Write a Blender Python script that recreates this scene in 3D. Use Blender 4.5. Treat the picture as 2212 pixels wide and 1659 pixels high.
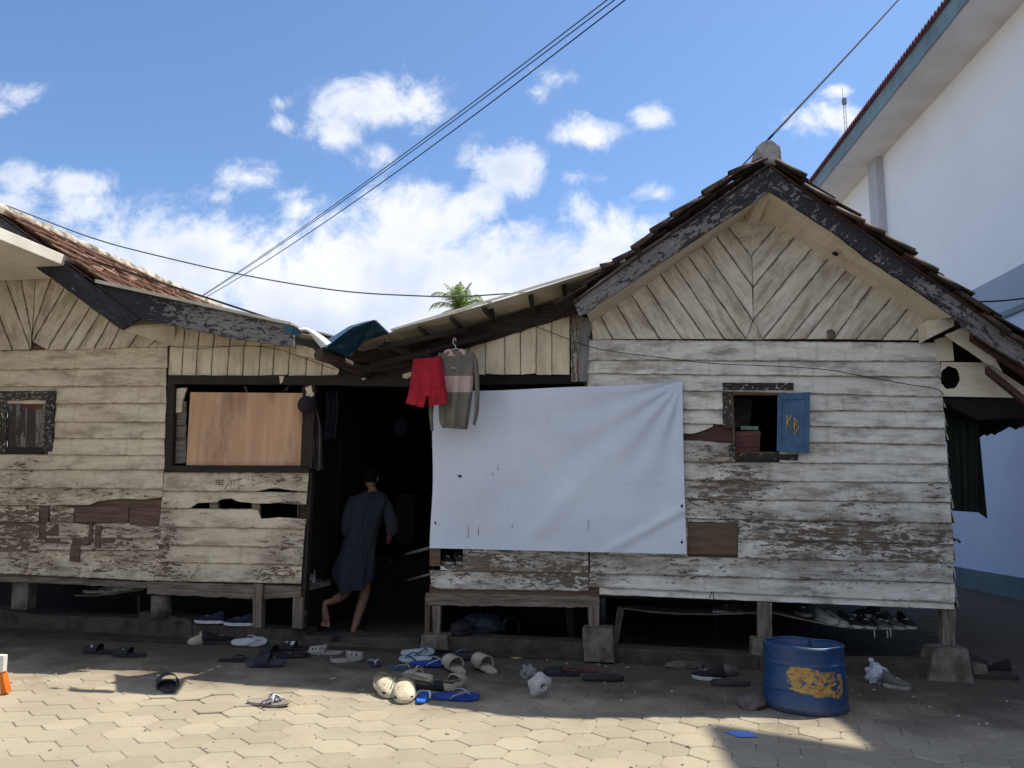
import bpy, bmesh, math, random
from mathutils import Vector, Matrix, noise
random.seed(7)
R = math.radians
for o in list(bpy.data.objects):
    bpy.data.objects.remove(o)
C = bpy.context.scene.collection
sc = bpy.context.scene

# ------------------------------------------------------------------ camera
PITCH, ROLL, FPX = R(8.66), 0.008, 1661.0
CAM = Vector((0, 0, 1.4))
_f = Vector((0, math.cos(PITCH), math.sin(PITCH)))
_r0 = Vector((1, 0, 0))
_u0 = Vector((0, -math.sin(PITCH), math.cos(PITCH)))
_R = _r0 * math.cos(ROLL) + _u0 * math.sin(ROLL)
_U = _u0 * math.cos(ROLL) - _r0 * math.sin(ROLL)
cd = bpy.data.cameras.new('camera')
cd.sensor_width = 36
cd.lens = FPX / 2212 * 36
cd.clip_start = 0.05
cd.clip_end = 3000
cam = bpy.data.objects.new('camera', cd)
C.objects.link(cam)
m = Matrix((( _R.x, _U.x, -_f.x, CAM.x), (_R.y, _U.y, -_f.y, CAM.y), (_R.z, _U.z, -_f.z, CAM.z), (0, 0, 0, 1)))
cam.matrix_world = m
sc.camera = cam

def ray(u, v):
    """direction seen at (u, v) of the 2212 x 1659 survey grid"""
    return (_f * FPX + _R * (u - 1106) + _U * (829.5 - v)).normalized()

# ------------------------------------------------------------------ view
sc.view_settings.view_transform = 'Standard'
sc.view_settings.look = 'None'
sc.view_settings.exposure = 0.58
sc.view_settings.gamma = 1
sc.cycles.max_bounces = 8
sc.cycles.diffuse_bounces = 5
sc.cycles.use_denoising = True

# ------------------------------------------------------------------ sun
SUN_L, SUN_F = 0.47, 0.245            # shadow shift per metre of height: to -x and to the viewer
sd = Vector((SUN_L, SUN_F, 1.0)).normalized()      # towards the sun
ld = bpy.data.lights.new('sun', 'SUN')
ld.energy = 4.5
ld.angle = R(0.53)
ld.color = (1.0, 0.93, 0.80)
sun = bpy.data.objects.new('sun', ld)
C.objects.link(sun)
sun.rotation_euler = sd.to_track_quat('Z', 'Y').to_euler()
sun.location = (3, 3, 12)

# ------------------------------------------------------------------ world: sky and clouds
w = bpy.data.worlds.new('World')
sc.world = w
w.use_nodes = True
nt = w.node_tree
nt.nodes.clear()
def N(t, typ, **kw):
    n = t.nodes.new(typ)
    for k, v in kw.items():
        if k.startswith('i_'):
            key = k[2:]
            key = int(key) if key.isdigit() else key.replace('_', ' ')
            n.inputs[key].default_value = v
        else:
            setattr(n, k, v)
    return n
def math_(t, op, a, b=None, c=None, clamp=False):
    n = t.nodes.new('ShaderNodeMath'); n.operation = op; n.use_clamp = clamp
    for i, x in enumerate((a, b, c)):
        if x is None: continue
        if isinstance(x, (int, float)): n.inputs[i].default_value = x
        else: t.links.new(x, n.inputs[i])
    return n.outputs[0]
def mixc(t, fac, a, b, mode='MIX'):
    n = t.nodes.new('ShaderNodeMix'); n.data_type = 'RGBA'; n.blend_type = mode
    for i, x in ((0, fac), (6, a), (7, b)):
        if isinstance(x, (int, float)): n.inputs[i].default_value = x
        elif isinstance(x, tuple): n.inputs[i].default_value = (x[0], x[1], x[2], 1)
        else: t.links.new(x, n.inputs[i])
    return n.outputs[2]
def maprange(t, x, a, b, c=0.0, d=1.0, smooth=True):
    n = t.nodes.new('ShaderNodeMapRange')
    if smooth: n.interpolation_type = 'SMOOTHSTEP'
    for i, q in enumerate((x, a, b, c, d)):
        if isinstance(q, (int, float)): n.inputs[i].default_value = q
        else: t.links.new(q, n.inputs[i])
    return n.outputs[0]
sky = N(nt, 'ShaderNodeTexSky', sky_type='NISHITA', sun_disc=False)
sky.sun_elevation = math.asin(sd.z)
sky.sun_rotation = math.atan2(sd.x, sd.y)
sky.altitude = 600
sky.air_density = 1.0
sky.dust_density = 0.7
sky.ozone_density = 1.4
tc = N(nt, 'ShaderNodeTexCoord')
sep = N(nt, 'ShaderNodeSeparateXYZ')
nt.links.new(tc.outputs['Generated'], sep.inputs[0])
ys = math_(nt, 'MAXIMUM', sep.outputs[1], 0.12)
px_ = math_(nt, 'DIVIDE', sep.outputs[0], ys)
pz_ = math_(nt, 'DIVIDE', sep.outputs[2], ys)
# clouds are anchored to directions of the sky; x/y and z/y are the tangent-plane coordinates
cl = N(nt, 'ShaderNodeCombineXYZ')
nt.links.new(px_, cl.inputs[0]); nt.links.new(pz_, cl.inputs[1])
nzw = N(nt, 'ShaderNodeTexNoise', i_Scale=7.0, i_Detail=3.0)
nt.links.new(cl.outputs[0], nzw.inputs['Vector'])
def dirp(u, v):
    d = ray(u, v)
    return d.x / d.y, d.z / d.y
k = 1 / FPX * 1.06
clouds = [  # u, v, half width, half height, strength
 (800,232,185,78,1.0),(735,275,90,72,.85),(820,335,70,50,.55),(895,215,90,65,.5),(595,268,52,36,.62),(610,225,55,30,.45),(50,208,105,40,.52),(-10,230,60,40,.5),
 (35,385,72,60,.95),(20,440,80,45,.9),(175,398,80,42,.62),(185,445,70,40,.5),(535,385,84,46,.66),(470,425,60,30,.4),(1095,365,112,98,1.0),(1052,425,80,66,.95),(1268,290,104,46,.95),(1405,250,56,42,.72),
 (1195,165,56,24,.42),(1150,200,36,26,.4),(1250,380,70,22,.35),(1415,420,48,26,.5),(1805,195,46,22,.6),(1800,262,110,50,.6),(1760,280,60,40,.4),
 (330,640,330,238,1.4),(700,660,380,258,1.4),(905,470,165,122,1.1),(1000,640,300,190,1.4),(1180,640,310,190,1.3),(1300,520,140,90,.9),(1255,470,70,60,.6),(1410,500,72,60,.72),(60,640,260,200,1.3),(180,460,90,60,.5),(640,450,120,60,.6),
 (2400,300,300,200,.8),(-500,500,400,200,1.0),(2600,900,900,300,1.0)]
fld = None
for (u, v, a, b, s) in clouds:
    cx, cz = dirp(u, v)
    dx = math_(nt, 'MULTIPLY', math_(nt, 'SUBTRACT', px_, cx), 1 / (a * k))
    dz = math_(nt, 'MULTIPLY', math_(nt, 'SUBTRACT', pz_, cz), 1 / (b * k))
    r2 = math_(nt, 'ADD', math_(nt, 'MULTIPLY', dx, dx), math_(nt, 'MULTIPLY', dz, dz))
    g = math_(nt, 'MULTIPLY', math_(nt, 'SUBTRACT', 1.0, math_(nt, 'SQRT', r2)), s)
    g = math_(nt, 'MAXIMUM', g, -0.6)
    fld = g if fld is None else math_(nt, 'SMOOTH_MAX', fld, g, 0.12)
nz = N(nt, 'ShaderNodeTexNoise', i_Scale=10.5, i_Detail=13.0, i_Roughness=0.66, i_Distortion=0.35)
nt.links.new(cl.outputs[0], nz.inputs['Vector'])
nz2 = N(nt, 'ShaderNodeTexNoise', i_Scale=4.0, i_Detail=5.0, i_Roughness=0.55)
nt.links.new(cl.outputs[0], nz2.inputs['Vector'])
nn = math_(nt, 'SUBTRACT', nz.outputs[0], 0.5)
tot = math_(nt, 'ADD', fld, math_(nt, 'MULTIPLY', nn, 2.6))
dens = maprange(nt, tot, -0.02, 0.80)
thick = maprange(nt, math_(nt, 'ADD', fld, math_(nt, 'MULTIPLY', nn, 1.2)), 0.25, 1.0)
shade = math_(nt, 'MULTIPLY', thick, maprange(nt, nz2.outputs[0], 0.38, 0.62))
ccol = mixc(nt, shade, (0.93, 0.95, 1.0), (0.60, 0.67, 0.83))
skyc = mixc(nt, 1.0, sky.outputs[0], (0.94, 1.10, 1.26), 'MULTIPLY')
SKY_STR = 0.098
skyv = N(nt, 'ShaderNodeVectorMath', operation='SCALE')
nt.links.new(skyc, skyv.inputs[0]); skyv.inputs['Scale'].default_value = 1.0
CL = 0.76 / SKY_STR
cv = N(nt, 'ShaderNodeVectorMath', operation='SCALE')
nt.links.new(ccol, cv.inputs[0]); cv.inputs['Scale'].default_value = CL
# unseen bright cloud added behind the viewer, to whiten and lift the facade light
nb = N(nt, 'ShaderNodeTexNoise', i_Scale=2.6, i_Detail=8.0, i_Roughness=0.6)
nt.links.new(tc.outputs['Generated'], nb.inputs['Vector'])
bdens = math_(nt, 'MULTIPLY', maprange(nt, sep.outputs[1], 0.05, -0.25), maprange(nt, nb.outputs[0], 0.42, 0.62))
dens = math_(nt, 'MAXIMUM', math_(nt, 'MULTIPLY', dens, maprange(nt, sep.outputs[1], 0.02, 0.14)), bdens)
dcl = math_(nt, 'MULTIPLY', dens, 0.93)
fin = mixc(nt, dcl, skyv.outputs[0], cv.outputs[0])
bg = N(nt, 'ShaderNodeBackground', i_Strength=SKY_STR)
nt.links.new(fin, bg.inputs[0])
wo = N(nt, 'ShaderNodeOutputWorld')
nt.links.new(bg.outputs[0], wo.inputs[0])

# ------------------------------------------------------------------ geometry helpers
AF = R(10)
TF = Vector((math.cos(AF), -math.sin(AF), 0))      # along the row of houses
NF = Vector((-math.sin(AF), -math.cos(AF), 0))     # out of the front walls
P0 = Vector((0, 7.3, 0))
UP = Vector((0, 0, 1))
def hitp(u, v, p, n):
    d = ray(u, v)
    return CAM + d * ((p - CAM).dot(n) / d.dot(n))
def F(u, v, d=0.0):
    return hitp(u, v, P0 + NF * d, NF)
def FL(u, v, d=0.0):
    q = F(u, v, d) - P0
    return q.dot(TF), q.z
def W(s, z, d=0.0):
    return P0 + TF * s + NF * d + UP * z
def G(u, v, z=0.0):
    return hitp(u, v, Vector((0, 0, z)), UP)
def PY(u, v, Y):
    return hitp(u, v, Vector((0, Y, 0)), Vector((0, 1, 0)))
AC = R(12.5)
TC = Vector((math.cos(AC), -math.sin(AC), 0)); NC = Vector((-math.sin(AC), -math.cos(AC), 0)); PC0 = Vector((0, 7.30, 0))
def CU(u, v, d=0.0):
    return hitp(u, v, PC0 + NC * d, NC)

def nz3(p, s=1.0):
    return noise.noise(Vector(p) * s)

class MB:
    def __init__(self):
        self.v = []; self.g = []; self.w = []; self.e = []; self.f = []; self.sm = []
    def add(self, co, g=None, w=0.0, e=0.5):
        self.e.append(e); self.v.append(Vector(co)); self.g.append(Vector(g) if g is not None else Vector(co)); self.w.append(w)
        return len(self.v) - 1
    def face(self, ids, smooth=False):
        self.f.append(tuple(ids)); self.sm.append(smooth)
    def slab(self, pts, off, w=0.0, gr=None):
        """polygon pts (3D, front) extruded by vector off"""
        rnd = random.random() * 20
        n = len(pts)
        o = pts[0]
        def gg(p):
            if gr is None: return (p - P0).dot(TF), p.z, rnd + (p - P0).dot(NF)
            q = p - o
            return q.dot(gr), (q - gr * q.dot(gr)).length, rnd
        a = [self.add(p, gg(p), w(p) if callable(w) else w) for p in pts]
        b = [self.add(p + off, gg(p + off * 0.5), w(p) if callable(w) else w) for p in pts]
        self.face(a); self.face(b[::-1])
        for i in range(n):
            j = (i + 1) % n
            self.face((a[j], a[i], b[i], b[j]))
    def box(self, c, x, y, z, w=0.0):
        """centre, three half-axis vectors"""
        rnd = random.random() * 20
        ids = []
        for sx in (-1, 1):
            for sy in (-1, 1):
                for sz in (-1, 1):
                    ids.append(self.add(c + x * sx + y * sy + z * sz, None, w))
        L = max((x, y, z), key=lambda q: q.length).normalized()
        for i in ids:
            q = self.v[i] - c
            self.g[i] = Vector((q.dot(L), (q - L * q.dot(L)).length, rnd))
        for q in ((0,1,3,2),(4,6,7,5),(0,4,5,1),(2,3,7,6),(0,2,6,4),(1,5,7,3)):
            self.face([ids[i] for i in q])
    def tube(self, pts, r, n=8, caps=True, w=0.0, flat=1.0):
        rs = r if isinstance(r, (list, tuple)) else [r] * len(pts)
        pts = [Vector(p) for p in pts]
        rings = []
        ref = None
        dist = 0; rnd = random.random() * 20
        for i, p in enumerate(pts):
            t = (pts[min(i + 1, len(pts) - 1)] - pts[max(i - 1, 0)]).normalized()
            if ref is None:
                ref = t.orthogonal().normalized() if abs(t.z) > 0.95 else t.cross(UP).normalized()
            a = (ref - t * ref.dot(t)).normalized(); ref = a
            b = t.cross(a)
            if i: dist += (p - pts[i - 1]).length
            rings.append([self.add(p + a * (math.cos(2 * math.pi * j / n) * rs[i]) + b * (math.sin(2 * math.pi * j / n) * rs[i] * flat), (dist, rs[i] * 6.28 * j / n, rnd), w) for j in range(n)])
        for i in range(len(rings) - 1):
            for j in range(n):
                k = (j + 1) % n
                self.face((rings[i][j], rings[i][k], rings[i + 1][k], rings[i + 1][j]), True)
        if caps:
            self.face(rings[0][::-1]); self.face(rings[-1])
    def grid(self, fn, nu, nv, smooth=True, w=0.0, thick=None):
        """fn(a, b) -> Vector or (Vector, gr, wear), a and b in 0..1"""
        ids = []
        for j in range(nv + 1):
            row = []
            for i in range(nu + 1):
                r = fn(i / nu, j / nv)
                if isinstance(r, tuple): row.append(self.add(*r))
                else: row.append(self.add(r, None, w))
            ids.append(row)
        for j in range(nv):
            for i in range(nu):
                self.face((ids[j][i], ids[j][i + 1], ids[j + 1][i + 1], ids[j + 1][i]), smooth)
        return ids
    def loft(self, rings, smooth=True, caps=True, closed=True):
        idr = [[self.add(p) for p in r] for r in rings]
        n = len(rings[0])
        for i in range(len(idr) - 1):
            for j in range(n if closed else n - 1):
                k = (j + 1) % n
                self.face((idr[i][j], idr[i][k], idr[i + 1][k], idr[i + 1][j]), smooth)
        if caps and closed:
            self.face(idr[0][::-1], smooth); self.face(idr[-1], smooth)
    def build(self, name, mat, parent=None, bevel=0, recalc=False):
        loc = getattr(parent, '_w', None)
        me = bpy.data.meshes.new(name)
        base = WLOC.get(parent.name, Vector()) if parent is not None else None
        if parent is None:
            # a thing of one mesh: origin at its base
            if self.v:
                mn = Vector((min(p.x for p in self.v), min(p.y for p in self.v), min(p.z for p in self.v)))
                mx = Vector((max(p.x for p in self.v), max(p.y for p in self.v), max(p.z for p in self.v)))
                base = Vector(((mn.x + mx.x) / 2, (mn.y + mx.y) / 2, mn.z))
        me.from_pydata([p - base for p in self.v], [], self.f)
        me.polygons.foreach_set('use_smooth', self.sm)
        at = me.attributes.new('gr', 'FLOAT_VECTOR', 'POINT')
        at.data.foreach_set('vector', [c for g in self.g for c in g])
        at = me.attributes.new('wear', 'FLOAT', 'POINT')
        at.data.foreach_set('value', self.w)
        at = me.attributes.new('edge', 'FLOAT', 'POINT')
        at.data.foreach_set('value', self.e)
        me.materials.append(mat)
        if recalc:
            bm = bmesh.new(); bm.from_mesh(me); bmesh.ops.recalc_face_normals(bm, faces=bm.faces); bm.to_mesh(me); bm.free()
        me.update()
        o = bpy.data.objects.new(name, me)
        C.objects.link(o)
        if parent is None:
            o.location = base; WLOC[o.name] = base
        else:
            o.parent = parent; WLOC[o.name] = base
        if bevel:
            md = o.modifiers.new('bevel', 'BEVEL'); md.width = bevel; md.segments = 2; md.limit_method = 'ANGLE'; md.angle_limit = R(50)
        return o
WLOC = {}
def thing(name, label, cat, loc=(0, 0, 0), rotz=0.0, group=None, local=False, rot=None):
    o = bpy.data.objects.new(name, None)
    o.empty_display_size = 0.1
    C.objects.link(o)
    o.location = loc
    o.rotation_euler = rot if rot is not None else (0, 0, rotz)
    WLOC[o.name] = Vector() if local else Vector(loc)
    o['label'] = label; o['category'] = cat
    if group: o['group'] = group
    return o
def tag(o, label, cat, group=None):
    o['label'] = label; o['category'] = cat
    if group: o['group'] = group
    return o
def struct(o, kind='structure'):
    o['kind'] = kind
    return o

def rough(pts, step=12, amp=1.0, seed=0):
    """break a pixel outline into short pieces with small irregularities"""
    out = []
    n = len(pts)
    for i in range(n):
        a, b = pts[i], pts[(i + 1) % n]
        L = math.hypot(b[0] - a[0], b[1] - a[1])
        m_ = max(1, int(L / step))
        for j in range(m_):
            t = j / m_
            x = a[0] + (b[0] - a[0]) * t; y = a[1] + (b[1] - a[1]) * t
            if j:
                q = noise.noise(Vector((x * .09, y * .09, seed * 3.1))) * amp * 2
                nx, ny = (b[1] - a[1]) / L, -(b[0] - a[0]) / L
                x += nx * q; y += ny * q
            out.append((x, y))
    return out
def fs(mb, pts, d, th, w=0.0, ro=0, amp=1.0, gr=None):
    if ro: pts = rough(pts, ro, amp, len(mb.v))
    # survey points are clockwise on the picture; slab wants the front outline
    mb.slab([F(u, v, d) for u, v in pts], -NF * th, w, gr)

# ------------------------------------------------------------------ materials
def newmat(name):
    m_ = bpy.data.materials.new(name); m_.use_nodes = True
    t = m_.node_tree; t.nodes.clear()
    out = t.nodes.new('ShaderNodeOutputMaterial'); b = t.nodes.new('ShaderNodeBsdfPrincipled')
    t.links.new(b.outputs[0], out.inputs[0])
    return m_, t, b
def setin(t, b, key, x):
    if isinstance(x, (int, float)): b.inputs[key].default_value = x
    elif isinstance(x, tuple): b.inputs[key].default_value = (x[0], x[1], x[2], 1)
    else: t.links.new(x, b.inputs[key])
def coordsrc(t, src='gr', scale=(1, 1, 1)):
    if src == 'gr':
        a = t.nodes.new('ShaderNodeAttribute'); a.attribute_name = 'gr'; o = a.outputs['Vector']
    else:
        a = t.nodes.new('ShaderNodeTexCoord'); o = a.outputs['Object']
    mp = t.nodes.new('ShaderNodeMapping'); mp.inputs['Scale'].default_value = scale
    t.links.new(o, mp.inputs['Vector'])
    return mp.outputs[0]
def noise_(t, vec, scale, detail=5, rough_=0.6, dist=0.0):
    n = t.nodes.new('ShaderNodeTexNoise')
    n.inputs['Scale'].default_value = scale; n.inputs['Detail'].default_value = detail
    n.inputs['Roughness'].default_value = rough_; n.inputs['Distortion'].default_value = dist
    t.links.new(vec, n.inputs['Vector'])
    return n.outputs[0]
def bump(t, b, h, strength=0.3, dist=0.01):
    n = t.nodes.new('ShaderNodeBump'); n.inputs['Strength'].default_value = strength; n.inputs['Distance'].default_value = dist
    t.links.new(h, n.inputs['Height']); t.links.new(n.outputs[0], b.inputs['Normal'])
    return n
def m_simple(name, c1, c2=None, scale=6, rough_=0.8, bmp=0.15, bscale=60, metal=0, src='obj', spec=0.3, detail=6, stretch=(1, 1, 1), bd=0.004):
    m_, t, b = newmat(name)
    v = coordsrc(t, src, stretch)
    if c2 is None: c2 = tuple(x * 0.7 for x in c1)
    f = maprange(t, noise_(t, v, scale, detail, 0.65), 0.33, 0.67)
    setin(t, b, 'Base Color', mixc(t, f, c1, c2))
    setin(t, b, 'Roughness', rough_); setin(t, b, 'Metallic', metal)
    b.inputs['Specular IOR Level'].default_value = spec
    if bmp: bump(t, b, noise_(t, v, bscale, 5, 0.6), bmp, bd)
    return m_
def m_paint(name, paint, paint2, wood1, wood2, thr=0.735, k_=0.36, dirt=(0.16, 0.12, 0.085), dirtamt=0.8, fl=(9, 34, 7), rgh=0.75):
    """flaking paint over weathered wood; attribute wear (0..1) says how far the paint has gone"""
    m_, t, b = newmat(name)
    g = coordsrc(t, 'gr')
    fl_ = coordsrc(t, 'gr', fl)
    gr_ = coordsrc(t, 'gr', (5, 90, 5))
    wa = t.nodes.new('ShaderNodeAttribute'); wa.attribute_name = 'wear'
    wear = wa.outputs['Fac']
    n1 = noise_(t, fl_, 1.0, 9, 0.66, 0.5)
    n1b = noise_(t, coordsrc(t, 'gr', (1, 2.2, 1)), 38, 5, 0.7)
    nn_ = math_(t, 'ADD', math_(t, 'MULTIPLY', n1, 0.70), math_(t, 'MULTIPLY', n1b, 0.30))
    th = math_(t, 'SUBTRACT', thr, math_(t, 'MULTIPLY', wear, k_))
    th2 = math_(t, 'ADD', th, 0.012)
    mask = maprange(t, nn_, th, th2)
    ea = t.nodes.new('ShaderNodeAttribute'); ea.attribute_name = 'edge'
    ed = math_(t, 'ABSOLUTE', math_(t, 'SUBTRACT', ea.outputs['Fac'], 0.5))
    chips = maprange(t, noise_(t, coordsrc(t, 'gr', (38, 62, 9)), 1.0, 4, 0.7), math_(t, 'SUBTRACT', 0.685, math_(t, 'ADD', math_(t, 'MULTIPLY', wear, 0.05), math_(t, 'MULTIPLY', maprange(t, ed, 0.36, 0.5), 0.09))), 0.72)
    mask = math_(t, 'MAXIMUM', mask, math_(t, 'MULTIPLY', chips, 0.9))
    grain = noise_(t, gr_, 1.0, 6, 0.6)
    wood = mixc(t, maprange(t, grain, 0.3, 0.7), wood1, wood2)
    wood = mixc(t, math_(t, 'MULTIPLY', maprange(t, noise_(t, g, 3.0, 3, 0.5), 0.35, 0.7), 0.6), wood, tuple(x * 0.55 for x in wood1))
    big = maprange(t, noise_(t, coordsrc(t, 'gr', (2.2, 7, 1)), 1.0, 9, 0.72), 0.45, 0.66)
    pc = mixc(t, maprange(t, noise_(t, coordsrc(t, 'gr', (3, 14, 1)), 1.0, 5, 0.7), 0.35, 0.65), paint, paint2)
    sg = t.nodes.new('ShaderNodeSeparateXYZ'); t.links.new(g, sg.inputs[0])
    wn_ = t.nodes.new('ShaderNodeTexWhiteNoise'); wn_.noise_dimensions = '1D'; t.links.new(sg.outputs[2], wn_.inputs['W'])
    pc = mixc(t, math_(t, 'MULTIPLY', wn_.outputs['Value'], 0.10), pc, tuple(x * 2.2 for x in dirt))
    drip = maprange(t, noise_(t, coordsrc(t, 'gr', (16, 2.0, 1)), 1.0, 5, 0.65), 0.52, 0.72)
    pc = mixc(t, math_(t, 'MULTIPLY', drip, 0.32 * dirtamt), pc, tuple(x * 1.5 for x in dirt))
    spots = maprange(t, noise_(t, coordsrc(t, 'gr', (11, 24, 4)), 1.0, 8, 0.75), math_(t, 'SUBTRACT', 0.60, math_(t, 'MULTIPLY', wear, 0.10)), 0.74)
    da = math_(t, 'MULTIPLY', math_(t, 'MAXIMUM', math_(t, 'MULTIPLY', big, 0.70), math_(t, 'MULTIPLY', spots, 0.85)), dirtamt)
    pc = mixc(t, da, pc, dirt)
    soot = math_(t, 'MULTIPLY', maprange(t, wear, 0.16, 0.62), maprange(t, noise_(t, coordsrc(t, 'gr', (3.2, 8, 2)), 1.0, 9, 0.74), 0.36, 0.60))
    pc = mixc(t, math_(t, 'MULTIPLY', soot, 0.62 * dirtamt), pc, (0.105, 0.082, 0.064))
    # dark grime along board edges, also painting in the weak lap shadows
    en = math_(t, 'ADD', ed, math_(t, 'MULTIPLY', math_(t, 'SUBTRACT', noise_(t, coordsrc(t, 'gr', (9, 9, 9)), 1.0, 6, 0.7), 0.5), 0.30))
    pc = mixc(t, math_(t, 'MULTIPLY', maprange(t, en, 0.42, 0.53), 0.80 * dirtamt + .1), pc, tuple(x * 0.62 for x in dirt))
    # fine grain ghosting through paint
    pc = mixc(t, math_(t, 'MULTIPLY', maprange(t, grain, 0.52, 0.72), 0.17), pc, tuple(x * 1.6 for x in dirt))
    setin(t, b, 'Base Color', mixc(t, mask, pc, wood))
    setin(t, b, 'Roughness', rgh)
    b.inputs['Specular IOR Level'].default_value = 0.25
    h = math_(t, 'ADD', math_(t, 'MULTIPLY', mask, -0.8), math_(t, 'MULTIPLY', grain, 0.5))
    bump(t, b, h, 0.55, 0.004)
    return m_
M = {}
M['cream'] = m_paint('peeling_cream_paint', (0.70, 0.67, 0.61), (0.58, 0.54, 0.47), (0.185, 0.14, 0.105), (0.085, 0.06, 0.043), dirt=(0.12, 0.088, 0.062), dirtamt=.95)
M['cream_warm'] = m_paint('peeling_warm_cream_paint', (0.69, 0.60, 0.455), (0.59, 0.495, 0.36), (0.18, 0.12, 0.08), (0.085, 0.055, 0.036), dirt=(0.15, 0.105, 0.066), dirtamt=.8)
M['gable'] = m_paint('gable_cream_paint', (0.64, 0.585, 0.485), (0.50, 0.445, 0.355), (0.14, 0.11, 0.085), (0.07, 0.055, 0.04), thr=0.80, fl=(6, 20, 5), dirtamt=0.85, dirt=(0.20, 0.15, 0.105))
M['vert'] = m_paint('upright_board_cream_paint', (0.70, 0.60, 0.44), (0.63, 0.53, 0.37), (0.14, 0.10, 0.07), (0.08, 0.055, 0.04), thr=0.77, fl=(5, 22, 5), dirtamt=0.5)
M['soffit'] = m_paint('soffit_cream_paint', (0.68, 0.60, 0.47), (0.64, 0.56, 0.43), (0.16, 0.12, 0.08), (0.08, 0.06, 0.04), thr=0.86, dirtamt=0.3)
M['navy'] = m_paint('flaking_navy_paint', (0.016, 0.018, 0.026), (0.026, 0.028, 0.036), (0.25, 0.235, 0.23), (0.12, 0.11, 0.105), thr=0.625, k_=0.30, dirt=(0.03, 0.024, 0.02), dirtamt=0.5, fl=(11, 26, 7))
M['blackwhite'] = m_paint('crackled_black_paint', (0.02, 0.018, 0.016), (0.03, 0.026, 0.022), (0.42, 0.38, 0.31), (0.3, 0.26, 0.2), thr=0.59, k_=0.1, dirt=(0.02, 0.016, 0.012), fl=(26, 34, 9))
M['darkwood'] = m_simple('dark_weathered_wood', (0.040, 0.028, 0.021), (0.015, 0.011, 0.009), 1.0, 0.85, 0.4, 1.0, src='gr', stretch=(4, 60, 4))
M['brownwood'] = m_simple('bare_brown_wood', (0.15, 0.095, 0.065), (0.075, 0.045, 0.03), 1.0, 0.8, 0.4, 1.0, src='gr', stretch=(3, 45, 4))
M['greywood'] = m_simple('grey_weathered_timber', (0.20, 0.165, 0.13), (0.085, 0.065, 0.05), 1.0, 0.85, 0.5, 1.0, src='gr', stretch=(4, 42, 6), bd=0.008)
M['black'] = m_simple('near_black_surface', (0.012, 0.010, 0.010), (0.006, 0.005, 0.005), 3, 0.9, 0.1, 30)  # interior darkness put into the colour; also used for openings and marks
M['redwood'] = m_simple('reddish_rafter_wood', (0.085, 0.040, 0.028), (0.04, 0.02, 0.016), 1.0, 0.8, 0.3, 1.0, src='gr', stretch=(3, 40, 4))
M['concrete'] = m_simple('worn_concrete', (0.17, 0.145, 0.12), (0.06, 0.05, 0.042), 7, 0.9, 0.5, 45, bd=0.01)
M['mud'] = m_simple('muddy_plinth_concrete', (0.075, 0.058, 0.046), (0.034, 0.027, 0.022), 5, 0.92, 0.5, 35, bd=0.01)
M['zinc'] = m_simple('corrugated_zinc_sheet', (0.56, 0.51, 0.42), (0.40, 0.35, 0.27), 2.5, 0.55, 0.05, 30, metal=0.3, spec=0.4)
M['canopy'] = m_simple('white_painted_concrete', (0.78, 0.75, 0.66), (0.62, 0.58, 0.50), 2.0, 0.8, 0.15, 40)
# ------------------------------------------------------------------ ground
def m_paver():
    m_, t, b = newmat('concrete_paver')
    g = coordsrc(t, 'obj')
    wa = t.nodes.new('ShaderNodeAttribute'); wa.attribute_name = 'wear'
    base = mixc(t, wa.outputs['Fac'], (0.31, 0.267, 0.198), (0.385, 0.335, 0.252))
    blot = maprange(t, noise_(t, g, 1.3, 6, 0.65), 0.38, 0.72)
    base = mixc(t, math_(t, 'MULTIPLY', blot, 0.45), base, (0.23, 0.195, 0.145))
    fine = maprange(t, noise_(t, g, 26, 6, 0.7), 0.5, 0.75)
    base = mixc(t, math_(t, 'MULTIPLY', fine, 0.35), base, (0.20, 0.17, 0.125))
    speck = maprange(t, noise_(t, g, 120, 3, 0.7), 0.62, 0.72)
    base = mixc(t, math_(t, 'MULTIPLY', speck, 0.4), base, (0.13, 0.105, 0.08))
    # earth tint beside the houses, deepened to put their shade into the colour
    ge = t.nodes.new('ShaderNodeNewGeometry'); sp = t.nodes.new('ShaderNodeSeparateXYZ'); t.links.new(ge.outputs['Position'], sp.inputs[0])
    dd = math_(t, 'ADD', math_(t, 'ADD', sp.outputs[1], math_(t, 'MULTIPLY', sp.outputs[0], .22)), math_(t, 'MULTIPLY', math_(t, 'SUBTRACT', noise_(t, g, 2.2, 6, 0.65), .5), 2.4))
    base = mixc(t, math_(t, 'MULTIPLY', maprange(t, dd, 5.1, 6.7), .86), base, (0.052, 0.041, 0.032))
    setin(t, b, 'Base Color', base); setin(t, b, 'Roughness', 0.9)
    b.inputs['Specular IOR Level'].default_value = 0.2
    h = math_(t, 'ADD', noise_(t, g, 60, 5, 0.7), math_(t, 'MULTIPLY', noise_(t, g, 9, 3, 0.6), 1.2))
    bump(t, b, h, 0.35, 0.006)
    return m_
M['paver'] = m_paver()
M['joint'] = m_simple('dusty_joint_sand', (0.085, 0.064, 0.046), (0.045, 0.034, 0.025), 8, 0.95, 0.6, 70, bd=0.01)
M['fargr'] = m_simple('far_paving', (0.27, 0.235, 0.185), (0.20, 0.17, 0.13), 1.5, 0.9, 0.3, 20)

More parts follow.
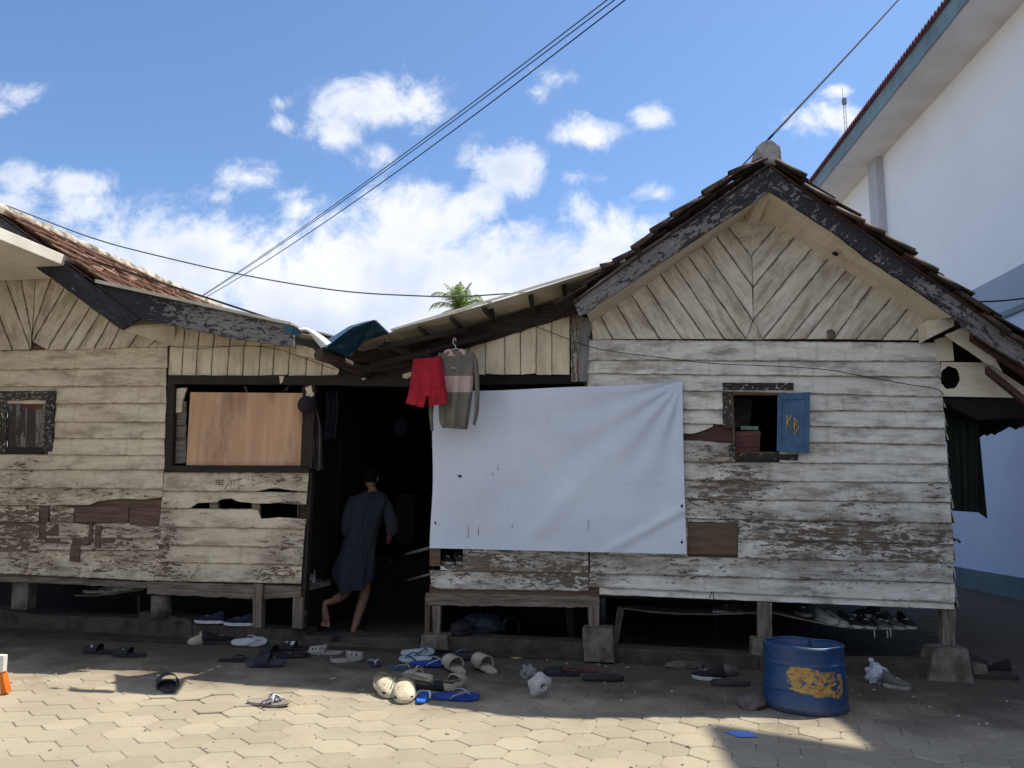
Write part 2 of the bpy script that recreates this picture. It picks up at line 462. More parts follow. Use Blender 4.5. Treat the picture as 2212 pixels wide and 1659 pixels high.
def ghz(x, y):
    """gentle unevenness of the yard"""
    return noise.noise(Vector((x * 0.5, y * 0.5, 3.3))) * 0.010 + noise.noise(Vector((x * 1.7, y * 1.7, 8.3))) * 0.006
mb = MB()
S_ = 400
for (x0, y0, x1, y1) in ((-S_, -S_, S_, S_),):
    a = [mb.add(Vector((x0, y0, -0.045))), mb.add(Vector((x1, y0, -0.045))), mb.add(Vector((x1, y1, -0.045))), mb.add(Vector((x0, y1, -0.045)))]
    mb.face(a)
struct(mb.build('ground', M['fargr']))
mb = MB()
def jt(a, b_):
    x = -8.5 + a * 18.5; y = 0.3 + b_ * 17
    return Vector((x, y, ghz(x, y) - 0.013 + noise.noise(Vector((x * 9, y * 9, 1))) * 0.004))
mb.grid(jt, 190, 170)
struct(mb.build('yard_soil', M['joint']))
# hexagonal pavers, each a bevelled block of its own shape, all one paved surface
def hexes():
    mb = MB()
    r = 0.139
    rot0 = R(11)
    dx = r * 1.5; dy = r * math.sqrt(3)
    ca, sa = math.cos(rot0), math.sin(rot0)
    for i in range(-48, 56):
        for j in range(-38, 62):
            lx = i * dx; ly = (j + (i % 2) * 0.5) * dy
            x = lx * ca - ly * sa; y = 5.0 + lx * sa + ly * ca
            if not (-7.5 < x < 9.5 and 2.2 < y < 16): continue
            if y > 9.5 and x < 3.0: continue
            if y > 7.95 - 0.22 * x and x < 4.0: continue
            rr = random.random()
            tilt = Vector((random.gauss(0, .005), random.gauss(0, .005), 1)).normalized()
            sink = random.gauss(0, .0013)
            near = math.hypot(x + 2.05, y - 5.72)
            if near < 0.42:
                sink += random.uniform(-.006, .012) ; tilt = Vector((random.gauss(0, .035), random.gauss(0, .035), 1)).normalized()
            z = ghz(x, y) + sink
            c = Vector((x, y, z))
            shr = r * random.uniform(0.960, 0.978)
            rt = random.gauss(0, .014)
            top = []; edge = []; bot = []
            for q in range(6):
                for e in (-1, 1):
                    # two points near each corner: slightly worn corners
                    an = rot0 + rt + math.pi / 3 * q + e * 0.10
                    cr = shr * (0.992 + random.uniform(-.010, .005))
                    p = c + Vector((math.cos(an) * cr, math.sin(an) * cr, 0))
                    pz = -(tilt.x * (p.x - x) + tilt.y * (p.y - y)) / tilt.z
                    top.append(mb.add(c + (p - c) * 0.955 + UP * pz, None, rr))
                    edge.append(mb.add(p + UP * (pz - 0.006), None, rr * .7))
                    bot.append(mb.add(p + UP * (pz - 0.04), None, 0))
            mb.face(top)
            for q in range(12):
                k2 = (q + 1) % 12
                mb.face((edge[q], edge[k2], top[k2], top[q]))
                mb.face((bot[q], bot[k2], edge[k2], edge[q]))
    return mb
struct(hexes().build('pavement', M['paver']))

# earth under the houses
mb = MB()
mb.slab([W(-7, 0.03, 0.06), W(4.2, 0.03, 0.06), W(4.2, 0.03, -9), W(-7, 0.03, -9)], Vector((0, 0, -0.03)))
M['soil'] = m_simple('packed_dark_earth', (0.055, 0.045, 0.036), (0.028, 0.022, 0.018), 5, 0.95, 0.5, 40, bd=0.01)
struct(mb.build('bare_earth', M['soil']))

# small grit on the paving
mb = MB()
for i in range(420):
    x = random.uniform(-5, 5); y = random.uniform(3.6, 7.2)
    s = random.choice((.003, .004, .005, .007)); z = ghz(x, y) + s * .6
    mb.box(Vector((x, y, z)), Vector((s, s * .3, 0)), Vector((-s * .3, s, 0)) * .8, Vector((0, .1 * s, s * .7)))
M['grit'] = m_simple('pale_grit', (0.5, 0.45, 0.36), (0.2, 0.16, 0.12), 30, 0.9, 0)
struct(mb.build('gravel', M['grit']), 'stuff')

# ------------------------------------------------------------------ planks
WEAR = []
def wearf(u, v, base=0.15):
    q = base
    for (cu, cv, ru, rv, s) in WEAR:
        d2 = ((u - cu) / ru) ** 2 + ((v - cv) / rv) ** 2
        if d2 < 6: q += s * math.exp(-d2)
    q += .22 * noise.noise(Vector((u * .014, v * .05, 5))) * min(1, q * 2.2)
    q = q if q < .45 else .45 + (q - .45) * .42
    return min(max(q, 0), .85)
WEAR += [ # u, v, ru, rv, amount: where the photo's paint has flaked
 (1540,1070,90,60,.55),(1600,1050,80,40,.45),(1650,1030,60,30,.3),(1800,1150,150,35,.60),(1900,1160,130,40,.40),(1620,1130,90,30,.4),(1700,1180,100,40,.4),(1950,1200,90,40,.5),(1540,980,60,22,.5),(1620,1000,80,18,.3),
 (1500,1230,70,30,.4),(1740,1250,70,25,.35),(1870,1250,60,25,.25),(1300,1205,120,60,.3),(1090,1230,170,40,.72),(1000,1200,80,30,.4),(1230,1250,60,25,.5),(2020,1060,30,30,.5),(2040,1180,30,60,.5),(1600,1215,140,12,.3),
 (1300,780,50,25,.25),(1250,780,25,60,.6),(1860,1070,80,30,.35),
 (60,1060,90,30,.35),(40,1110,60,40,.55),(40,1170,70,50,.7),(60,1010,60,25,.45),(250,1160,150,60,.62),(180,1060,60,20,.4),(300,1220,120,25,.35),(120,1230,140,20,.45),(300,1070,60,20,.2),(270,1010,100,14,.25),(90,960,60,40,.35),
 (600,1035,70,20,.75),(440,1035,60,20,.35),(620,1090,50,30,.6),(600,1190,70,30,.45),(600,1240,60,22,.75),(640,1160,40,60,.4),(360,1150,20,90,.5),(370,1240,40,22,.5),(480,1250,90,12,.3)]
def plank(mb, tl, tr, br, bl, dt=0.004, db=0.022, th=0.016, amp=1.0, nacross=4, step=12.0, base=0.15, bot=None, top=None, lip=True, wear=None):
    """one board: corners on the picture (top-left, top-right, bottom-right, bottom-left); long side tl-tr.
    bot/top: optional list of (u, v) replacing the lower/upper edge"""
    L = math.hypot(tr[0] - tl[0], tr[1] - tl[1])
    n = max(2, int(L / step)); rnd = random.random() * 60
    sd_ = random.random() * 100
    dj = random.uniform(-.002, .003)
    def edge(poly, t, a, b, which):
        if poly is None:
            x = a[0] + (b[0] - a[0]) * t; y = a[1] + (b[1] - a[1]) * t
            q = noise.noise(Vector((x * .035, sd_, which))) * amp + noise.noise(Vector((x * .16, sd_, which + 5))) * amp * .45
            if abs(b[1] - a[1]) < abs(b[0] - a[0]): y += q
            else: x += q
            return x, y
        x = a[0] + (b[0] - a[0]) * t
        for i in range(len(poly) - 1):
            if poly[i][0] <= x <= poly[i + 1][0]:
                s = (x - poly[i][0]) / max(1e-6, poly[i + 1][0] - poly[i][0])
                return x, poly[i][1] + (poly[i + 1][1] - poly[i][1]) * s + noise.noise(Vector((x * .3, sd_, 2))) * 1.1
        return x, (poly[0][1] if x < poly[0][0] else poly[-1][1])
    rows = []
    o = F(tl[0], tl[1], 0)
    ax = (F(tr[0], tr[1], 0) - o).normalized()
    def mk(u, v, d, e=0.5):
        p = F(u, v, d + dj)
        q = p - o
        al = q.dot(ax); ac = (q - ax * al).length
        return mb.add(p, (al, ac, rnd), (wear if wear is not None else wearf(u, v, base)), e)
    ts = [i / n for i in range(n + 1)]
    T = [edge(top, t, tl, tr, 0) for t in ts]; B = [edge(bot, t, bl, br, 1) for t in ts]
    rows.append([mk(T[i][0], T[i][1], dt - th) for i in range(n + 1)] if lip else None)
    for j in range(nacross + 1):
        s = j / nacross
        bulge = 0
        rows.append([mk(T[i][0] + (B[i][0] - T[i][0]) * s, T[i][1] + (B[i][1] - T[i][1]) * s, dt + (db - dt) * s, s) for i in range(n + 1)])
    rows.append([mk(B[i][0], B[i][1], db - th) for i in range(n + 1)])
    rows = [r for r in rows if r]
    for j in range(len(rows) - 1):
        for i in range(n):
            mb.face((rows[j][i], rows[j][i + 1], rows[j + 1][i + 1], rows[j + 1][i]))
    for i in (0, n):   # board ends
        col = [r[i] for r in rows]
        if i == 0: col = col[::-1]
        mb.face(col[::-1])

# =================================================================== RIGHT HOUSE
rh_loc = W(2.2, 0, -1)
rh = thing('gabled_house', 'cream plank house with a chevron boarded gable, dark bargeboards and an open blue shutter', 'house', rh_loc)
# clapboards
mb = MB()
LL = [735,778,808,843,884,914,949,997,1036,1076,1119,1160,1202,1243,1276,1291]
LR = [740,780,814,857,888,926,960,1002,1042,1085,1129,1175,1215,1258,1301,1315]
def rex(v): # right edge of the front wall
    pts = ((735,2027),(860,2036),(1000,2046),(1120,2056),(1200,2060),(1300,2062),(1320,2064))
    for a, b_ in zip(pts, pts[1:]):
        if v <= b_[0]: return a[1] + (b_[1] - a[1]) * (v - a[0]) / (b_[0] - a[0])
    return 2064
for i in range(len(LL) - 1):
    lt, lb, rt_, rb = LL[i], LL[i + 1], LR[i], LR[i + 1]
    def ln(u, L_, R_): return L_ + (R_ - L_) * (u - 1478) / (2045 - 1478)
    sag = -3 if i > 9 else 0
    def seg(u0, u1, top=None, bot=None, base=0.12):
        plank(mb, (u0, ln(u0, lt, rt_)), (u1, ln(u1, lt, rt_)), (u1 + (rex(rb) - rex(rt_) if u1 > 2000 else 0), ln(u1, lb, rb) + .8), (u0, ln(u0, lb, rb) + .8), base=base, top=top, bot=bot, dt=0.003, db=0.024)
    re = rex(rt_) + random.uniform(-3, 1.5)
    bs = 0.10 + (0.16 if i > 7 else 0)
    if i <= 2: seg(1269, re, base=bs)
    elif i in (4,):
        seg(1275, 1578, base=.1); seg(1752 if i == 3 else 1690, re, base=bs)
    elif i == 3:
        seg(1275, 1581, base=.1); seg(1684, re, base=bs)
    elif i == 5:   # split board beside the window
        plank(mb, (1470, 914), (1540, 914), (1540, 938), (1470, 926), base=.2, bot=[(1470, 938), (1500, 936), (1530, 926), (1540, 921)])
        seg(1684, re, base=bs)
    elif i == 6:
        seg(1275, 1588, base=.25, top=[(1275, 949), (1500, 951), (1588, 958)]); seg(1684, re, base=bs)
    elif i in (10, 11):
        seg(1275, 1486, base=.3)
        if i == 10: plank(mb, (1486, 1119), (1594, 1121), (1594, 1129), (1486, 1127), base=.4, nacross=2)
        seg(1594, re, base=bs + .08)
    elif i == 14: seg(1295, re, base=bs)
    elif i == 13: seg(1273, re + 3, base=bs)
    else: seg(1275, re, base=bs)
mb.build('clapboard_wall', M['cream'], rh)
# backing of the wall (dark, holds the boards) with the window opening left free
mb = MB()
def back(mb, u0, v0, u1, v1, d=-0.02, th=0.03):
    fs(mb, [(u0, v0), (u1, v0), (u1, v1), (u0, v1)], d, th)
back(mb, 1262, 740, 1583, 1288); back(mb, 1583, 740, 1680, 852); back(mb, 1583, 976, 1680, 1290); back(mb, 1680, 740, 2026, 1292)
fs(mb, [(1262, 735), (1623, 470), (1990, 735)], -0.02, 0.03)
mb.build('wall_backing', M['brownwood'], rh)
# gable chevrons
mb = MB()
RS = [(1624,551),(1627.5,619),(1627.5,691),(1649,732),(1705.5,732),(1740,732),(1801,732),(1849,733),(1905,734),(1965,735)]
RT = [(1674,492),(1714,516.5),(1750,541),(1785,563),(1826,587),(1845,601),(1880,622),(1923,647),(1959,670),(1996,693)]
LS = [(1624,556),(1625,619),(1626,692),(1611,732),(1564.5,732),(1525,732),(1473,732),(1425,732),(1375,732),(1324,732)]
LT = [(1574,492),(1548,511.5),(1515,528),(1485,551),(1457,571),(1427,593),(1395,614),(1364,637.6),(1332,659),(1299,687)]
def ext(a, b_, e=9):  # run a board end a little under the soffit
    L = math.hypot(b_[0] - a[0], b_[1] - a[1]); return (b_[0] + (b_[0] - a[0]) / L * e, b_[1] + (b_[1] - a[1]) / L * e)
def chev(S_l, T_l, apexS, apexT, endS, endT, flip, m_='gable'):
    S2 = [apexS] + S_l + [endS]; T2 = [apexT] + T_l + [endT]
    for i in range(len(S2) - 1):
        a, b_ = S2[i], S2[i + 1]; c, d_ = ext(S2[i + 1], T2[i + 1]), ext(S2[i], T2[i])
        nx_, ny_ = -(d_[1] - a[1]), (d_[0] - a[0]); nl_ = math.hypot(nx_, ny_); nx_ /= nl_; ny_ /= nl_
        if (c[0] - d_[0]) * nx_ + (c[1] - d_[1]) * ny_ < 0: nx_, ny_ = -nx_, -ny_
        gq = 0.7
        a, d_, b_, c = (a[0] + nx_ * gq, a[1] + ny_ * gq), (d_[0] + nx_ * gq, d_[1] + ny_ * gq), (b_[0] - nx_ * gq, b_[1] - ny_ * gq), (c[0] - nx_ * gq, c[1] - ny_ * gq)
        plank(mb, a, d_, c, b_, dt=0.012 + (i % 2) * .004, db=0.012 + (i % 2) * .004, amp=.5, base=0.12, nacross=3, th=.02)
chev(RS, RT, (1623, 470), (1640, 462), (2003, 735), (2006, 700), 0)
chev(LS, LT, (1623, 470), (1605, 468), (1280, 734), (1276, 705), 1)
plank(mb, (1627.6,693), (1648,732), (1638,732), (1627.8,712), dt=.011, db=.011, amp=.2, nacross=2, base=.12)
fs(mb, [(1627.5,694),(1648,733),(1627.5,733)], .010, .01, .1); fs(mb, [(1627.2,694),(1627.2,733),(1612,733)], .009, .01, .1)
mb.build('gable_boarding', M['gable'], rh)
# bargeboards, at the front edge of the roof
OV = 0.45
mb = MB()
wn = lambda p: 0.25 + 0.55 * max(0, noise.noise(p * 1.3) + .35)
fs(mb, [(1661,352),(1491,470),(1352,564),(1238,650),(1251,683),(1266,676),(1418,574),(1540,492),(1663,412)], OV, 0.035, wn, 14, .8, gr=(F(1238,650,OV) - F(1661,352,OV)).normalized())
mb.build('bargeboard', M['navy'], rh, bevel=.003)
mb = MB()
fs(mb, [(1661,352),(1663.2,412),(1800,501),(1878,561),(1978,626),(2061,684),(2082,706),(2158,757),(2175,765),(2230,800),(2230,752),(2134,690),(2069,640),(1985,585),(1880,508),(1770,432)], OV, 0.035, wn, 14, .9, gr=(F(2061,684,OV) - F(1661,352,OV)).normalized())
mb.build('bargeboard', M['navy'], rh, bevel=.003)
# soffits: boards between the wall and the bargeboards
def quad_slab(mb, pts3, off, w=0.05):
    mb.slab(pts3, off, w, (pts3[1] - pts3[0]).normalized())
mb = MB()
quad_slab(mb, [F(1663,412,OV-.036), F(1266,676,OV-.036), F(1277,698,.0), F(1623,459,.0)], Vector((0,0,.03)))
quad_slab(mb, [F(1663.5,412,OV-.036), F(1623.5,459,.0), F(2001,695,.0), F(2061,684,OV-.036)], Vector((0,0,.03)))
mb.build('soffit', M['soffit'], rh)
mb = MB()   # ridge beam end
a0, a1 = F(1612,482,.02), F(1641,474,.02)
mb.slab([F(1612,484,.02), F(1637,484,.02), F(1668,412,OV-.04), F(1646,420,OV-.04)], Vector((0,0,.08)), .05)
mb.build('ridge_beam', M['soffit'], rh)
mb = MB()   # boxed eave end and the upright piece beside the gable
fs(mb, [(1999,693),(2061,684),(2061,704),(2003,732)], 0.22, 0.2, .05)
fs(mb, [(2020,733),(2056,724),(2061,779),(2024,780)], 0.03, 0.03, .05)
mb.build('eave_box', M['soffit'], rh)
# hole eaten in the soffit
mb = MB()
q = [(1797,545),(1806,543),(1812,549),(1808,553),(1799,550)]
c0 = [hitp(u, v, F(1623.5,459,0), (F(2001,695,0) - F(1623.5,459,0)).cross(F(2061,684,OV-.036) - F(2001,695,0)).normalized()) for u, v in q]
mb.slab([p - UP * .004 for p in c0], UP * .003)
mb.build('soffit_hole', M['black'], rh)
# corner post and upper post at the lean-to
mb = MB()
fs(mb, [(1232,672),(1250,682),(1254,823),(1234,825)], 0.02, 0.05, .75, 10, .8, gr=UP)
mb.build('corner_board', M['cream'], rh)
mb = MB()
fs(mb, [(1250,682),(1278,690),(1272,740),(1268,824),(1251,824)], 0.035, 0.06, .8, 10, .8, gr=UP)
mb.build('corner_post', M['navy'], rh)
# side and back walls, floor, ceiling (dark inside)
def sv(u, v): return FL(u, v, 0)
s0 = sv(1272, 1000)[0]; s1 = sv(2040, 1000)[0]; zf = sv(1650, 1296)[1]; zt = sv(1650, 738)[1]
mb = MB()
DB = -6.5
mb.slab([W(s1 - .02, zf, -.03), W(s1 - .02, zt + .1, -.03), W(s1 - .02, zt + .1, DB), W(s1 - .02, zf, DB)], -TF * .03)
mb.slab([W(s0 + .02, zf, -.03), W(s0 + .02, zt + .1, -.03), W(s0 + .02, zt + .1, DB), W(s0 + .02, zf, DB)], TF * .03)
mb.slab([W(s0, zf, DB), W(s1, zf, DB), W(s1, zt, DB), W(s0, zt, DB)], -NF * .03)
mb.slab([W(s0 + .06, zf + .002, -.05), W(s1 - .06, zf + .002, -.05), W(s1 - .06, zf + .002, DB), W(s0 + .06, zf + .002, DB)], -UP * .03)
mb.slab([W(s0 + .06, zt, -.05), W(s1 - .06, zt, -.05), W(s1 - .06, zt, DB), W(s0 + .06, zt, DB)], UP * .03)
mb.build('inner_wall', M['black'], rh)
# side wall boards: their lapped ends stand proud of the corner
mb = MB()
for (u, v0, v1) in ((2040,858,880),(2043,890,920),(2046,922,950),(2046,952,990),(2049,992,1026),(2053,1026,1056),(2057,1060,1098),(2060,1100,1130),(2060,1136,1170),(2063,1172,1212),(2062,1214,1250),(2065,1252,1290),(2068,1282,1312)):
    a_ = W(sv(u - 4, v0)[0], sv(u, v0)[1], -.02); b2 = W(sv(u + 3, v1)[0], sv(u, v1)[1], -.02)
    mb.slab([a_, a_ + TF * .008, b2 + TF * .010, b2], -NF * 6.3, .5, -NF)
mb.build('side_clapboards', M['cream'], rh)
# roof: tiles
M['tile_dark'] = m_simple('sooty_clay_roof_tile', (0.052, 0.032, 0.025), (0.016, 0.013, 0.012), 7, 0.8, 0.4, 40, src='obj', bd=0.006)
M['tile'] = m_simple('clay_roof_tile', (0.40, 0.235, 0.165), (0.15, 0.088, 0.06), 5, 0.8, 0.4, 40, src='obj', bd=0.006)
def tiles(mb, top, down, back, rows, cols, tw=0.21, te=0.27, jit=1.0, lift=0.03, h=0.028, first=0.0):
    nrm = down.cross(back).normalized()
    if nrm.z < 0: nrm = -nrm
    for r_ in range(rows):
        for c_ in range(cols):
            o = top + down * (r_ * te) + back * (c_ * tw + first)
            o = o + nrm * (random.uniform(0, .010) * jit) + down * random.uniform(-.012, .012) * jit
            L = te * 1.22
            dn = (down + back * random.gauss(0, .02) * jit - nrm * random.gauss(0, .012) * jit).normalized()
            rr = random.random()
            ids = []
            K = 7
            for e in (0, 1):
                for th_ in (0, 1):
                    row = []
                    for q in range(K + 1):
                        x = q / K
                        prof = h * math.sin(x * 2 * math.pi * .98 + .5) + h * .4 * math.cos(x * 4 * math.pi)
                        p = o + dn * (L * e) + back * (x * tw * 1.08) + nrm * (prof + lift * e - th_ * .016 + .02)
                        row.append(mb.add(p, None, rr))
                    ids.append(row)
            t0, b0, t1, b1 = ids
            for q in range(K):
                mb.face((t0[q], t0[q + 1], t1[q + 1], t1[q]), True)
                mb.face((t1[q], t1[q + 1], b1[q + 1], b1[q]))
                mb.face((b0[q + 1], b0[q], b1[q], b1[q + 1]), True)
            mb.face((t0[0], t1[0], b1[0], b0[0])); mb.face((t1[K], t0[K], b0[K], b1[K]))
BK = -NF
ap = F(1661, 352, OV + .03); le = F(1238, 650, OV + .03); re_ = F(2069, 640, OV + .03)
roof = MB()
dl = (le - ap).normalized(); dr = (re_ - ap).normalized()
tiles(roof, ap - dl * .02, dl, BK, 8, 30, te=.275, jit=1.8, lift=.036)
tiles(roof, ap + dr * .02, dr, BK, 12, 30, te=.275, jit=2.0, lift=.036)
rf = roof.build('roof', M['tile_dark'], rh)
# sarking under the tiles keeps daylight out
mb = MB()
far = re_ + dr * 0.95
mb.slab([ap - UP * .02, le - UP * .02, le - UP * .02 + BK * 6.6, ap - UP * .02 + BK * 6.6], UP * .012)
mb.slab([ap - UP * .02, ap - UP * .02 + BK * 6.6, far - UP * .02 + BK * 6.6, far - UP * .02], UP * .012)
mb.build('roof_battens', M['redwood'], rf)
# barrel tiles laid along both verges
M['tile_brown'] = m_simple('stained_brown_barrel_tile', (0.095, 0.05, 0.032), (0.020, 0.015, 0.014), 6, 0.75, 0.4, 50, bd=0.006)
mb = MB()
def barrel(mb, a, b_, r0, r1, d=OV + .03):
    A = F(a[0], a[1], d); B = F(b_[0], b_[1], d)
    ax = (B - A).normalized(); sd2 = BK; nr = ax.cross(sd2).normalized()
    if nr.z < 0: nr = -nr
    rings = []
    for (c, rr) in ((A, r0), (B, r1)):
        ring = []
        for q in range(9):
            an = math.pi * q / 8
            ring.append(c + sd2 * (math.cos(an) * rr) + nr * (math.sin(an) * rr * .95))
        for q in range(8, -1, -1):
            an = math.pi * q / 8
            ring.append(c + sd2 * (math.cos(an) * (rr - .016)) + nr * (math.sin(an) * (rr - .016) * .95))
        rings.append(ring)
    mb.loft(rings)
for a, b_ in (((1648,350),(1580,385)),((1600,374),(1524,426)),((1534,424),(1455,474)),((1468,468),(1412,508)),((1424,502),(1372,545)),((1384,542),(1330,574)),((1340,572),(1300,586))):
    barrel(mb, a, b_, .048, .074)
for a, b_ in (((1672,350),(1735,388)),((1730,402),(1800,452)),((1790,448),(1860,492)),((1850,482),(1905,515)),((1905,512),(1968,552)),((1950,548),(2018,596)),((2005,588),(2065,632)),((2060,630),(2130,684)),((2118,676),(2170,722)),((2160,716),(2230,760))):
    barrel(mb, (a[0], a[1] + random.uniform(0, 6)), (b_[0], b_[1] + random.uniform(-4, 4)), .044, .070)
mb.build('verge_tile_row', M['tile_brown'], rf)
mb = MB()   # mortar block on the ridge end
fs(mb, rough([(1625,352),(1628,330),(1634,316),(1649,303),(1668,301),(1677,308),(1686,315),(1691,348),(1676,356),(1650,350)], 6, .8, 3), OV + .02, .5)
M['mortar'] = m_simple('cracked_mortar', (0.36, 0.34, 0.32), (0.17, 0.155, 0.14), 9, 0.9, 0.7, 30, bd=.012)
mb.build('ridge_cap', M['mortar'], rf, bevel=.02)
# right lean-to of the same house: soffit board, gable panel with a round hole, rafters
mb = MB()
fs(mb, rough([(2042,723),(2082,706),(2158,757),(2150,775),(2166,803),(2129,783)], 9, .7, 4), .2, .02, .05)
mb.build('lean_to_soffit', M['soffit'], rh)
mb = MB()   # panel built as a ring of quads round the hole
hole = [(2052 + 21 * math.cos(a_ * math.pi / 12) * (1 + .07 * math.sin(a_ * 2.7)), 816 + 24.5 * math.sin(a_ * math.pi / 12) * (1 + .06 * math.sin(a_ * 1.9))) for a_ in range(24)]
outl = [(2033,782),(2135,783.5),(2166,805),(2230,847),(2230,860),(2030,856)]
def on_out(i):
    an = i * math.pi / 12; dx_, dy_ = math.cos(an), math.sin(an)
    best = None
    for j in range(len(outl)):
        a, b_ = outl[j], outl[(j + 1) % len(outl)]
        ex, ey = b_[0] - a[0], b_[1] - a[1]
        den = dx_ * ey - dy_ * ex
        if abs(den) < 1e-6: continue
        t_ = ((a[0] - 2052) * ey - (a[1] - 816) * ex) / den
        s_ = ((a[0] - 2052) * dy_ - (a[1] - 816) * dx_) / den
        if t_ > 0 and -1e-6 <= s_ <= 1 + 1e-6 and (best is None or t_ < best): best = t_
    return (2052 + dx_ * best, 816 + dy_ * best)
oo = [on_out(i) for i in range(24)]
for i in range(24):
    j = (i + 1) % 24
    pts = [hole[i], oo[i], oo[j], hole[j]]
    # include outline corners falling between the two rays
    a1 = math.atan2(oo[i][1] - 816, oo[i][0] - 2052); a2 = math.atan2(oo[j][1] - 816, oo[j][0] - 2052)
    ins = []
    for cpt in outl:
        ac = math.atan2(cpt[1] - 816, cpt[0] - 2052)
        if a1 < a2 and a1 + 1e-4 < ac < a2 - 1e-4: ins.append((ac, cpt))
    ins.sort()
    pts = [hole[i], oo[i]] + [c_ for _, c_ in ins] + [oo[j], hole[j]]
    ids = [mb.add(F(u, v, .02), ((F(u, v) - P0).dot(TF), F(u, v).z, 5), .08) for u, v in pts]
    mb.face(ids)
    ids2 = [mb.add(F(u, v, 0), ((F(u, v) - P0).dot(TF), F(u, v).z, 5), .08) for u, v in (hole[i], hole[j])]
    mb.face((ids[0], ids[-1], ids2[1], ids2[0]))
mb.build('side_panel', M['soffit'], rh)
mb = MB()
fs(mb, [(2034,784),(2120,786),(2228,858),(2034,856)], -.15, .02)
fs(mb, rough([(2034,858),(2230,862),(2230,896),(2170,899),(2113,906),(2038,870)], 14, .7, 2), -.02, .3)
mb.build('lean_to_ceiling', M['black'], rh)
mb = MB()
def beam2(mb, a, b_, w_, d0, d1, th=.06):
    """timber between two survey points, w_ px high"""
    A0 = F(a[0], a[1], d0); B0 = F(b_[0], b_[1], d1); A1 = F(a[0], a[1] + w_, d0); B1 = F(b_[0], b_[1] + w_, d1)
    mb.slab([A0, B0, B1, A1], -NF * th, .3, (B0 - A0).normalized())
beam2(mb, (2134,790), (2235,872), 16, .25, .25)
beam2(mb, (2150,776), (2190,770), 7, .2, .2)
beam2(mb, (2100,712), (2235,802), 22, .3, .3)
mb.build('rafter', M['redwood'], rh)

# window: opening with painted frame, open shutter
win = MB()
fs(win, rough([(1561,826.5),(1714,827),(1714,842.5),(1561,842.5)], 7, .7, 1), .034, .02, .3)
wf = win.build('window', M['blackwhite'], rh)
mb = MB(); fs(mb, rough([(1561,845.5),(1582,845.5),(1582.5,925),(1562,925)], 7, .8, 2), .034, .02, .4); mb.build('window_frame', M['blackwhite'], wf); mb = MB(); fs(mb, rough([(1575,958),(1588,958),(1589,993),(1576,990)], 7, .8, 2), .034, .01, .5); mb.build('window_frame', M['blackwhite'], wf)
mb = MB(); fs(mb, rough([(1588,979),(1724,981),(1724,994),(1589,993)], 7, .8, 5), .036, .05, .1); mb.build('window_sill', M['blackwhite'], wf)
mb = MB(); fs(mb, [(1582,846),(1684,846),(1684,853),(1582,853)], .02, .06); fs(mb, [(1580,853),(1584,853),(1589,980),(1585,980)], .02, .06); mb.build('window_head', M['brownwood'], wf)
M['shutterblue'] = m_simple('chalky_blue_paint', (0.050, 0.115, 0.205), (0.035, 0.080, 0.15), 7, 0.6, 0.2, 30)
M['yellowpaint'] = m_simple('yellow_brush_paint', (0.75, 0.50, 0.035), (0.62, 0.40, 0.02), 9, 0.6, 0.1, 40)
sh_h0, sh_h1 = F(1680,851,.03), F(1678,974,.03)
# free edge swung out towards the viewer
def edge_at(u, v, dd): return F(u, v, dd)
sh_f0, sh_f1 = edge_at(1749.5,847,.10), edge_at(1747.5,979.7,.10)
sx = (sh_f0 - sh_h0); sxn = (sx + (sh_f1 - sh_h1)).normalized(); shn = sxn.cross(UP).normalized()
if shn.dot(NF) < 0: shn = -shn
def SH(a, b_, off=0.0):
    p = sh_h0 * (1 - a) * (1 - b_) + sh_f0 * a * (1 - b_) + sh_h1 * (1 - a) * b_ + sh_f1 * a * b_
    return p + shn * off
mb = MB()
mb.slab([SH(0,0), SH(1,0), SH(1,1), SH(0,1)], -shn * .022)
shut = mb.build('shutter', M['shutterblue'], wf, bevel=.002)
mb = MB()
for (a0, b0, a1, b1) in ((0,0,.13,1),(.87,0,1,1),(.13,0,.87,.11),(.13,.9,.87,1)):
    mb.slab([SH(a0,b0,.010), SH(a1,b0,.010), SH(a1,b1,.010), SH(a0,b1,.010)], -shn * .009)
mb.build('shutter_rail', M['shutterblue'], shut, bevel=.002)
mb = MB()
def sh_from_px(u, v, off=.006):
    return hitp(u, v, SH(0.5, .5, off), shn)
for stroke in ([(1700,897),(1700,913),(1699,928)],[(1710,897),(1700.5,913),(1711,929)],[(1716,903),(1716,936)],[(1716,903),(1724,911),(1716.5,917)],[(1716.5,917),(1726,921),(1717,938)]):
    mb.tube([sh_from_px(u, v) for u, v in stroke], [.0068] * len(stroke), 6, flat=.5)
mb.build('painted_letters', M['yellowpaint'], shut)
# things seen inside the window
mb = MB()
for i in range(4):
    mb.slab([F(1590,932 + i * 11.8,-.14), F(1643 - i * .6,931 + i * 11.8,-.14), F(1643 - i * .6,942 + i * 11.8,-.14), F(1590,943 + i * 11.8,-.14)], -NF * .3)
M['redcab'] = m_simple('dark_red_cabinet_paint', (0.16, 0.045, 0.035), (0.09, 0.028, 0.022), 4, 0.6, 0.2, 30)
tag(mb.build('cabinet', M['redcab']), 'dark red slatted cabinet just inside the window with the blue shutter', 'cabinet')
mb = MB()
mb.slab([F(1600,920,-.18), F(1638,921,-.18), F(1638,929,-.18), F(1600,928,-.18)], -NF * .2)
M['teal'] = m_simple('pale_green_cover', (0.20, 0.29, 0.22), (0.14, 0.2, 0.15), 8, 0.7, 0)
tag(mb.build('book', M['teal']), 'pale green book lying on the red cabinet inside the window', 'book')
mb = MB()
mb.slab([F(1584,858,-.6), F(1626,862,-.6), F(1620,925,-.6), F(1584,925,-.6)], -NF * .01)
M['poster'] = m_simple('faded_grey_paper', (0.10, 0.10, 0.10), (0.04, 0.04, 0.045), 14, 0.7, 0)
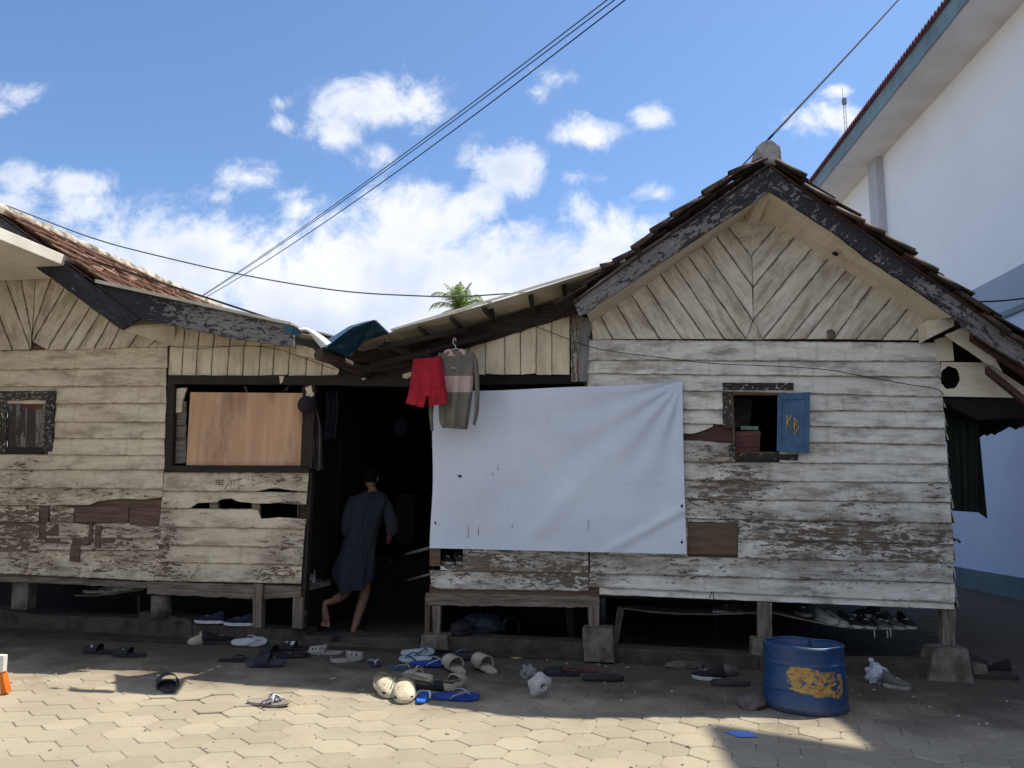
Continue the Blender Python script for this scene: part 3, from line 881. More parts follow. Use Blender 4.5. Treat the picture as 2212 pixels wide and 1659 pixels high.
tag(mb.build('poster', M['poster']), 'faded grey paper sheet hanging behind the open window', 'poster')
# brown board in the gap left of the window, plywood patch, small metal plate
mb = MB(); fs(mb, [(1476,922),(1588,920),(1590,955),(1476,950)], -.004, .01); mb.build('exposed_board', M['redwood'], rh)
M['ply'] = m_simple('brown_plywood', (0.125, 0.085, 0.052), (0.085, 0.055, 0.034), 3, 0.7, 0.15, 40, src='gr', stretch=(2, 9, 2))
mb = MB(); fs(mb, rough([(1486,1129),(1593,1128),(1593,1198),(1486,1197)], 16, .5, 3), .028, .012); mb.build('plywood_patch', M['ply'], rh)
mb = MB(); fs(mb, [(1787,713),(1797,711),(1805,716),(1803,731),(1789,732)], .04, .02); mb.build('junction_box', M['concrete'], rh, bevel=.004)
# =================================================================== LEFT HOUSE
lh = thing('gabled_house', 'beige plank house with patched broken boards and a small shuttered window, under the white canopy', 'house', W(-4.6, 0, -1))
LLL = [758,799,835,872,910.5,946,981,1013,1053,1092,1127,1162,1188,1238]
LLR = [749,794,833,870,911,947,983,1014,1056,1096,1127,1162,1188,1255]
def lex(v):
    pts = ((749,361),(911,358),(1013,354),(1076,352),(1186,343),(1260,333))
    for a, b_ in zip(pts, pts[1:]):
        if v <= b_[0]: return a[1] + (b_[1] - a[1]) * (v - a[0]) / (b_[0] - a[0])
    return 333
mb = MB()
for i in range(len(LLL) - 1):
    lt, lb, rt_, rb = LLL[i], LLL[i + 1], LLR[i], LLR[i + 1]
    ln = lambda u, L_, R_: L_ + (R_ - L_) * u / 350
    re0, re1 = lex(rt_) + random.uniform(-2, 1), lex(rb) + random.uniform(-2, 1)
    bs = .08 + (.12 if i > 6 else 0)
    def seg(u0, u1, top=None, bot=None, base=bs):
        if u1 is None: plank(mb, (u0, ln(u0, lt, rt_)), (re0, ln(re0, lt, rt_)), (re1, ln(re1, lb, rb) + .8), (u0, ln(u0, lb, rb) + .8), base=base, top=top, bot=bot, dt=.003, db=.024)
        else: plank(mb, (u0, ln(u0, lt, rt_)), (u1, ln(u1, lt, rt_)), (u1, ln(u1, lb, rb) + .8), (u0, ln(u0, lb, rb) + .8), base=base, top=top, bot=bot, dt=.003, db=.024)
    U0 = -150
    if i == 2: seg(U0, None)
    elif i in (3, 4): seg(118, None)
    elif i == 5: seg(104, None)
    elif i == 8: seg(U0, None, bot=[(U0, 1091), (100, 1092), (190, 1091), (215, 1083), (262, 1077), (310, 1079), (350, 1074)])
    elif i == 9: seg(U0, 84, base=.45); seg(108, 160, base=.75)
    elif i == 10:
        seg(U0, 84, base=.4); seg(100, None, base=.25, top=[(100,1128),(160,1129),(200,1136),(215,1130),(350,1128)])
    elif i == 11: seg(U0, 84, base=.4); seg(84, None, base=.2, bot=None)
    elif i == 12:
        seg(U0, 62, base=.3); seg(62, None, base=.15)
    else: seg(U0, None)
mb.build('clapboard_wall', M['cream_warm'], lh)
mb = MB()
for (u0, v0, u1, v1) in ((-160,745,0,1245),(0,745,358,860),(104,860,356,985),(0,975,352,1245)):
    fs(mb, [(u0, v0), (u1, v0), (u1 - (6 if v1 > 1200 else 0), v1), (u0, v1)], -.012, .02)
fs(mb, [(-160,757),(-60,560),(75,560),(150,620),(358,752)], -.02, .02)
mb.build('wall_backing', M['brownwood'], lh)
# repairs where boards have gone: stud, brown boards, little offcuts
mb = MB()
fs(mb, rough([(82,1092),(106,1092),(100,1176),(78,1176)], 9, .8, 3), .006, .02)
fs(mb, rough([(160,1096),(278,1094),(276,1128),(162,1128)], 12, .7, 4), .010, .014)
fs(mb, rough([(279,1084),(330,1082),(350,1080),(348,1120),(276,1120)], 10, 1.2, 5), -.004, .012)
fs(mb, rough([(278,1116),(346,1118),(344,1138),(280,1134)], 9, 1.2, 6), .012, .014)
fs(mb, [(98,1150),(124,1131),(128,1172),(98,1174)], .024, .006)
fs(mb, [(118,1170),(146,1171),(146,1175),(118,1174)], .026, .01)
fs(mb, [(193,1131),(199,1131),(198,1172),(190,1170)], .03, .012)
fs(mb, rough([(206,1136),(219,1136),(216,1184),(204,1180)], 9, .6, 8), .03, .012)
fs(mb, rough([(156,1163),(192,1164),(192,1176),(156,1177)], 9, .6, 9), .027, .012)
fs(mb, rough([(215,1163),(246,1164),(244,1173),(215,1174)], 9, .6, 10), .027, .012)
fs(mb, rough([(153,1176),(173,1176),(170,1215),(149,1212)], 9, .6, 11), .028, .012)
mb.build('repair_boards', M['brownwood'], lh)
# sill beam
mb = MB()
fs(mb, rough([(-160,1236),(0,1241),(320,1258),(314,1270),(0,1256),(-160,1252)], 14, .9, 2), .0, .06, .85, gr=TF)
mb.build('sill_beam', M['greywood'], lh)
# chevron gable
mb = MB()
zz = lambda x, y: (x * .3318, 392.6 + y * .3318)
RSl = [zz(212,1040), zz(216,960), zz(310,1095), zz(420,1092), zz(505,1090), zz(612,1088), zz(715,1083), zz(835,1079), zz(965,1076)]
RTl = [zz(420,690), zz(330,640), zz(520,740), zz(585,820), zz(645,865), zz(712,905), zz(775,960), zz(900,985), zz(1010,1035)]
RSl[0], RSl[1] = RSl[1], RSl[0]; RTl[0], RTl[1] = RTl[1], RTl[0]
chev(RSl, RTl, zz(235, 560), zz(240, 520), zz(1090, 1074), zz(1100, 1070), 0)
LSl = [zz(205,1000), zz(200,1090), zz(80,1095), zz(-60,1100), zz(-200,1105)]
LTl = [zz(120,560), zz(5,560), zz(-125,560), zz(-265,560), zz(-405,560)]
chev(LSl, LTl, zz(235, 560), zz(215, 520), zz(-420, 1110), zz(-560, 700), 1)
mb.build('gable_boarding', M['gable'], lh)
# left window with weathered shutter
mb = MB()
fs(mb, rough([(-40,845),(119,844),(119,864),(-40,865)], 8, .8, 1), .036, .02, .5)
wl = mb.build('window', M['blackwhite'], lh)
mb = MB()
fs(mb, rough([(99,864),(119,864),(110,975),(92,975)], 8, .8, 3), .036, .02, .4)
mb.build('window_frame', M['blackwhite'], wl); mb = MB()
fs(mb, rough([(-40,864),(14,864),(12,975),(-40,975)], 8, .8, 3), .036, .02, .4)
mb.build('window_frame', M['blackwhite'], wl)
mb = MB(); fs(mb, rough([(0,966),(92,966),(90,979),(0,979)], 8, .8, 3), .03, .03); mb.build('window_sill', M['darkwood'], wl)
M['shutter_old'] = m_paint('worn_grey_white_paint', (0.21, 0.21, 0.205), (0.13, 0.13, 0.13), (0.075, 0.055, 0.045), (0.035, 0.026, 0.022), thr=.62, k_=.35, fl=(5, 18, 7))
M['red_old'] = m_simple('rust_red_board', (0.13, 0.04, 0.025), (0.06, 0.02, 0.015), 6, .8, .3)
mb = MB()
for (a, b_, c, d_, wv) in ((17,37,35,16,.6),(37,57,55,35,.4),(57,78,75,55,.8),(78,97,92,75,.25)):
    plank(mb, (a, 868), (a - 1, 968), (b_ - 1, 967), (b_ - .3, 868), dt=.014, db=.014, amp=.3, nacross=2, wear=wv)
so = mb.build('shutter', M['shutter_old'], wl)
mb = MB(); fs(mb, [(15,862),(97,863),(97,869),(15,868)], .02, .02); fs(mb, [(93,864),(99,864),(93,972),(88,972)], .02, .03); mb.build('shutter_rail', M['greywood'], so)
mb = MB(); fs(mb, rough([(50,868),(94,868),(92,884),(66,886),(50,878)], 6, 1, 2), .017, .003); mb.build('red_patch', M['red_old'], so)
# bargeboard and roof of the left house
mb = MB()
fs(mb, [(-100,525),(-3,466),(179,598),(300,688),(262,712),(252,706),(109,600),(-3,520),(-100,580)], OV, .035, lambda p: .12, 14, .8, gr=(F(300,686,OV) - F(0,466,OV)).normalized())
mb.build('bargeboard', M['navy'], lh, bevel=.003)
mb = MB()
quad_slab(mb, [F(-3,520,OV-.036), F(262,712,OV-.036), F(378,704,.1), F(376,747,.0), F(310,722,.0), F(75,560,.0)], Vector((0,0,.03)))
mb.build('soffit', M['soffit'], lh)
mb = MB()
apl = F(-5, 456, OV); el = F(300, 672, OV)
dll = (el - apl).normalized()
tiles(mb, apl, dll, BK, 6, 34, te=.27, jit=1.0, lift=.03, h=.032)
rl = mb.build('roof', M['tile'], lh)
mb = MB()
farl = apl + dll * 1.66
mb.slab([apl - UP * .03, farl - UP * .03, farl - UP * .03 + BK * 7, apl - UP * .03 + BK * 7], UP * .012)
al2 = (Vector((-dll.x, -dll.y, dll.z)))
lft = apl - TF * 2.0 - UP * 1.4
mb.slab([apl - UP * .03, lft - UP * .03, lft - UP * .03 + BK * 7, apl - UP * .03 + BK * 7], UP * .012)
mb.build('roof_battens', M['redwood'], rl)
mb = MB()   # mortar ridge, lumpy
def rdg(a, b_):
    p = apl + BK * (a * 7.4 - .15) + UP * .0
    an = math.pi * (b_ * 1.3 - .15)
    seg_ = math.floor(a * 26)
    r0 = .078 + .018 * noise.noise(Vector((a * 60, b_ * 3, 2))) + .014 * ((a * 26) % 1)
    return p + TF * (-math.cos(an) * r0 * 1.05) + UP * (math.sin(an) * r0 * 1.15)
mb.grid(rdg, 150, 8)
M['ridge'] = m_simple('mouldy_lime_mortar', (0.56, 0.52, 0.43), (0.08, 0.07, 0.055), 6, .9, .6, 30, bd=.01, detail=10)
mb.build('ridge_cap', M['ridge'], rl)
mb = MB()   # dark strip lying up the tiles
nml = dll.cross(BK).normalized()
if nml.z < 0: nml = -nml
pA = hitp(199, 562, apl + nml * .09, nml); pB = F(626, 702, .1)
mb.tube([pA, pA.lerp(pB, .5), pB], .011, 8)
tag(mb.build('metal_pipe', M['darkwood']), 'long thin dark pipe lying across the red roof tiles on the left', 'pipe')
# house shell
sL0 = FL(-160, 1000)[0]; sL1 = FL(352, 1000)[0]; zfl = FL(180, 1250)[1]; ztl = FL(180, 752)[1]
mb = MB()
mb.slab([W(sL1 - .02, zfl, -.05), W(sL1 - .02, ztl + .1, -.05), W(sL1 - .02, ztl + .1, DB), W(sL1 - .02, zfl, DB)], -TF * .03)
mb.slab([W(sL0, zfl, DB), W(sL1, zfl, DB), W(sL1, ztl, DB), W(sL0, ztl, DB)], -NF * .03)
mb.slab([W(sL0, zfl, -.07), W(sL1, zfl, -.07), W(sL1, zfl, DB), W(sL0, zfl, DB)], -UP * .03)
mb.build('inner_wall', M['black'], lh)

# =================================================================== MIDDLE ENTRANCE WING
mw = thing('entrance_wing', 'low plank wing with the dark open doorway between the two gabled houses', 'house', W(-.8, 0, -1))
ML = [1020,1061,1098,1137,1176,1213,1254]; MR = [1021,1063.5,1098,1142,1182,1220,1260]
mb = MB()
def mex0(v): return 355 + (333 - 355) * (v - 1020) / 234
def mex1(v): return 667 + (650 - 667) * (v - 1020) / 240
bots = {1: [(330,1098),(416,1098),(424,1087),(470,1085),(478,1078),(500,1077),(512,1084),(545,1087),(562,1089),(600,1086),(642,1090),(665,1089)],
        0: [(330,1061),(548,1062.5),(575,1058),(592,1054),(625,1059),(644,1061),(667,1062)]}
tops = {2: [(330,1098),(556,1099.5),(562,1110),(564,1121),(600,1117),(640,1119),(667,1122)]}
for i in range(6):
    plank(mb, (mex0(ML[i]), ML[i]), (mex1(MR[i]), MR[i]), (mex1(MR[i + 1]), MR[i + 1] + .8), (mex0(ML[i + 1]), ML[i + 1] + .8), base=.16, dt=.003, db=.024, bot=bots.get(i), top=tops.get(i), step=8)
mb.build('clapboard_wall', M['cream_warm'], mw)
mb = MB()
for q in ([(453,1075),(471,1075),(471,1105),(453,1105)], [(544,1075),(561,1075),(561,1130),(544,1130)], [(643,1060),(664,1060),(662,1135),(642,1135)]):
    mb = MB(); fs(mb, q, -.004, .03); mb.build('wall_stud', M['greywood'], mw)
# charcoal scribble
mb = MB()
sx_ = lambda x, y: (341.4 + .2315 * x, 981.4 + .2315 * y)
for st in ([(540,235),(545,262),(538,292)],[(575,236),(574,290)],[(607,232),(603,292)],[(535,240),(607,243)],[(545,262),(607,262)],[(555,280),(607,282)],[(650,215),(668,252),(640,296),(620,328)],[(668,252),(700,240),(745,242)],[(690,248),(672,300)],[(712,244),(708,268)],[(745,330),(755,300),(785,288),(812,294)],
           [(300,1168),(318,1130),(345,1105),(352,1090),(380,1080),(362,1058),(368,1038),(392,1036)]):
    mb.tube([F(*sx_(*p), .026) for p in st], .0022, 5)
mb.build('scribble', M['black'], mw)
# sill
mb = MB()
fs(mb, rough([(314,1255),(650,1267),(651,1288),(560,1294),(318,1283)], 9, 1.2, 5), .01, .07, .9, gr=TF)
mb.build('sill_beam', M['greywood'], mw)
mb = MB()
fs(mb, rough([(366,1248),(636,1262),(650,1262),(650,1270),(340,1262)], 12, .6, 5), -.02, .03)
mb.build('floor_joist', M['darkwood'], mw)
# framed opening closed with a sheet of plywood
mb = MB()
fs(mb, rough([(363,810),(604,812),(940,808),(938,836),(700,831),(363,829)], 16, .6, 2), .045, .07, gr=TF)
lint = mb.build('lintel', M['darkwood'], mw)
mb = MB()
fs(mb, rough([(655,829),(680,829),(674,1012),(650,1012)], 16, .6, 2), .045, .07, gr=UP)
fs(mb, rough([(648,1010),(675,1010),(655,1362),(630,1362)], 16, .6, 2), -.004, .08, gr=UP)
mb.build('door_post', M['darkwood'], mw)
mb = MB()
fs(mb, [(362,829),(377,829),(371,1006),(356,1006)], .04, .06); mb.build('window_frame', M['darkwood'], mw)
mb = MB(); fs(mb, rough([(357,1005),(668,1006),(667,1021),(355,1019)], 16, .5, 4), .045, .07, gr=TF)
wm = mb.build('window_frame', M['darkwood'], mw)
mb = MB()
M['plyw'] = m_simple('sunfaded_plywood', (0.46, 0.27, 0.145), (0.34, 0.19, 0.10), 1.6, .65, .1, 40, src='gr', stretch=(4, 1.2, 2), detail=8)
def m_ply():
    m_, t, b = newmat('water_stained_plywood')
    g = coordsrc(t, 'gr')
    f1 = maprange(t, noise_(t, coordsrc(t, 'gr', (9, 1.0, 1)), 1.0, 6, .6), .35, .65)
    c = mixc(t, f1, (0.56, 0.335, 0.185), (0.46, 0.265, 0.145))
    st = maprange(t, noise_(t, coordsrc(t, 'gr', (3.2, .9, 1)), 1.0, 4, .6), .48, .68)
    c = mixc(t, math_(t, 'MULTIPLY', st, .75), c, (0.19, 0.095, 0.05))
    sp = maprange(t, noise_(t, coordsrc(t, 'gr', (40, 14, 1)), 1.0, 4, .7), .64, .72)
    c = mixc(t, math_(t, 'MULTIPLY', sp, .7), c, (0.10, 0.055, 0.035))
    setin(t, b, 'Base Color', c); setin(t, b, 'Roughness', .65)
    bump(t, b, f1, .15, .002)
    return m_
M['plyw'] = m_ply()
fs(mb, [(411,847),(655,849),(649,1006),(402,1005)], .0, .012)
mb.build('plywood_panel', M['plyw'], mw, bevel=.002)
for q in (rough([(659,838),(672,832),(674,845),(679,852),(670,860),(660,858),(663,848)], 4, .8, 5), [(603,812),(613,812),(611,824),(605,829)], [(781,817),(790,816),(788,820),(782,821)]):
    mb = MB(); fs(mb, q, .048, .002); mb.build('paint_patch', M['vert'], mw)
mb = MB()
fs(mb, rough([(374,840),(403,838),(394,866),(392,890),(374,892)], 8, .7, 3), .0, .02, .3)
mb.build('paint_scrap', M['vert'], mw)
mb = MB()
for (v0, v1) in ((868,892),(890,920),(918,948),(946,974),(972,1000)):
    fs(mb, rough([(376,v0),(402,v0 - 1),(400,v1),(375,v1 + 2)], 9, .7, v0), -.02 + (v0 - 868) * .0, .02, .7)
mb.build('end_grain_boards', M['greywood'], mw)
mb = MB()
for (a, b_) in (((530,832),(534,847)),((526,834),(533,846)),((618,846),(624,832)),((610,846),(620,838)),((655,836),(652,846))):
    mb = MB(); mb.tube([F(*a, .0), F(*b_, .0)], .003, 6); mb.build('bracing_wire', M['greywood'], mw)
# upright boards above the plywood
mb = MB()
xb = [363,392,423,456,491,524,559,589,622,660,694,730]
for i in range(len(xb) - 1):
    a, b_ = xb[i], xb[i + 1]
    tv = lambda u: 748 if u < 640 else 748 + (u - 640) * .56
    plank(mb, (a + 4.5, tv(a)), (a + .8, 811 + random.uniform(-1, 1)), (b_ - .8, 811 + random.uniform(-1.5, 1.5)), (b_ + 3.5, tv(b_)), dt=.02 + (i % 2) * .003, db=.02 + (i % 2) * .003, amp=.3, nacross=2, base=.12, th=.02)
    if i < 9:
        tt = lambda u: 699 + (u - 372) * .19
        plank(mb, (a + 9, tt(a)), (a + 5, 747), (b_ + 3.5, 747), (b_ + 7.5, tt(b_)), dt=.022, db=.022, amp=.3, nacross=2, base=.08, th=.02)
mb.build('upright_boards', M['vert'], mw)
mb = MB()
fs(mb, [(363,700),(640,750),(735,802),(735,812),(363,812)], -.01, .02); mb.build('board_backing', M['brownwood'], mw)
# wing bargeboard (left) and its eave
mb = MB()
fs(mb, [(209,611),(398,652),(614,702),(634,708),(634,749),(498,731),(378,704.5),(300,687),(236,640)], OV - .02, .035, lambda p: .05 + .50 * min(1, max(0, ((p - P0).dot(TF) + 3.7) / .5)), 12, .8, gr=(F(634,740,OV) - F(300,687,OV)).normalized())
mb.build('bargeboard', M['navy'], mw, bevel=.003)
mb = MB()   # roof sheet of the left wing
A_, B_ = F(205,607,OV + .02), F(628,700,OV + .02)
mb.slab([A_, B_, B_ + BK * 4.5, A_ + BK * 4.5], UP * .02)
mb.slab([F(205,605,OV + .03), F(628,698,OV + .03), F(628,702,OV + .03), F(205,610,OV + .03)], -NF * .03)
A2_, B2_ = F(614,700,.2), F(760,738,.2)
mb.slab([A2_, B2_, B2_ + BK * 4.0, A2_ + BK * 4.0], UP * .015)
A3_, B3_, C3_ = F(622,716,.3), F(752,742,.3), F(858,716,.3)
mb.slab([A3_, B3_, B3_ + BK * 3.5, A3_ + BK * 3.5], UP * .012); mb.slab([B3_, C3_, C3_ + BK * 3.5, B3_ + BK * 3.5], UP * .012)  # valley sheets added to stop sun streaks between the roofs
mb.build('roof_and_added_valley_sheets', M['zinc'], mw)
mb = MB()
fs(mb, rough([(640,745),(675,752),(690,770),(700,778),(640,766)], 7, .5, 2), .1, .02, .1)
mb.build('eave_board', M['vert'], mw)
# upright boards right of the doorway
mb = MB()
xr = [985,1014,1048.5,1090.5,1124,1158,1192,1231]
def tr_(u): return 677 + (1236 - u) * .325 - (6 if u < 1067 else 0)
for i in range(len(xr) - 1):
    a, b_ = xr[i], xr[i + 1]
    plank(mb, (a + .6, tr_(a) - 8), (a + .6, 809 + random.uniform(-2, 2)), (b_ - .6, 808 + random.uniform(-2, 2)), (b_ - .6, tr_(b_) - 8), dt=.02 + (i % 2) * .003, db=.02 + (i % 2) * .003, amp=.4, nacross=3, base=.14, th=.02)
mb.build('upright_boards', M['vert'], mw)
mb = MB(); fs(mb, rough([(869,789),(886,790),(896,806),(880,818),(870,816)], 6, .5, 1), .047, .015, .1); mb.build('broken_board', M['vert'], mw)
# lintel over the tarpaulin and the shell of the wing
mb = MB()
fs(mb, [(930,808),(1262,806),(1262,829),(930,832)], -.01, .06)
mb.build('lintel', M['black'], mw)
# rafter of the corrugated lean-to
mb = MB()
fs(mb, rough([(1238,645),(1236,678),(1067,733),(1014,749),(960,768),(900,800),(850,812),(820,800),(868,772),(950,735),(1067,692)], 14, .9, 6), .06, .07, gr=TF)
mb.build('rafter', M['darkwood'], mw)
# corrugated sheet: front edge seen against the sky
mb = MB()
c0 = F(845, 714, OV + .02); c1 = F(1351, 563, OV + .02)
du = (c1 - c0); Lc = du.length; dun = du.normalized()
nc = dun.cross(BK).normalized()
if nc.z < 0: nc = -nc
def csh(off):
    def fn(a, b_):
        sag = -.02 * math.sin(a * math.pi)
        return c0 + dun * (a * Lc) + BK * (b_ * 4.2) + nc * (.010 * math.sin(b_ * 4.2 / .076 * 2 * math.pi) + off + sag)
    return fn
mb.grid(csh(0), 10, 330); mb.grid(csh(-.003), 10, 330)
sh_ = mb.build('corrugated_roof', M['zinc'], mw)
mb = MB(); mb.slab([c0 - nc * .006, c1 - nc * .006, c1 + nc * .014, c0 + nc * .014], NF * .012)
mb.build('sheet_edge', M['canopy'], sh_)
mb = MB()
for (u0, v0, u1, v1) in ((1290,640,1285,606),(1225,668,1218,632),(1155,690,1146,655),(1068,700,1058,676)):
    mb.slab([F(u1 - 5, v1 - 18, OV - .05), F(u1 + 5, v1 - 20, OV - .05), F(u0 + 5, v0 - 2, .05), F(u0 - 5, v0, .05)], nc * .03)
for t_ in (.12, .26, .40):
    p = c0 + dun * (Lc * t_) - nc * .06
    mb.tube([p + NF * .02, p + BK * 2.5], .022, 8)
mb.build('purlin', M['darkwood'], sh_)
# more roof timber showing in the valley over the door
mb = MB()
def pole(mb, a, da, b_, db_, r0, r1=None):
    A0 = F(a[0], a[1], da); B0 = F(b_[0], b_[1], db_)
    mid = A0.lerp(B0, .5) + UP * random.uniform(-.02, .02)
    mb.tube([A0, mid, B0], [r0, (r0 + (r1 or r0)) / 2, r1 or r0], 10)
pole(mb, (818,752), .5, (1010,712), .25, .028)
pole(mb, (800,790), .3, (1060,722), .15, .03)
pole(mb, (830,740), .45, (960,800), .0, .03)
pole(mb, (770,800), .25, (960,775), .0, .035)
fs(mb, rough([(700,800),(870,800),(930,812),(900,830),(720,818)], 8, 1.2, 7), .0, .08)
mb.build('valley_timber', M['darkwood'], mw)
mb = MB()
fs(mb, rough([(735,762),(838,722),(1000,712),(1070,722),(960,790),(930,812),(735,812)], 9, 1.0, 7), -.1, .03)
mb.build('valley_board', M['darkwood'], mw)
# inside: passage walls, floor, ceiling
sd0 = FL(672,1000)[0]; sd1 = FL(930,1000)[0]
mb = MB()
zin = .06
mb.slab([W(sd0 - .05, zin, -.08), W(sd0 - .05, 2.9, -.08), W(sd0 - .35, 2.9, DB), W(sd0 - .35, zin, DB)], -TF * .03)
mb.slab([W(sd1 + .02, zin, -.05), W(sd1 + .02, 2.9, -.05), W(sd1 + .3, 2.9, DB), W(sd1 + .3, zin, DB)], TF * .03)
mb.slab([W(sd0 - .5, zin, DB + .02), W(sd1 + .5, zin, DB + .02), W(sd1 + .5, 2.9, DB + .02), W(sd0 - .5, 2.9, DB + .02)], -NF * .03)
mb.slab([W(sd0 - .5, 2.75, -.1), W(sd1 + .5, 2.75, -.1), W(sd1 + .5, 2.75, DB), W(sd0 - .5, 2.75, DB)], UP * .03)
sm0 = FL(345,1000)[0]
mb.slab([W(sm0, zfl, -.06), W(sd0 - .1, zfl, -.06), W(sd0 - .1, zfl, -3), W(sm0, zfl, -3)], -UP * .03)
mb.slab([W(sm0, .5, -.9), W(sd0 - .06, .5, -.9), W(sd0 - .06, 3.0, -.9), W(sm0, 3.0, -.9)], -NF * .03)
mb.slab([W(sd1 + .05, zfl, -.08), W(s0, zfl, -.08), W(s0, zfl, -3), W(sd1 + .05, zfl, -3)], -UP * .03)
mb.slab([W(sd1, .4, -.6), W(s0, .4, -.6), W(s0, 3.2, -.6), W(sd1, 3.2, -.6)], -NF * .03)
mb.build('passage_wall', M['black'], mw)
mb = MB()
mb.slab([W(sd0 - .5, zin, .02), W(sd1 + .35, zin, .02), W(sd1 + .35, zin, DB), W(sd0 - .5, zin, DB)], -UP * .04)
M['darkfloor'] = m_simple('dark_trodden_floor', (0.085, 0.068, 0.055), (0.045, 0.036, 0.03), 4, .9, .3)
mb.build('passage_floor', M['darkfloor'], mw)
# low wall under the tarpaulin
mb = MB()
plank(mb, (1000,1181), (1270,1186), (1271,1238.5), (1000,1232.5), base=.35, dt=.003, db=.022)
plank(mb, (951,1222), (1001,1224), (1001,1232.5), (951,1231.5), base=.5, dt=.01, db=.022, nacross=2)
plank(mb, (928,1231), (1271,1238), (1271,1277), (932,1272), base=.35, dt=.003, db=.022, bot=[(928,1262),(936,1268),(952,1272),(1271,1277)], step=8)
mb.build('clapboard_wall', M['cream'], mw)
mb = MB()
fs(mb, [(928,1183),(951,1185),(951,1223),(928,1222)], .03, .02, .6)
fs(mb, rough([(928,1262),(1274,1272),(1296,1272),(1294,1290),(928,1284)], 14, .6, 3), -.01, .03)
mb.build('wall_stud', M['brownwood'], mw)
mb = MB()
fs(mb, rough([(920,1281),(1272,1288),(1294,1290),(1294,1312),(1200,1311),(1060,1309),(930,1308),(918,1300)], 9, 1.6, 8), .02, .08, .9, gr=TF)
mb.build('sill_beam', M['greywood'], mw)

# dark sheets added behind the front posts to keep daylight out of the crawl space
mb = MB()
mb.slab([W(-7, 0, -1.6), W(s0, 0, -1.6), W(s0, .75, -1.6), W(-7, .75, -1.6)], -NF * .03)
mb.build('crawl_space_light_block', M['black'], mw)
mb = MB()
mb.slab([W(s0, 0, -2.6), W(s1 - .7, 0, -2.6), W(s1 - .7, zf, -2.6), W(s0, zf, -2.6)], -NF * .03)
mb.build('crawl_space_light_block', M['black'], rh)
# =================================================================== posts and footings
def post(pts, d, th, label, mat='greywood', ro=14, g='timber posts under the houses'):
    mb = MB(); fs(mb, rough(pts, ro, .6, pts[0][0]), d, th, .3, gr=UP)
    return tag(mb.build('support_post', M[mat], None, bevel=.004), label, 'post', g)
post([(547,1261),(567,1262),(564,1357),(545,1355)], .05, .08, 'pale squared post with two nail heads under the middle of the left wing sill')
post([(633,1290),(655,1291),(653,1358),(631,1356)], .03, .09, 'short squared post at the left foot of the doorway')
post([(933,1308),(951,1309),(950,1374),(935,1373)], .04, .06, 'thin pale split post at the right side of the doorway, on a low concrete block')
post([(917,1302),(930,1303),(927,1370),(917,1369)], -.08, .06, 'old split stick directly left of the thin pale doorway post', 'brownwood')
post([(1270,1309),(1295,1310),(1294,1366),(1272,1364)], .03, .09, 'squared post standing on the tall concrete block')
post([(1637,1300),(1668,1303),(1668,1402),(1638,1402)], .03, .1, 'wide post behind the blue barrel')
post([(2035,1312),(2066,1316),(2063,1403),(2038,1400)], .0, .1, 'post under the right corner of the chevron house')
post([(1222,1309),(1238,1310),(1241,1386),(1226,1385)], -.6, .06, 'slanting dark prop beneath the tarpaulin wing', 'darkwood')
post([(1334,1310),(1350,1311),(1333,1398),(1322,1396)], -.45, .06, 'leaning grey prop right of the tall concrete block', 'greywood')
mb = MB()
def cyl(u0, u1, v0, v1, d):
    a = F((u0 + u1) / 2, v0, d); b_ = F((u0 + u1) / 2, v1, d); r0 = (F(u1, v0, d) - F(u0, v0, d)).length / 2
    return a, b_, r0
a, b_, r0 = cyl(330,368,1284,1332,-.12); mb.tube([a, b_], r0, 20)
tag(mb.build('support_post', M['concrete']), 'round concrete stub column under the joint of the left house and the wing', 'post', 'timber posts under the houses')
post([(26,1254),(62,1256),(58,1318),(24,1316)], -.05, .12, 'squared concrete column under the left house', 'concrete')
def footing(pts, d, th, label):
    mb = MB(); fs(mb, rough(pts, 9, .8, pts[0][0]), d, th)
    return tag(mb.build('concrete_footing', M['concrete'], None, bevel=.008), label, 'footing', 'concrete footings')
footing([(909,1372),(966,1373),(968,1405),(907,1403)], .14, .2, 'low concrete block under the thin doorway post')
footing([(1257,1357),(1323,1358),(1328,1432),(1261,1430)], .16, .22, 'tall square concrete block with scraped whitish front')
footing([(1626,1380),(1652,1381),(1652,1440),(1622,1440)], .1, .2, 'concrete block mostly behind the blue barrel')
mb = MB()   # flared pyramid footing at the corner
tp = [F(2018,1401,.17), F(2092,1401,.17)]; bt = [F(2006,1478,.26), F(2108,1482,.26)]
tpb = [p - NF * .24 for p in tp]; btb = [p - NF * .42 for p in bt]
mb.loft([[bt[0], bt[1], btb[1], btb[0]], [tp[0], tp[1], tpb[1], tpb[0]]], smooth=False)
tag(mb.build('concrete_footing', M['concrete'], None, bevel=.012), 'flared concrete pedestal under the right corner post', 'footing', 'concrete footings')
footing([(2100,1434),(2132,1437),(2140,1470),(2104,1472)], .05, .12, 'small broken block beside the flared pedestal')
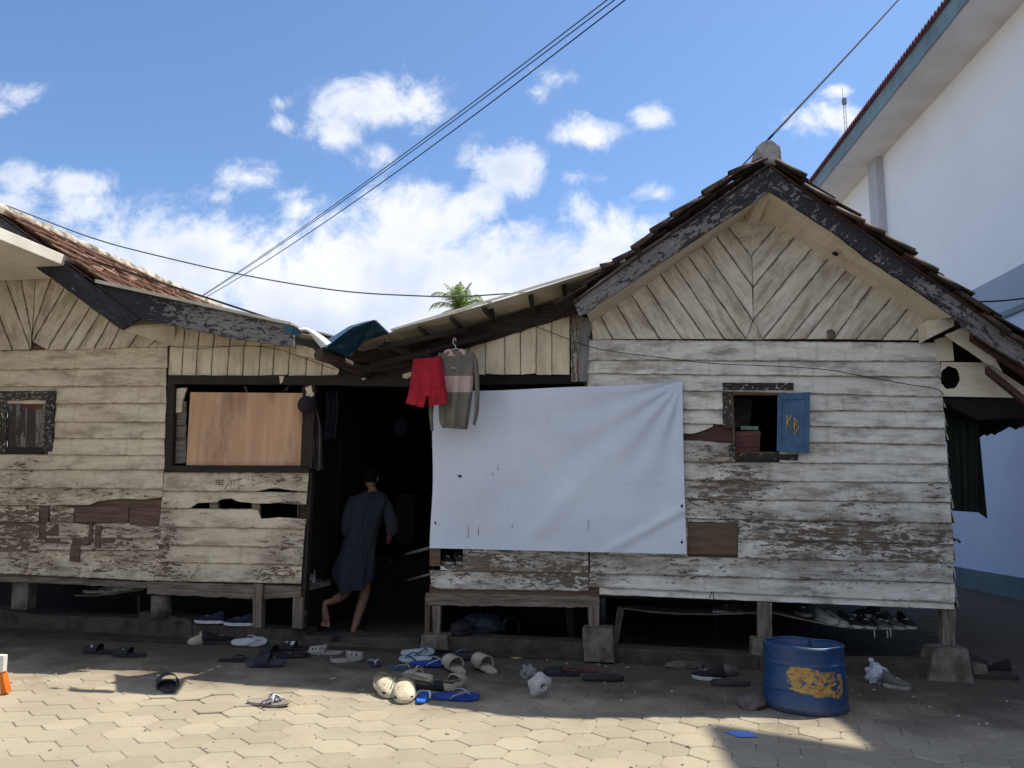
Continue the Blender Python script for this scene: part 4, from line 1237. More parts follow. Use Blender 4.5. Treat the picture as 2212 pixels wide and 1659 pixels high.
# plinths (kerb under the houses)
mb = MB()
def cfs(pts, d, th, ro=14):
    pts = rough(pts, ro, .8, pts[0][0]) if ro else pts
    mb.slab([CU(u, v, d) for u, v in pts], -NC * th)
cfs([(-200,1298),(0,1316),(90,1328),(300,1336),(350,1346),(350,1400),(-200,1390)], 0.02, .25)
cfs([(300,1322),(350,1326),(412,1340),(418,1402),(300,1396)], .05, .3)
cfs([(410,1348),(660,1362),(662,1405),(410,1402)], .03, .25)
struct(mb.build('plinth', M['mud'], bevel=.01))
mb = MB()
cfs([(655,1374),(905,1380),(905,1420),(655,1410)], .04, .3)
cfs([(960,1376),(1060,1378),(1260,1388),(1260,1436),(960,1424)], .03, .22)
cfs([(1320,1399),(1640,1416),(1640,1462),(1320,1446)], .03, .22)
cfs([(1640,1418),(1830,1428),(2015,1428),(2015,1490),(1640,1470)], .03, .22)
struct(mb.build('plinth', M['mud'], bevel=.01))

# =================================================================== WHITE CANOPY, top left
mb = MB()
e1 = F(198, 586, .05)
top_, th_c = e1.z + .055, .115
bk = NF  # towards the viewer
c_ = [Vector((e1.x, e1.y, top_)), Vector((e1.x, e1.y, top_)) + bk * 5.5, Vector((e1.x, e1.y, top_)) + bk * 5.5 - TF * 4, Vector((e1.x, e1.y, top_)) - TF * 4]
mb.slab(c_, -UP * th_c)
cn = tag(mb.build('concrete_canopy', M['canopy'], None, bevel=.006), 'flat white concrete canopy slab jutting in at the top left', 'canopy')

# =================================================================== WHITE BUILDING, right
wb = thing('white_building', 'tall white rendered building with grey blue band and red corrugated eaves on the right', 'building', (7.8, 13.2, 0))
AW = R(4.2); DW = Vector((math.sin(AW), math.cos(AW), 0)); NW = Vector((-math.cos(AW), math.sin(AW), 0)); PW = Vector((7.8, 13.2, 0))
def WW(y, z, d=0): return PW + DW * (y - 13.2) + NW * d + UP * z
def WH(u, v, d=0):
    p = hitp(u, v, PW + NW * d, NW); q = p - PW
    return q.dot(DW) + 13.2, q.z
M['render'] = m_simple('white_wall_render', (0.87, 0.89, 0.95), (0.82, 0.84, 0.90), .7, .85, .15, 60, detail=9)
M['render_blue'] = m_simple('pale_blue_wall_render', (0.56, 0.63, 0.80), (0.50, 0.57, 0.74), .8, .85, .1, 60)
M['band'] = m_simple('grey_blue_band_paint', (0.36, 0.42, 0.52), (0.32, 0.38, 0.47), 1, .8, .05)
M['plinthgreen'] = m_simple('teal_plinth_paint', (0.12, 0.17, 0.20), (0.08, 0.12, 0.14), 2, .8, .1)
M['pilaster'] = m_simple('light_grey_pilaster', (0.48, 0.49, 0.53), (0.43, 0.44, 0.48), 1, .8, .05)
M['fascia'] = m_simple('teal_grey_fascia', (0.20, 0.29, 0.33), (0.12, 0.18, 0.21), 1.0, .6, .05)
M['redroof'] = m_simple('maroon_corrugated_roof', (0.16, 0.035, 0.045), (0.10, 0.02, 0.03), 3, .5, .1)
ztop = WH(2212, 5)[1]; y0w, y1w = -3.0, 26.0
b0 = WH(2080,637)[1]; b1 = WH(2140,688)[1]; b0b = WH(2212,570)[1]; b1b = WH(2212,657)[1]
bz1, bz0 = (b0 + b0b) / 2, (b1 + b1b) / 2
pzt = (WH(2062,1224)[1] + WH(2212,1248)[1]) / 2
mb = MB(); mb.slab([WW(y0w, bz1), WW(y1w, bz1), WW(y1w, ztop), WW(y0w, ztop)], -NW * .2)
mb.slab([WW(y0w, bz0, -.05), WW(y0w, ztop, -.05), WW(y0w, ztop, -6), WW(y0w, bz0, -6)], DW * .2)
mb.slab([WW(y1w, 0, -.05), WW(y1w, ztop, -.05), WW(y1w, ztop, -6), WW(y1w, 0, -6)], DW * .2)
mb.build('wall', M['render'], wb)
mb = MB(); mb.slab([WW(y0w, pzt), WW(y1w, pzt), WW(y1w, bz0), WW(y0w, bz0)], -NW * .2); mb.build('lower_wall', M['render_blue'], wb)
mb = MB(); mb.slab([WW(y0w, bz0, .01), WW(y1w, bz0, .01), WW(y1w, bz1, .01), WW(y0w, bz1, .01)], -NW * .2); bd_ = mb.build('painted_band', M['band'], wb)
mb = MB(); mb.slab([WW(y0w, bz0 - .09, .05), WW(y1w, bz0 - .09, .05), WW(y1w, bz0, .05), WW(y0w, bz0, .05)], -NW * .2); mb.build('ledge', M['fascia'], wb)
mb = MB(); mb.slab([WW(y0w, -.04, .06), WW(y1w, -.04, .06), WW(y1w, pzt, .06), WW(y0w, pzt, .06)], -NW * .2); mb.build('plinth_band', M['plinthgreen'], wb)
yp0, _z = WH(1907, 345); yp1, _z = WH(1888, 345)
mb = MB(); mb.slab([WW(yp0, bz1, .16), WW(yp0 + .45, bz1, .16), WW(yp0 + .45, ztop, .16), WW(yp0, ztop, .16)], -NW * .2); mb.build('pilaster', M['pilaster'], wb)
OVW = .84
mb = MB(); mb.slab([WW(y0w, ztop, OVW), WW(y1w, ztop, OVW), WW(y1w, ztop, -.3), WW(y0w, ztop, -.3)], UP * .05)
M['soffw'] = m_simple('white_soffit_board', (0.80, 0.79, 0.80), (0.66, 0.64, 0.62), .9, .85, .05, detail=8)
mb.build('soffit', M['soffw'], wb)
mb = MB(); mb.slab([WW(y0w, ztop - .01, OVW + .03), WW(y1w, ztop - .01, OVW + .03), WW(y1w, ztop + .30, OVW + .03), WW(y0w, ztop + .30, OVW + .03)], -NW * .03)
mb.build('fascia', M['fascia'], wb)
mb = MB()
def crf(off):
    def fn(a, b_):
        y = y0w + a * (y1w - y0w)
        return WW(y, ztop + .36 + b_ * 2.0 + .028 * math.sin(y / .115 * 2 * math.pi) + off, OVW + .10 - b_ * 3.2)
    return fn
mb.grid(crf(0), 2200, 1); mb.grid(crf(-.03), 2200, 1)
tp1 = [mb.add(crf(0)(i / 2200, 0)) for i in range(2201)]; tp2 = [mb.add(crf(-.03)(i / 2200, 0)) for i in range(2201)]
for i in range(2200): mb.face((tp1[i], tp1[i + 1], tp2[i + 1], tp2[i]))
mb.build('roof', M['redroof'], wb)
# taller stair block of the same building, nearer than the picture's edge: its roof throws the second shadow
TH = 11.0
mb = MB()
def tblk(y): return [WW(y, TH, 1.0), WW(y, TH + 3.1, -2.1), WW(y, TH + 2.9, -2.1), WW(y, TH - .2, 1.0)]
mb.loft([tblk(-3.0), tblk(7.72)], smooth=False)
def tbl2(y): return [WW(y, TH, .5), WW(y, TH + 2.3, -2.1), WW(y, ztop + .3, -2.1), WW(y, ztop + .3, .5)]
mb.loft([tbl2(-3.0), tbl2(5.2)], smooth=False)
mb.build('upper_storey', M['render'], wb)
# =================================================================== TARPAULIN and hanging things
def m_tarp():
    m_, t, b = newmat('white_vinyl_sheet')
    g = coordsrc(t, 'gr')
    c = mixc(t, maprange(t, noise_(t, g, 1.1, 5, .6), .35, .65), (0.60, 0.645, 0.74), (0.53, 0.575, 0.68))
    c = mixc(t, math_(t, 'MULTIPLY', maprange(t, noise_(t, coordsrc(t, 'gr', (9, 1.2, 1)), 1, 6, .7), .58, .8), .30), c, (0.33, 0.33, 0.36))
    setin(t, b, 'Base Color', c); setin(t, b, 'Roughness', .38); b.inputs['Specular IOR Level'].default_value = .4
    bump(t, b, math_(t, 'ADD', noise_(t, g, 5, 6, .6), math_(t, 'MULTIPLY', noise_(t, coordsrc(t, 'gr', (3, 14, 1)), 1, 6, .6), .7)), .35, .02)
    return m_
M['tarp'] = m_tarp()
mb = MB()
TL, TR, BR_, BL_ = (937, 842), (1474, 822), (1483.5, 1197.5), (930, 1184)
def tarpfn(a, b_, pr=0.0):
    top = (TL[0] + (TR[0] - TL[0]) * a, TL[1] + (TR[1] - TL[1]) * a)
    bot = (BL_[0] + (BR_[0] - BL_[0]) * a, BL_[1] + (BR_[1] - BL_[1]) * a)
    u = top[0] + (bot[0] - top[0]) * b_; v = top[1] + (bot[1] - top[1]) * b_
    v += (7 * math.sin(a * math.pi) * (1 - b_) ** 3) + (2.0 * math.sin(a * 9) * (1 - b_) ** 6)
    u += 2.0 * math.sin(b_ * 8 + a) * (1 - a) ** 4 * -1 - 1.5 * math.sin(b_ * math.pi) * a ** 3
    # folds fanning out of the pinned corner, sag folds from the top edge, broad waves
    x = (1 - a) * 5.5; y = b_ * 3.75
    ang = math.atan2(y + .02, x + .02); rr = math.hypot(x, y)
    f = .012 * math.sin(ang * 17 + .5) * math.exp(-rr / 1.9) * min(1, rr * 2)
    f += .016 * math.exp(-((a - .12 - .16 * b_) / .035) ** 2) * (1 - b_) ** .5
    f += .014 * math.exp(-((a - .30 - .12 * b_) / .05) ** 2) * (1 - b_)
    f += .012 * math.exp(-(((a - .60) + (b_ - .55) * .55) / .05) ** 2) * math.exp(-((b_ - .75) / .3) ** 2)
    f += .014 * math.exp(-(((a - .86) + (b_ - .85) * 1.2) / .035) ** 2) * math.exp(-((b_ - .8) / .25) ** 2)
    f *= 1.55
    f += .030 * noise.noise(Vector((a * 3.1, b_ * 2.1, 4))) + .006 * noise.noise(Vector((a * 9, b_ * 7, 9)))
    p = F(u, v, .055 + f + .02 * math.sin(a * math.pi) * (1 - b_ * .6) + pr)
    return p, ((p - P0).dot(TF), p.z, 3), 0
mb.grid(tarpfn, 110, 76)
tp_ = mb.build('tarpaulin', M['tarp'])
tag(tp_, 'large plain white vinyl sheet nailed over the middle wall', 'tarpaulin')
mb = MB()
def mark(u, v, pts, nm='tear'):
    m2 = MB()
    a = min(max((u - 934) / 545, 0), 1); b2 = min(max((v - 832) / 358, 0), 1)
    base = tarpfn(a, b2)[0]
    dd = (base - P0).dot(NF) + .004
    m2.slab([F(u + x, v + y, dd) for x, y in pts], -NF * .002)
    m2.build(nm, M['black'], tp_)
mark(992, 1028, [(-4,-3),(0,-1),(3,-3),(5,0),(6,4),(3,2),(1,4),(-1,1),(-3,3),(-3,0)])
mark(940, 1130, [(-1,-4),(1,-4),(2,0),(1,4),(-1,3)])
mark(948, 1132, [(0,-1),(1.5,0),(0,1.5)])
mark(1075, 1012, [(0,-3),(1,-2),(.6,3),(-.6,2)])
mark(1106, 1137, [(0,-3),(1.2,-2),(.6,3),(-.6,2)])
mark(1473, 1093, [(-3,0),(0,-5),(3,0),(0,5)]); mark(1473, 1171, [(-3,0),(0,-4),(3,0),(0,4)])
for (u, v, l) in ((1011,1150,26),(1033,1147,18),(1063,1025,8),(1270,1133,22)):
    mark(u, v, [(0,-l/2),(.7,-l/2),(.7,l/2),(0,l/2)])

M['red'] = m_simple('red_cotton_cloth', (0.40, 0.014, 0.032), (0.26, 0.010, 0.022), 5, .9, .3, 160)
M['hanger'] = m_simple('dark_plastic_hanger', (0.03, 0.03, 0.035), (0.02, 0.02, 0.02), 5, .5, 0)
M['hangw'] = m_simple('white_plastic_hanger', (0.55, 0.5, 0.48), (0.45, 0.4, 0.38), 5, .5, 0)
def cloth_loft(mb, rows, d, depth, nf=5, fa=.017, n=36, seed=0):
    """rows: (v, uL, uR[, vtilt]); hollow garment tube hanging at offset d"""
    rings = []
    for i, row in enumerate(rows):
        v, uL, uR = row[:3]; tilt = row[3] if len(row) > 3 else 0
        ring = []
        for q in range(n):
            an = 2 * math.pi * q / n
            x = math.cos(an); y = math.sin(an)
            u = (uL + uR) / 2 + (uR - uL) / 2 * x
            f = fa * math.sin(nf * x * 2 + seed + i * .12) * (0.3 + i / len(rows)) + fa * .6 * noise.noise(Vector((x * 3, v * .03, seed)))
            ring.append(F(u, v + tilt * x, d + depth * y * (1 - .15 * x * x) + f))
        rings.append(ring)
    return rings
DS = .50
sh = thing('shorts', 'bright red shorts hanging on a thin dark hanger over the doorway', 'shorts', F(924, 880, DS))
mb = MB()
mb.loft(cloth_loft(mb, [(774,893,954,-2.5),(781,892,955,-2),(792,890,957),(806,888,959),(822,886,962),(840,884,964),(856,882,966)], DS, .045, seed=1), caps=False)
mb.loft(cloth_loft(mb, [(840,884,925),(855,881,923.5),(866,877.5,920),(876,875,915.5,5)], DS, .045, seed=2, nf=3), caps=False)
mb.loft(cloth_loft(mb, [(840,920,964.5),(855,923,966.5),(866,924.5,968.5),(874.5,926,969.5,-4)], DS, .045, seed=4, nf=3), caps=False)
mb.build('shorts_cloth', M['red'], sh)
mb = MB(); mb.loft(cloth_loft(mb, [(773,892.5,954.5,-2.5),(780,891.5,955.5,-2)], DS, .048, seed=1, fa=.006), caps=False); mb.build('waistband', M['red'], sh)
hg = MB()
hg.tube([F(925,752,DS), F(924,757,DS), F(922,762,DS), F(923,768,DS)], .0035, 6)
hg.tube([F(923,766,DS), F(894,777,DS)], .003, 6); hg.tube([F(923,766,DS), F(954,772,DS)], .003, 6)
hg.tube([F(923,766,DS), F(917,782,DS)], .0025, 6); hg.tube([F(923,766,DS), F(924,784,DS)], .0025, 6); hg.tube([F(923,766,DS), F(931,781,DS)], .0025, 6)
tag(hg.build('clothes_hanger', M['hanger']), 'thin dark hanger holding the red shorts', 'hanger')
# sweatshirt
def m_sweat():
    m_, t, b = newmat('olive_and_pink_jersey')
    g = coordsrc(t, 'obj')
    wa = t.nodes.new('ShaderNodeAttribute'); wa.attribute_name = 'wear'
    ol = mixc(t, maprange(t, noise_(t, g, 9, 4, .6), .35, .65), (0.155, 0.140, 0.105), (0.125, 0.112, 0.085))
    st = maprange(t, wa.outputs['Fac'], .49, .51, smooth=False)
    setin(t, b, 'Base Color', mixc(t, st, ol, (0.43, 0.31, 0.27)))
    setin(t, b, 'Roughness', .95); bump(t, b, noise_(t, g, 200, 2, .5), .2, .002)
    return m_
M['sweat'] = m_sweat()
M['pinkcol'] = m_simple('dusty_pink_cloth', (0.50, 0.34, 0.30), (0.42, 0.28, 0.25), 10, .9, .2, 150)
M['cuff'] = m_simple('ribbed_olive_cloth', (0.15, 0.135, 0.105), (0.11, 0.1, 0.08), 60, .95, .3, 150)
DW_ = .40
sw = thing('sweatshirt', 'olive sweatshirt with pink collar and pink chest band on a white hanger', 'sweatshirt', F(985, 925, DW_))
mb = MB()
rows = []
prof = [(757,966,1000),(762,955,1016),(768,947,1025),(780,948,1026),(800,950,1024),(811.5,950,1024),(812.5,950,1023.5),(830,949,1022.5),(846.5,948.5,1021),(847.5,948.5,1021),(870,948,1018),(890,948,1015),(910,949,1013),(922,953,1010,2)]
rings = cloth_loft(mb, prof, DW_, .055, nf=4, fa=.024, seed=7, n=44)
idr = []
for i, ring in enumerate(rings):
    v = prof[i][0]; wv = 1.0 if 812 < v < 847 else 0.0
    idr.append([mb.add(p, None, wv) for p in ring])
for i in range(len(idr) - 1):
    for j in range(44):
        k2 = (j + 1) % 44; mb.face((idr[i][j], idr[i][k2], idr[i + 1][k2], idr[i + 1][j]), True)
def sleeve(mb, pts, rr, d, n=16, w=0.0):
    P_ = [F(u, v, d + q) for u, v, q in pts]
    mb.tube(P_, rr, n, False, w, .7)
sleeve(mb, [(1018,764,0),(1026,778,0),(1030,810,-.01),(1031,850,-.01),(1030,885,0),(1027,903,.01),(1026,908,.01)], [.035,.036,.032,.030,.028,.026,.020], DW_)
sleeve(mb, [(954,764,0),(945,780,0),(939,820,.01),(934,860,.02),(931,895,.02),(932,912,.02)], [.035,.036,.032,.030,.027,.020], DW_)
mb.build('jersey', M['sweat'], sw)
mb = MB(); sleeve(mb, [(1026,906,.01),(1024,918,.01)], [.018,.016], DW_); sleeve(mb, [(932,911,.02),(933.5,931,.02)], [.018,.015], DW_)
cf = mb.build('cuff', M['cuff'], sw)
mb = MB(); mb.loft(cloth_loft(mb, [(919,952,1011,2),(926,955,1009,2)], DW_, .05, nf=4, fa=.012, seed=7), caps=False); mb.build('hem', M['cuff'], sw)
mb = MB()
for sgn in (-1, 1):
    pts = [(983,770),(983 + sgn * 26,768 - (0 if sgn < 0 else 3)),(983 + sgn * 23,757),(983 + sgn * 12,753),(983 + sgn * 5,762)]
    mb.slab([F(u, v, DW_ + .062 - abs(u - 983) * .0012) for u, v in pts], -NF * .006)
mb.build('collar', M['pinkcol'], sw, bevel=.002)
mb = MB(); mb.slab([F(u, v, DW_ + .07) for u, v in ((974,793),(985,794),(985,796),(974,796))], -NF * .003)
mb.build('button_tab', M['pinkcol'], sw)
hg = MB()
hg.tube([F(984,737,DW_), F(985,733,DW_), F(982,730,DW_), F(979,733,DW_), F(979,742,DW_), F(984,747,DW_), F(985,755,DW_)], .005, 6)
hg.tube([F(955,765,DW_), F(972,757,DW_), F(985,753,DW_), F(998,757,DW_), F(1016,764,DW_)], .006, 6)
tag(hg.build('clothes_hanger', M['hangw']), 'white hanger inside the olive sweatshirt', 'hanger')
# hanging cap and rags at the door post
M['grape'] = m_simple('dark_purple_cloth', (0.030, 0.018, 0.026), (0.016, 0.011, 0.016), 7, .9, .3, 80)
cap = thing('cap', 'dark round cap hung on the post left of the doorway', 'cap', F(660, 895, .14))
mb = MB()
cc = F(661, 874, .09); rC = .082
ids = mb.grid(lambda a, b_: cc + (TF * math.cos(a * 2 * math.pi) + UP * math.sin(a * 2 * math.pi)) * (rC * math.sin(b_ * math.pi / 2)) + NF * (.065 * math.cos(b_ * math.pi / 2)), 28, 8)
mb.build('crown', M['grape'], cap)
mb = MB(); mb.tube([cc + (TF * math.cos(a * math.pi / 12) + UP * math.sin(a * math.pi / 12)) * rC for a in range(25)], .008, 8); mb.build('brim', M['grape'], cap)
M['rag'] = m_simple('grey_brown_rag', (0.10, 0.085, 0.075), (0.05, 0.042, 0.04), 5, .95, .3, 90)
mb = MB()
mb.grid(lambda a, b_: F(674 + (10 + 10 * min(1, b_ * 3)) * a + 4 * b_, 880 + 131 * b_ + 6 * math.sin(a * 3) * b_, -.02 + .05 * math.sin(a * 9 + b_ * 2)), 14, 20)
tag(mb.build('hanging_cloth', M['rag']), 'long grey brown rag hanging just inside the doorway post', 'cloth')
M['navycl'] = m_simple('dark_navy_cloth', (0.018, 0.022, 0.038), (0.010, 0.012, 0.02), 4, .95, .3, 90)
mb = MB()
mb.grid(lambda a, b_: F(700 + 28 * a + 3 * math.sin(b_ * 5), 842 + 108 * b_ + 4 * math.cos(a * 5), -.25 + .05 * math.sin(a * 8)), 14, 18)
tag(mb.build('hanging_cloth', M['navycl']), 'dark blue garment hanging in the top left of the doorway', 'cloth')
mb = MB()
mb.grid(lambda a, b_: F(866, 922, -1.3) + TF * (.085 * math.cos(a * 6.283) * math.sin(b_ * 3.14)) + UP * (.115 * math.cos(b_ * 3.14)) + NF * (.06 * math.sin(a * 6.283) * math.sin(b_ * 3.14)), 20, 12)
tag(mb.build('hanging_bag', M['navycl']), 'small dim grey blue bag hanging high inside the passage', 'bag')
# long dark cloth under the right lean-to
M['blackcl'] = m_simple('black_green_cloth', (0.010, 0.016, 0.012), (0.006, 0.008, 0.007), 4, .8, .2, 60)
mb = MB()
def drop(a, b_):
    top = (2040 + 72 * a, 862 + 43 * a ** 2); bot = (2054 + 58 * a, 1103 + 4 * a)
    u = top[0] + (bot[0] - top[0]) * b_; v = top[1] + (bot[1] - top[1]) * b_
    return F(u, v, -.25 + .02 * math.sin(a * 14))
mb.grid(drop, 30, 30)
def drop2(a, b_):
    u = 2112 + (1 + 20 * b_) * a; v = (905 + (1106 - 905) * b_) + 15 * a * b_
    return F(u, v, -.25 + .10 * a)
mb.grid(drop2, 6, 30)
tag(mb.build('hanging_cloth', M['blackcl']), 'long black cloth hanging beneath the right lean-to, in front of the blue wall', 'cloth')

# scraps of sheeting and the log in the roof valley
M['bluesheet'] = m_simple('dark_blue_tarp_plastic', (0.012, 0.062, 0.11), (0.008, 0.036, 0.07), 4, .45, .3, 25, spec=.5, bd=.01)
mb = MB()
def patch(mb, outline, d0, fd, n=26):
    """fan-filled draped sheet: ruled between an upper and a lower pixel polyline"""
    up_, lo_ = outline
    def ip(pl, t):
        x = t * (len(pl) - 1); i = min(int(x), len(pl) - 2); f = x - i
        return (pl[i][0] + (pl[i + 1][0] - pl[i][0]) * f, pl[i][1] + (pl[i + 1][1] - pl[i][1]) * f)
    def fn(a, b_):
        p, q = ip(up_, a), ip(lo_, a)
        return F(p[0] + (q[0] - p[0]) * b_, p[1] + (q[1] - p[1]) * b_, d0 + fd(a, b_))
    mb.grid(fn, n, 14)
patch(mb, ([(704,752),(727,732),(759,708),(788,698),(810,691),(824,704),(840,720)], [(700,760),(722,771),(748,774),(764,766),(776,748),(792,736),(836,722)]), .98, lambda a, b_: .03 * math.sin(a * 7 + b_ * 2) - .45 * b_ + .07 * noise.noise(Vector((a * 5, b_ * 4, 3))) + .03 * noise.noise(Vector((a * 13, b_ * 9, 7))))
patch(mb, ([(704,752),(727,732),(759,708),(788,698),(810,691),(840,720)], [(690,742),(720,726),(755,704),(786,695),(812,690),(842,719)]), .975, lambda a, b_: -.50 * b_)
tag(mb.build('blue_tarpaulin', M['bluesheet']), 'crumpled dark blue plastic sheet peaked over the roof valley', 'plastic sheet')
mb = MB()
patch(mb, ([(612,699),(628,701),(644,709),(650,716)], [(612,722),(626,724),(640,723),(650,724)]), .93, lambda a, b_: .02 * math.sin(a * 6) + .02)
tag(mb.build('blue_tarpaulin', M['bluesheet']), 'small blue plastic scrap in front of the end of the left bargeboard', 'plastic sheet')
M['whitesheet'] = m_simple('white_curled_plastic', (0.72, 0.72, 0.74), (0.6, 0.6, 0.63), 6, .5, .1, 30)
mb = MB()
patch(mb, ([(644,708),(660,707),(678,713),(698,726),(715,740)], [(650,716),(664,716),(674,727),(684,740),(694,752)]), .93, lambda a, b_: .09 * math.sin(b_ * 3.1) + .05 * a)
tag(mb.build('white_plastic', M['whitesheet']), 'curled white plastic strip beside the blue sheet on the roof edge', 'plastic sheet')
lg = MB()
A0 = F(688, 766, .80); B0 = F(800, 808, .06)
lg.tube([A0, A0.lerp(B0, .3) + UP * .01, A0.lerp(B0, .7), B0], [.052, .054, .05, .048], 18)
M['log'] = m_simple('bark_stripped_log', (0.085, 0.055, 0.042), (0.035, 0.023, 0.018), 1.0, .8, .4, 1.0, src='gr', stretch=(4, 30, 4))
tag(lg.build('log', M['log']), 'round log end sticking out of the roof valley above the doorway', 'log')

# =================================================================== wires
M['cable'] = m_simple('black_cable', (0.014, 0.014, 0.017), (0.010, 0.010, 0.012), 5, .8, 0, spec=.1)
M['cableg'] = m_simple('grey_cable', (0.10, 0.11, 0.11), (0.06, 0.07, 0.07), 5, .6, 0)
def cable(pts, r, label, mat='cable', group=None, twist=0):
    P_ = [Vector(p) for p in pts]
    out = []
    for i in range(len(P_) - 1):
        for j in range(8):
            t_ = j / 8
            p0, p1 = P_[max(i - 1, 0)], P_[i]; p2, p3 = P_[i + 1], P_[min(i + 2, len(P_) - 1)]
            out.append(.5 * ((2 * p1) + (-p0 + p2) * t_ + (2 * p0 - 5 * p1 + 4 * p2 - p3) * t_ * t_ + (-p0 + 3 * p1 - 3 * p2 + p3) * t_ ** 3))
    out.append(P_[-1])
    mb = MB()
    if twist:
        # wavy line of two twisted strands
        n = 500; fine = []
        for i in range(n + 1):
            x = i / n * (len(out) - 1); j = min(int(x), len(out) - 2); fine.append(out[j].lerp(out[j + 1], x - j))
        L_ = (fine[0] - fine[-1]).length
        for ph in (0, math.pi):
            mb.tube([p + UP * (twist * math.sin(i / n * L_ / .5 * 6.283 + ph)) + Vector((twist * math.cos(i / n * L_ / .5 * 6.283 + ph), 0, 0)) for i, p in enumerate(fine)], r, 5)
    else: mb.tube(out, r, 6)
    return tag(mb.build('power_cable', M[mat]), label, 'cable', group)
gW = 'overhead power cables running up across the sky'
def ov(u0, v0, u1, v1, Y0=30, Y1=13.0, sag=.2):
    a = PY(u0, v0, Y0); b_ = PY(u1, v1, Y1)
    e = b_ + (b_ - a) * .06
    pts = []
    for t_ in (0, .25, .5, .75, 1): 
        p = a.lerp(e, t_); p.z -= 0
        pts.append(p - UP * sag * 4 * t_ * (1 - t_))
    return pts
cable(ov(430,643,1306,0), .011, 'uppermost of the three overhead cables rising across the sky', group=gW)
cable(ov(436,641,1322,0), .011, 'middle one of the three overhead cables rising across the sky', group=gW)
cable(ov(440,645,1341,0, sag=.34), .013, 'lowest of the three overhead cables, most wavy, rising across the sky', group=gW)
cable([F(0,438,-.1), F(66,464,-.1), F(199,514,-.1), F(325,548.6,-.1), F(531,595,-.15), F(734,628,-.2), F(900,639,-.2), F(1000,640,-.25), F(1085,635,-.3), F(1160,630,-.5)], .0075, 'slack grey cable strung low from the left ridge to the corrugated roof', 'cableg')
cable([F(1660,301,.2), PY(1800,152,8.3), PY(1942,-2,10.0), PY(2010,-80,11)], .011, 'single cable rising from the mortar block to the top right', 'cable')
cable([F(1604,357,.3), F(1622,338,.4), F(1640,316,.45), F(1660,301,.46)], .006, 'short cable down the left side of the mortar block', 'cable')
cable([F(1148,702,.07), F(1190,718,.07), F(1254,742,.08), F(1310,757,.06), F(1424,772,.06), F(1540,785,.06), F(1700,792,.06), F(1795,800,.06), F(1850,810,.06), F(1960,830,.06), F(2022,840,.06), F(2042,855,.0), F(2105,900,-.5), F(2145,913,-1.2), F(2240,928,-2.0)], .0035, 'thin dark wire drooping across the boards of the chevron house above the window', 'cable')
cable([F(363,748,.06), F(430,752,.06), F(530,747,.06), F(600,755,.06), F(660,775,.06), F(735,800,.1), F(820,805,.12), F(880,793,.12), F(900,782,.12)], .003, 'thin wire strung along the short upright boards left of the valley', 'cable')
cable([F(2106,652,-.3), F(2160,650,-.6), F(2230,643,-1)], .008, 'short dark cable crossing the blue band of the white building', 'cable')
mb = MB(); mb.tube([F(2107,652,-.3), F(2107,666,-.3)], .01, 8); mb.tube([F(2107,651,-.3), F(2107,653,-.3)], .02, 8)
tag(mb.build('insulator', M['cableg']), 'tiny insulator pin on the right roof edge holding a cable', 'insulator')
# far radio mast
mast = thing('radio_mast', 'thin grey lattice mast far behind the ridge at the right', 'mast', PY(1830, 700, 70) )
mb = MB()
M['mast'] = m_simple('galvanised_mast', (0.16, 0.18, 0.22), (0.12, 0.14, 0.17), 4, .6, 0)
tb = PY(1828, 290, 70); x0 = tb.x; ztip = PY(1826, 190, 70).z; zmid = PY(1826, 215, 70).z
for dx_ in (-.13, .13): mb.tube([Vector((x0 + dx_ * 1.5, 70, 0)), Vector((x0 + dx_ * .8, 70, zmid))], .035, 6)
mb.tube([Vector((x0, 70.2, 0)), Vector((x0 - .05, 70.1, ztip))], .03, 6)
mb.build('mast_leg', M['mast'], mast)
mb = MB()
zc_ = 2.0; sg = 1
while zc_ < zmid:
    w0 = .2 - .09 * zc_ / zmid
    mb.tube([Vector((x0 - w0 * sg, 70, zc_)), Vector((x0 + w0 * sg, 70, zc_ + .55))], .012, 4); zc_ += .55; sg = -sg
mb.build('lattice', M['mast'], mast)
mb = MB(); mb.box(Vector((x0, 70, zmid - .2)), Vector((.16, 0, 0)), Vector((0, .16, 0)), Vector((0, 0, .3))); mb.build('antenna_panel', M['mast'], mast)

# =================================================================== coconut palm far behind
M['palmtrunk'] = m_simple('palm_bark', (0.16, 0.13, 0.10), (0.10, 0.08, 0.06), 3, .9, .3)
def m_leaf():
    m_, t, b = newmat('palm_frond_green')
    g = coordsrc(t, 'obj')
    c = mixc(t, maprange(t, noise_(t, g, 1.2, 4, .6), .35, .65), (0.045, 0.085, 0.022), (0.085, 0.14, 0.03))
    wa = t.nodes.new('ShaderNodeAttribute'); wa.attribute_name = 'wear'
    c = mixc(t, wa.outputs['Fac'], c, (0.22, 0.30, 0.05))
    setin(t, b, 'Base Color', c); setin(t, b, 'Roughness', .5)
    tr = t.nodes.new('ShaderNodeBsdfTranslucent'); tr.inputs[0].default_value = (.2, .3, .04, 1)
    mx = t.nodes.new('ShaderNodeMixShader'); mx.inputs[0].default_value = .35
    t.links.new(b.outputs[0], mx.inputs[1]); t.links.new(tr.outputs[0], mx.inputs[2])
    t.links.new(mx.outputs[0], t.nodes['Material Output'].inputs[0])
    return m_
M['leaf'] = m_leaf()
pc = PY(993, 668, 80)
palm = thing('coconut_palm', 'distant coconut palm crown showing above the corrugated roof', 'palm tree', (pc.x, pc.y, 0))
mb = MB(); mb.tube([Vector((pc.x - 1.0, pc.y, -.1)), Vector((pc.x - .5, pc.y, pc.z * .4)), Vector((pc.x - .1, pc.y, pc.z * .8)), pc], [.26, .2, .16, .17], 10); mb.build('trunk', M['palmtrunk'], palm)
rp = random.Random(5)
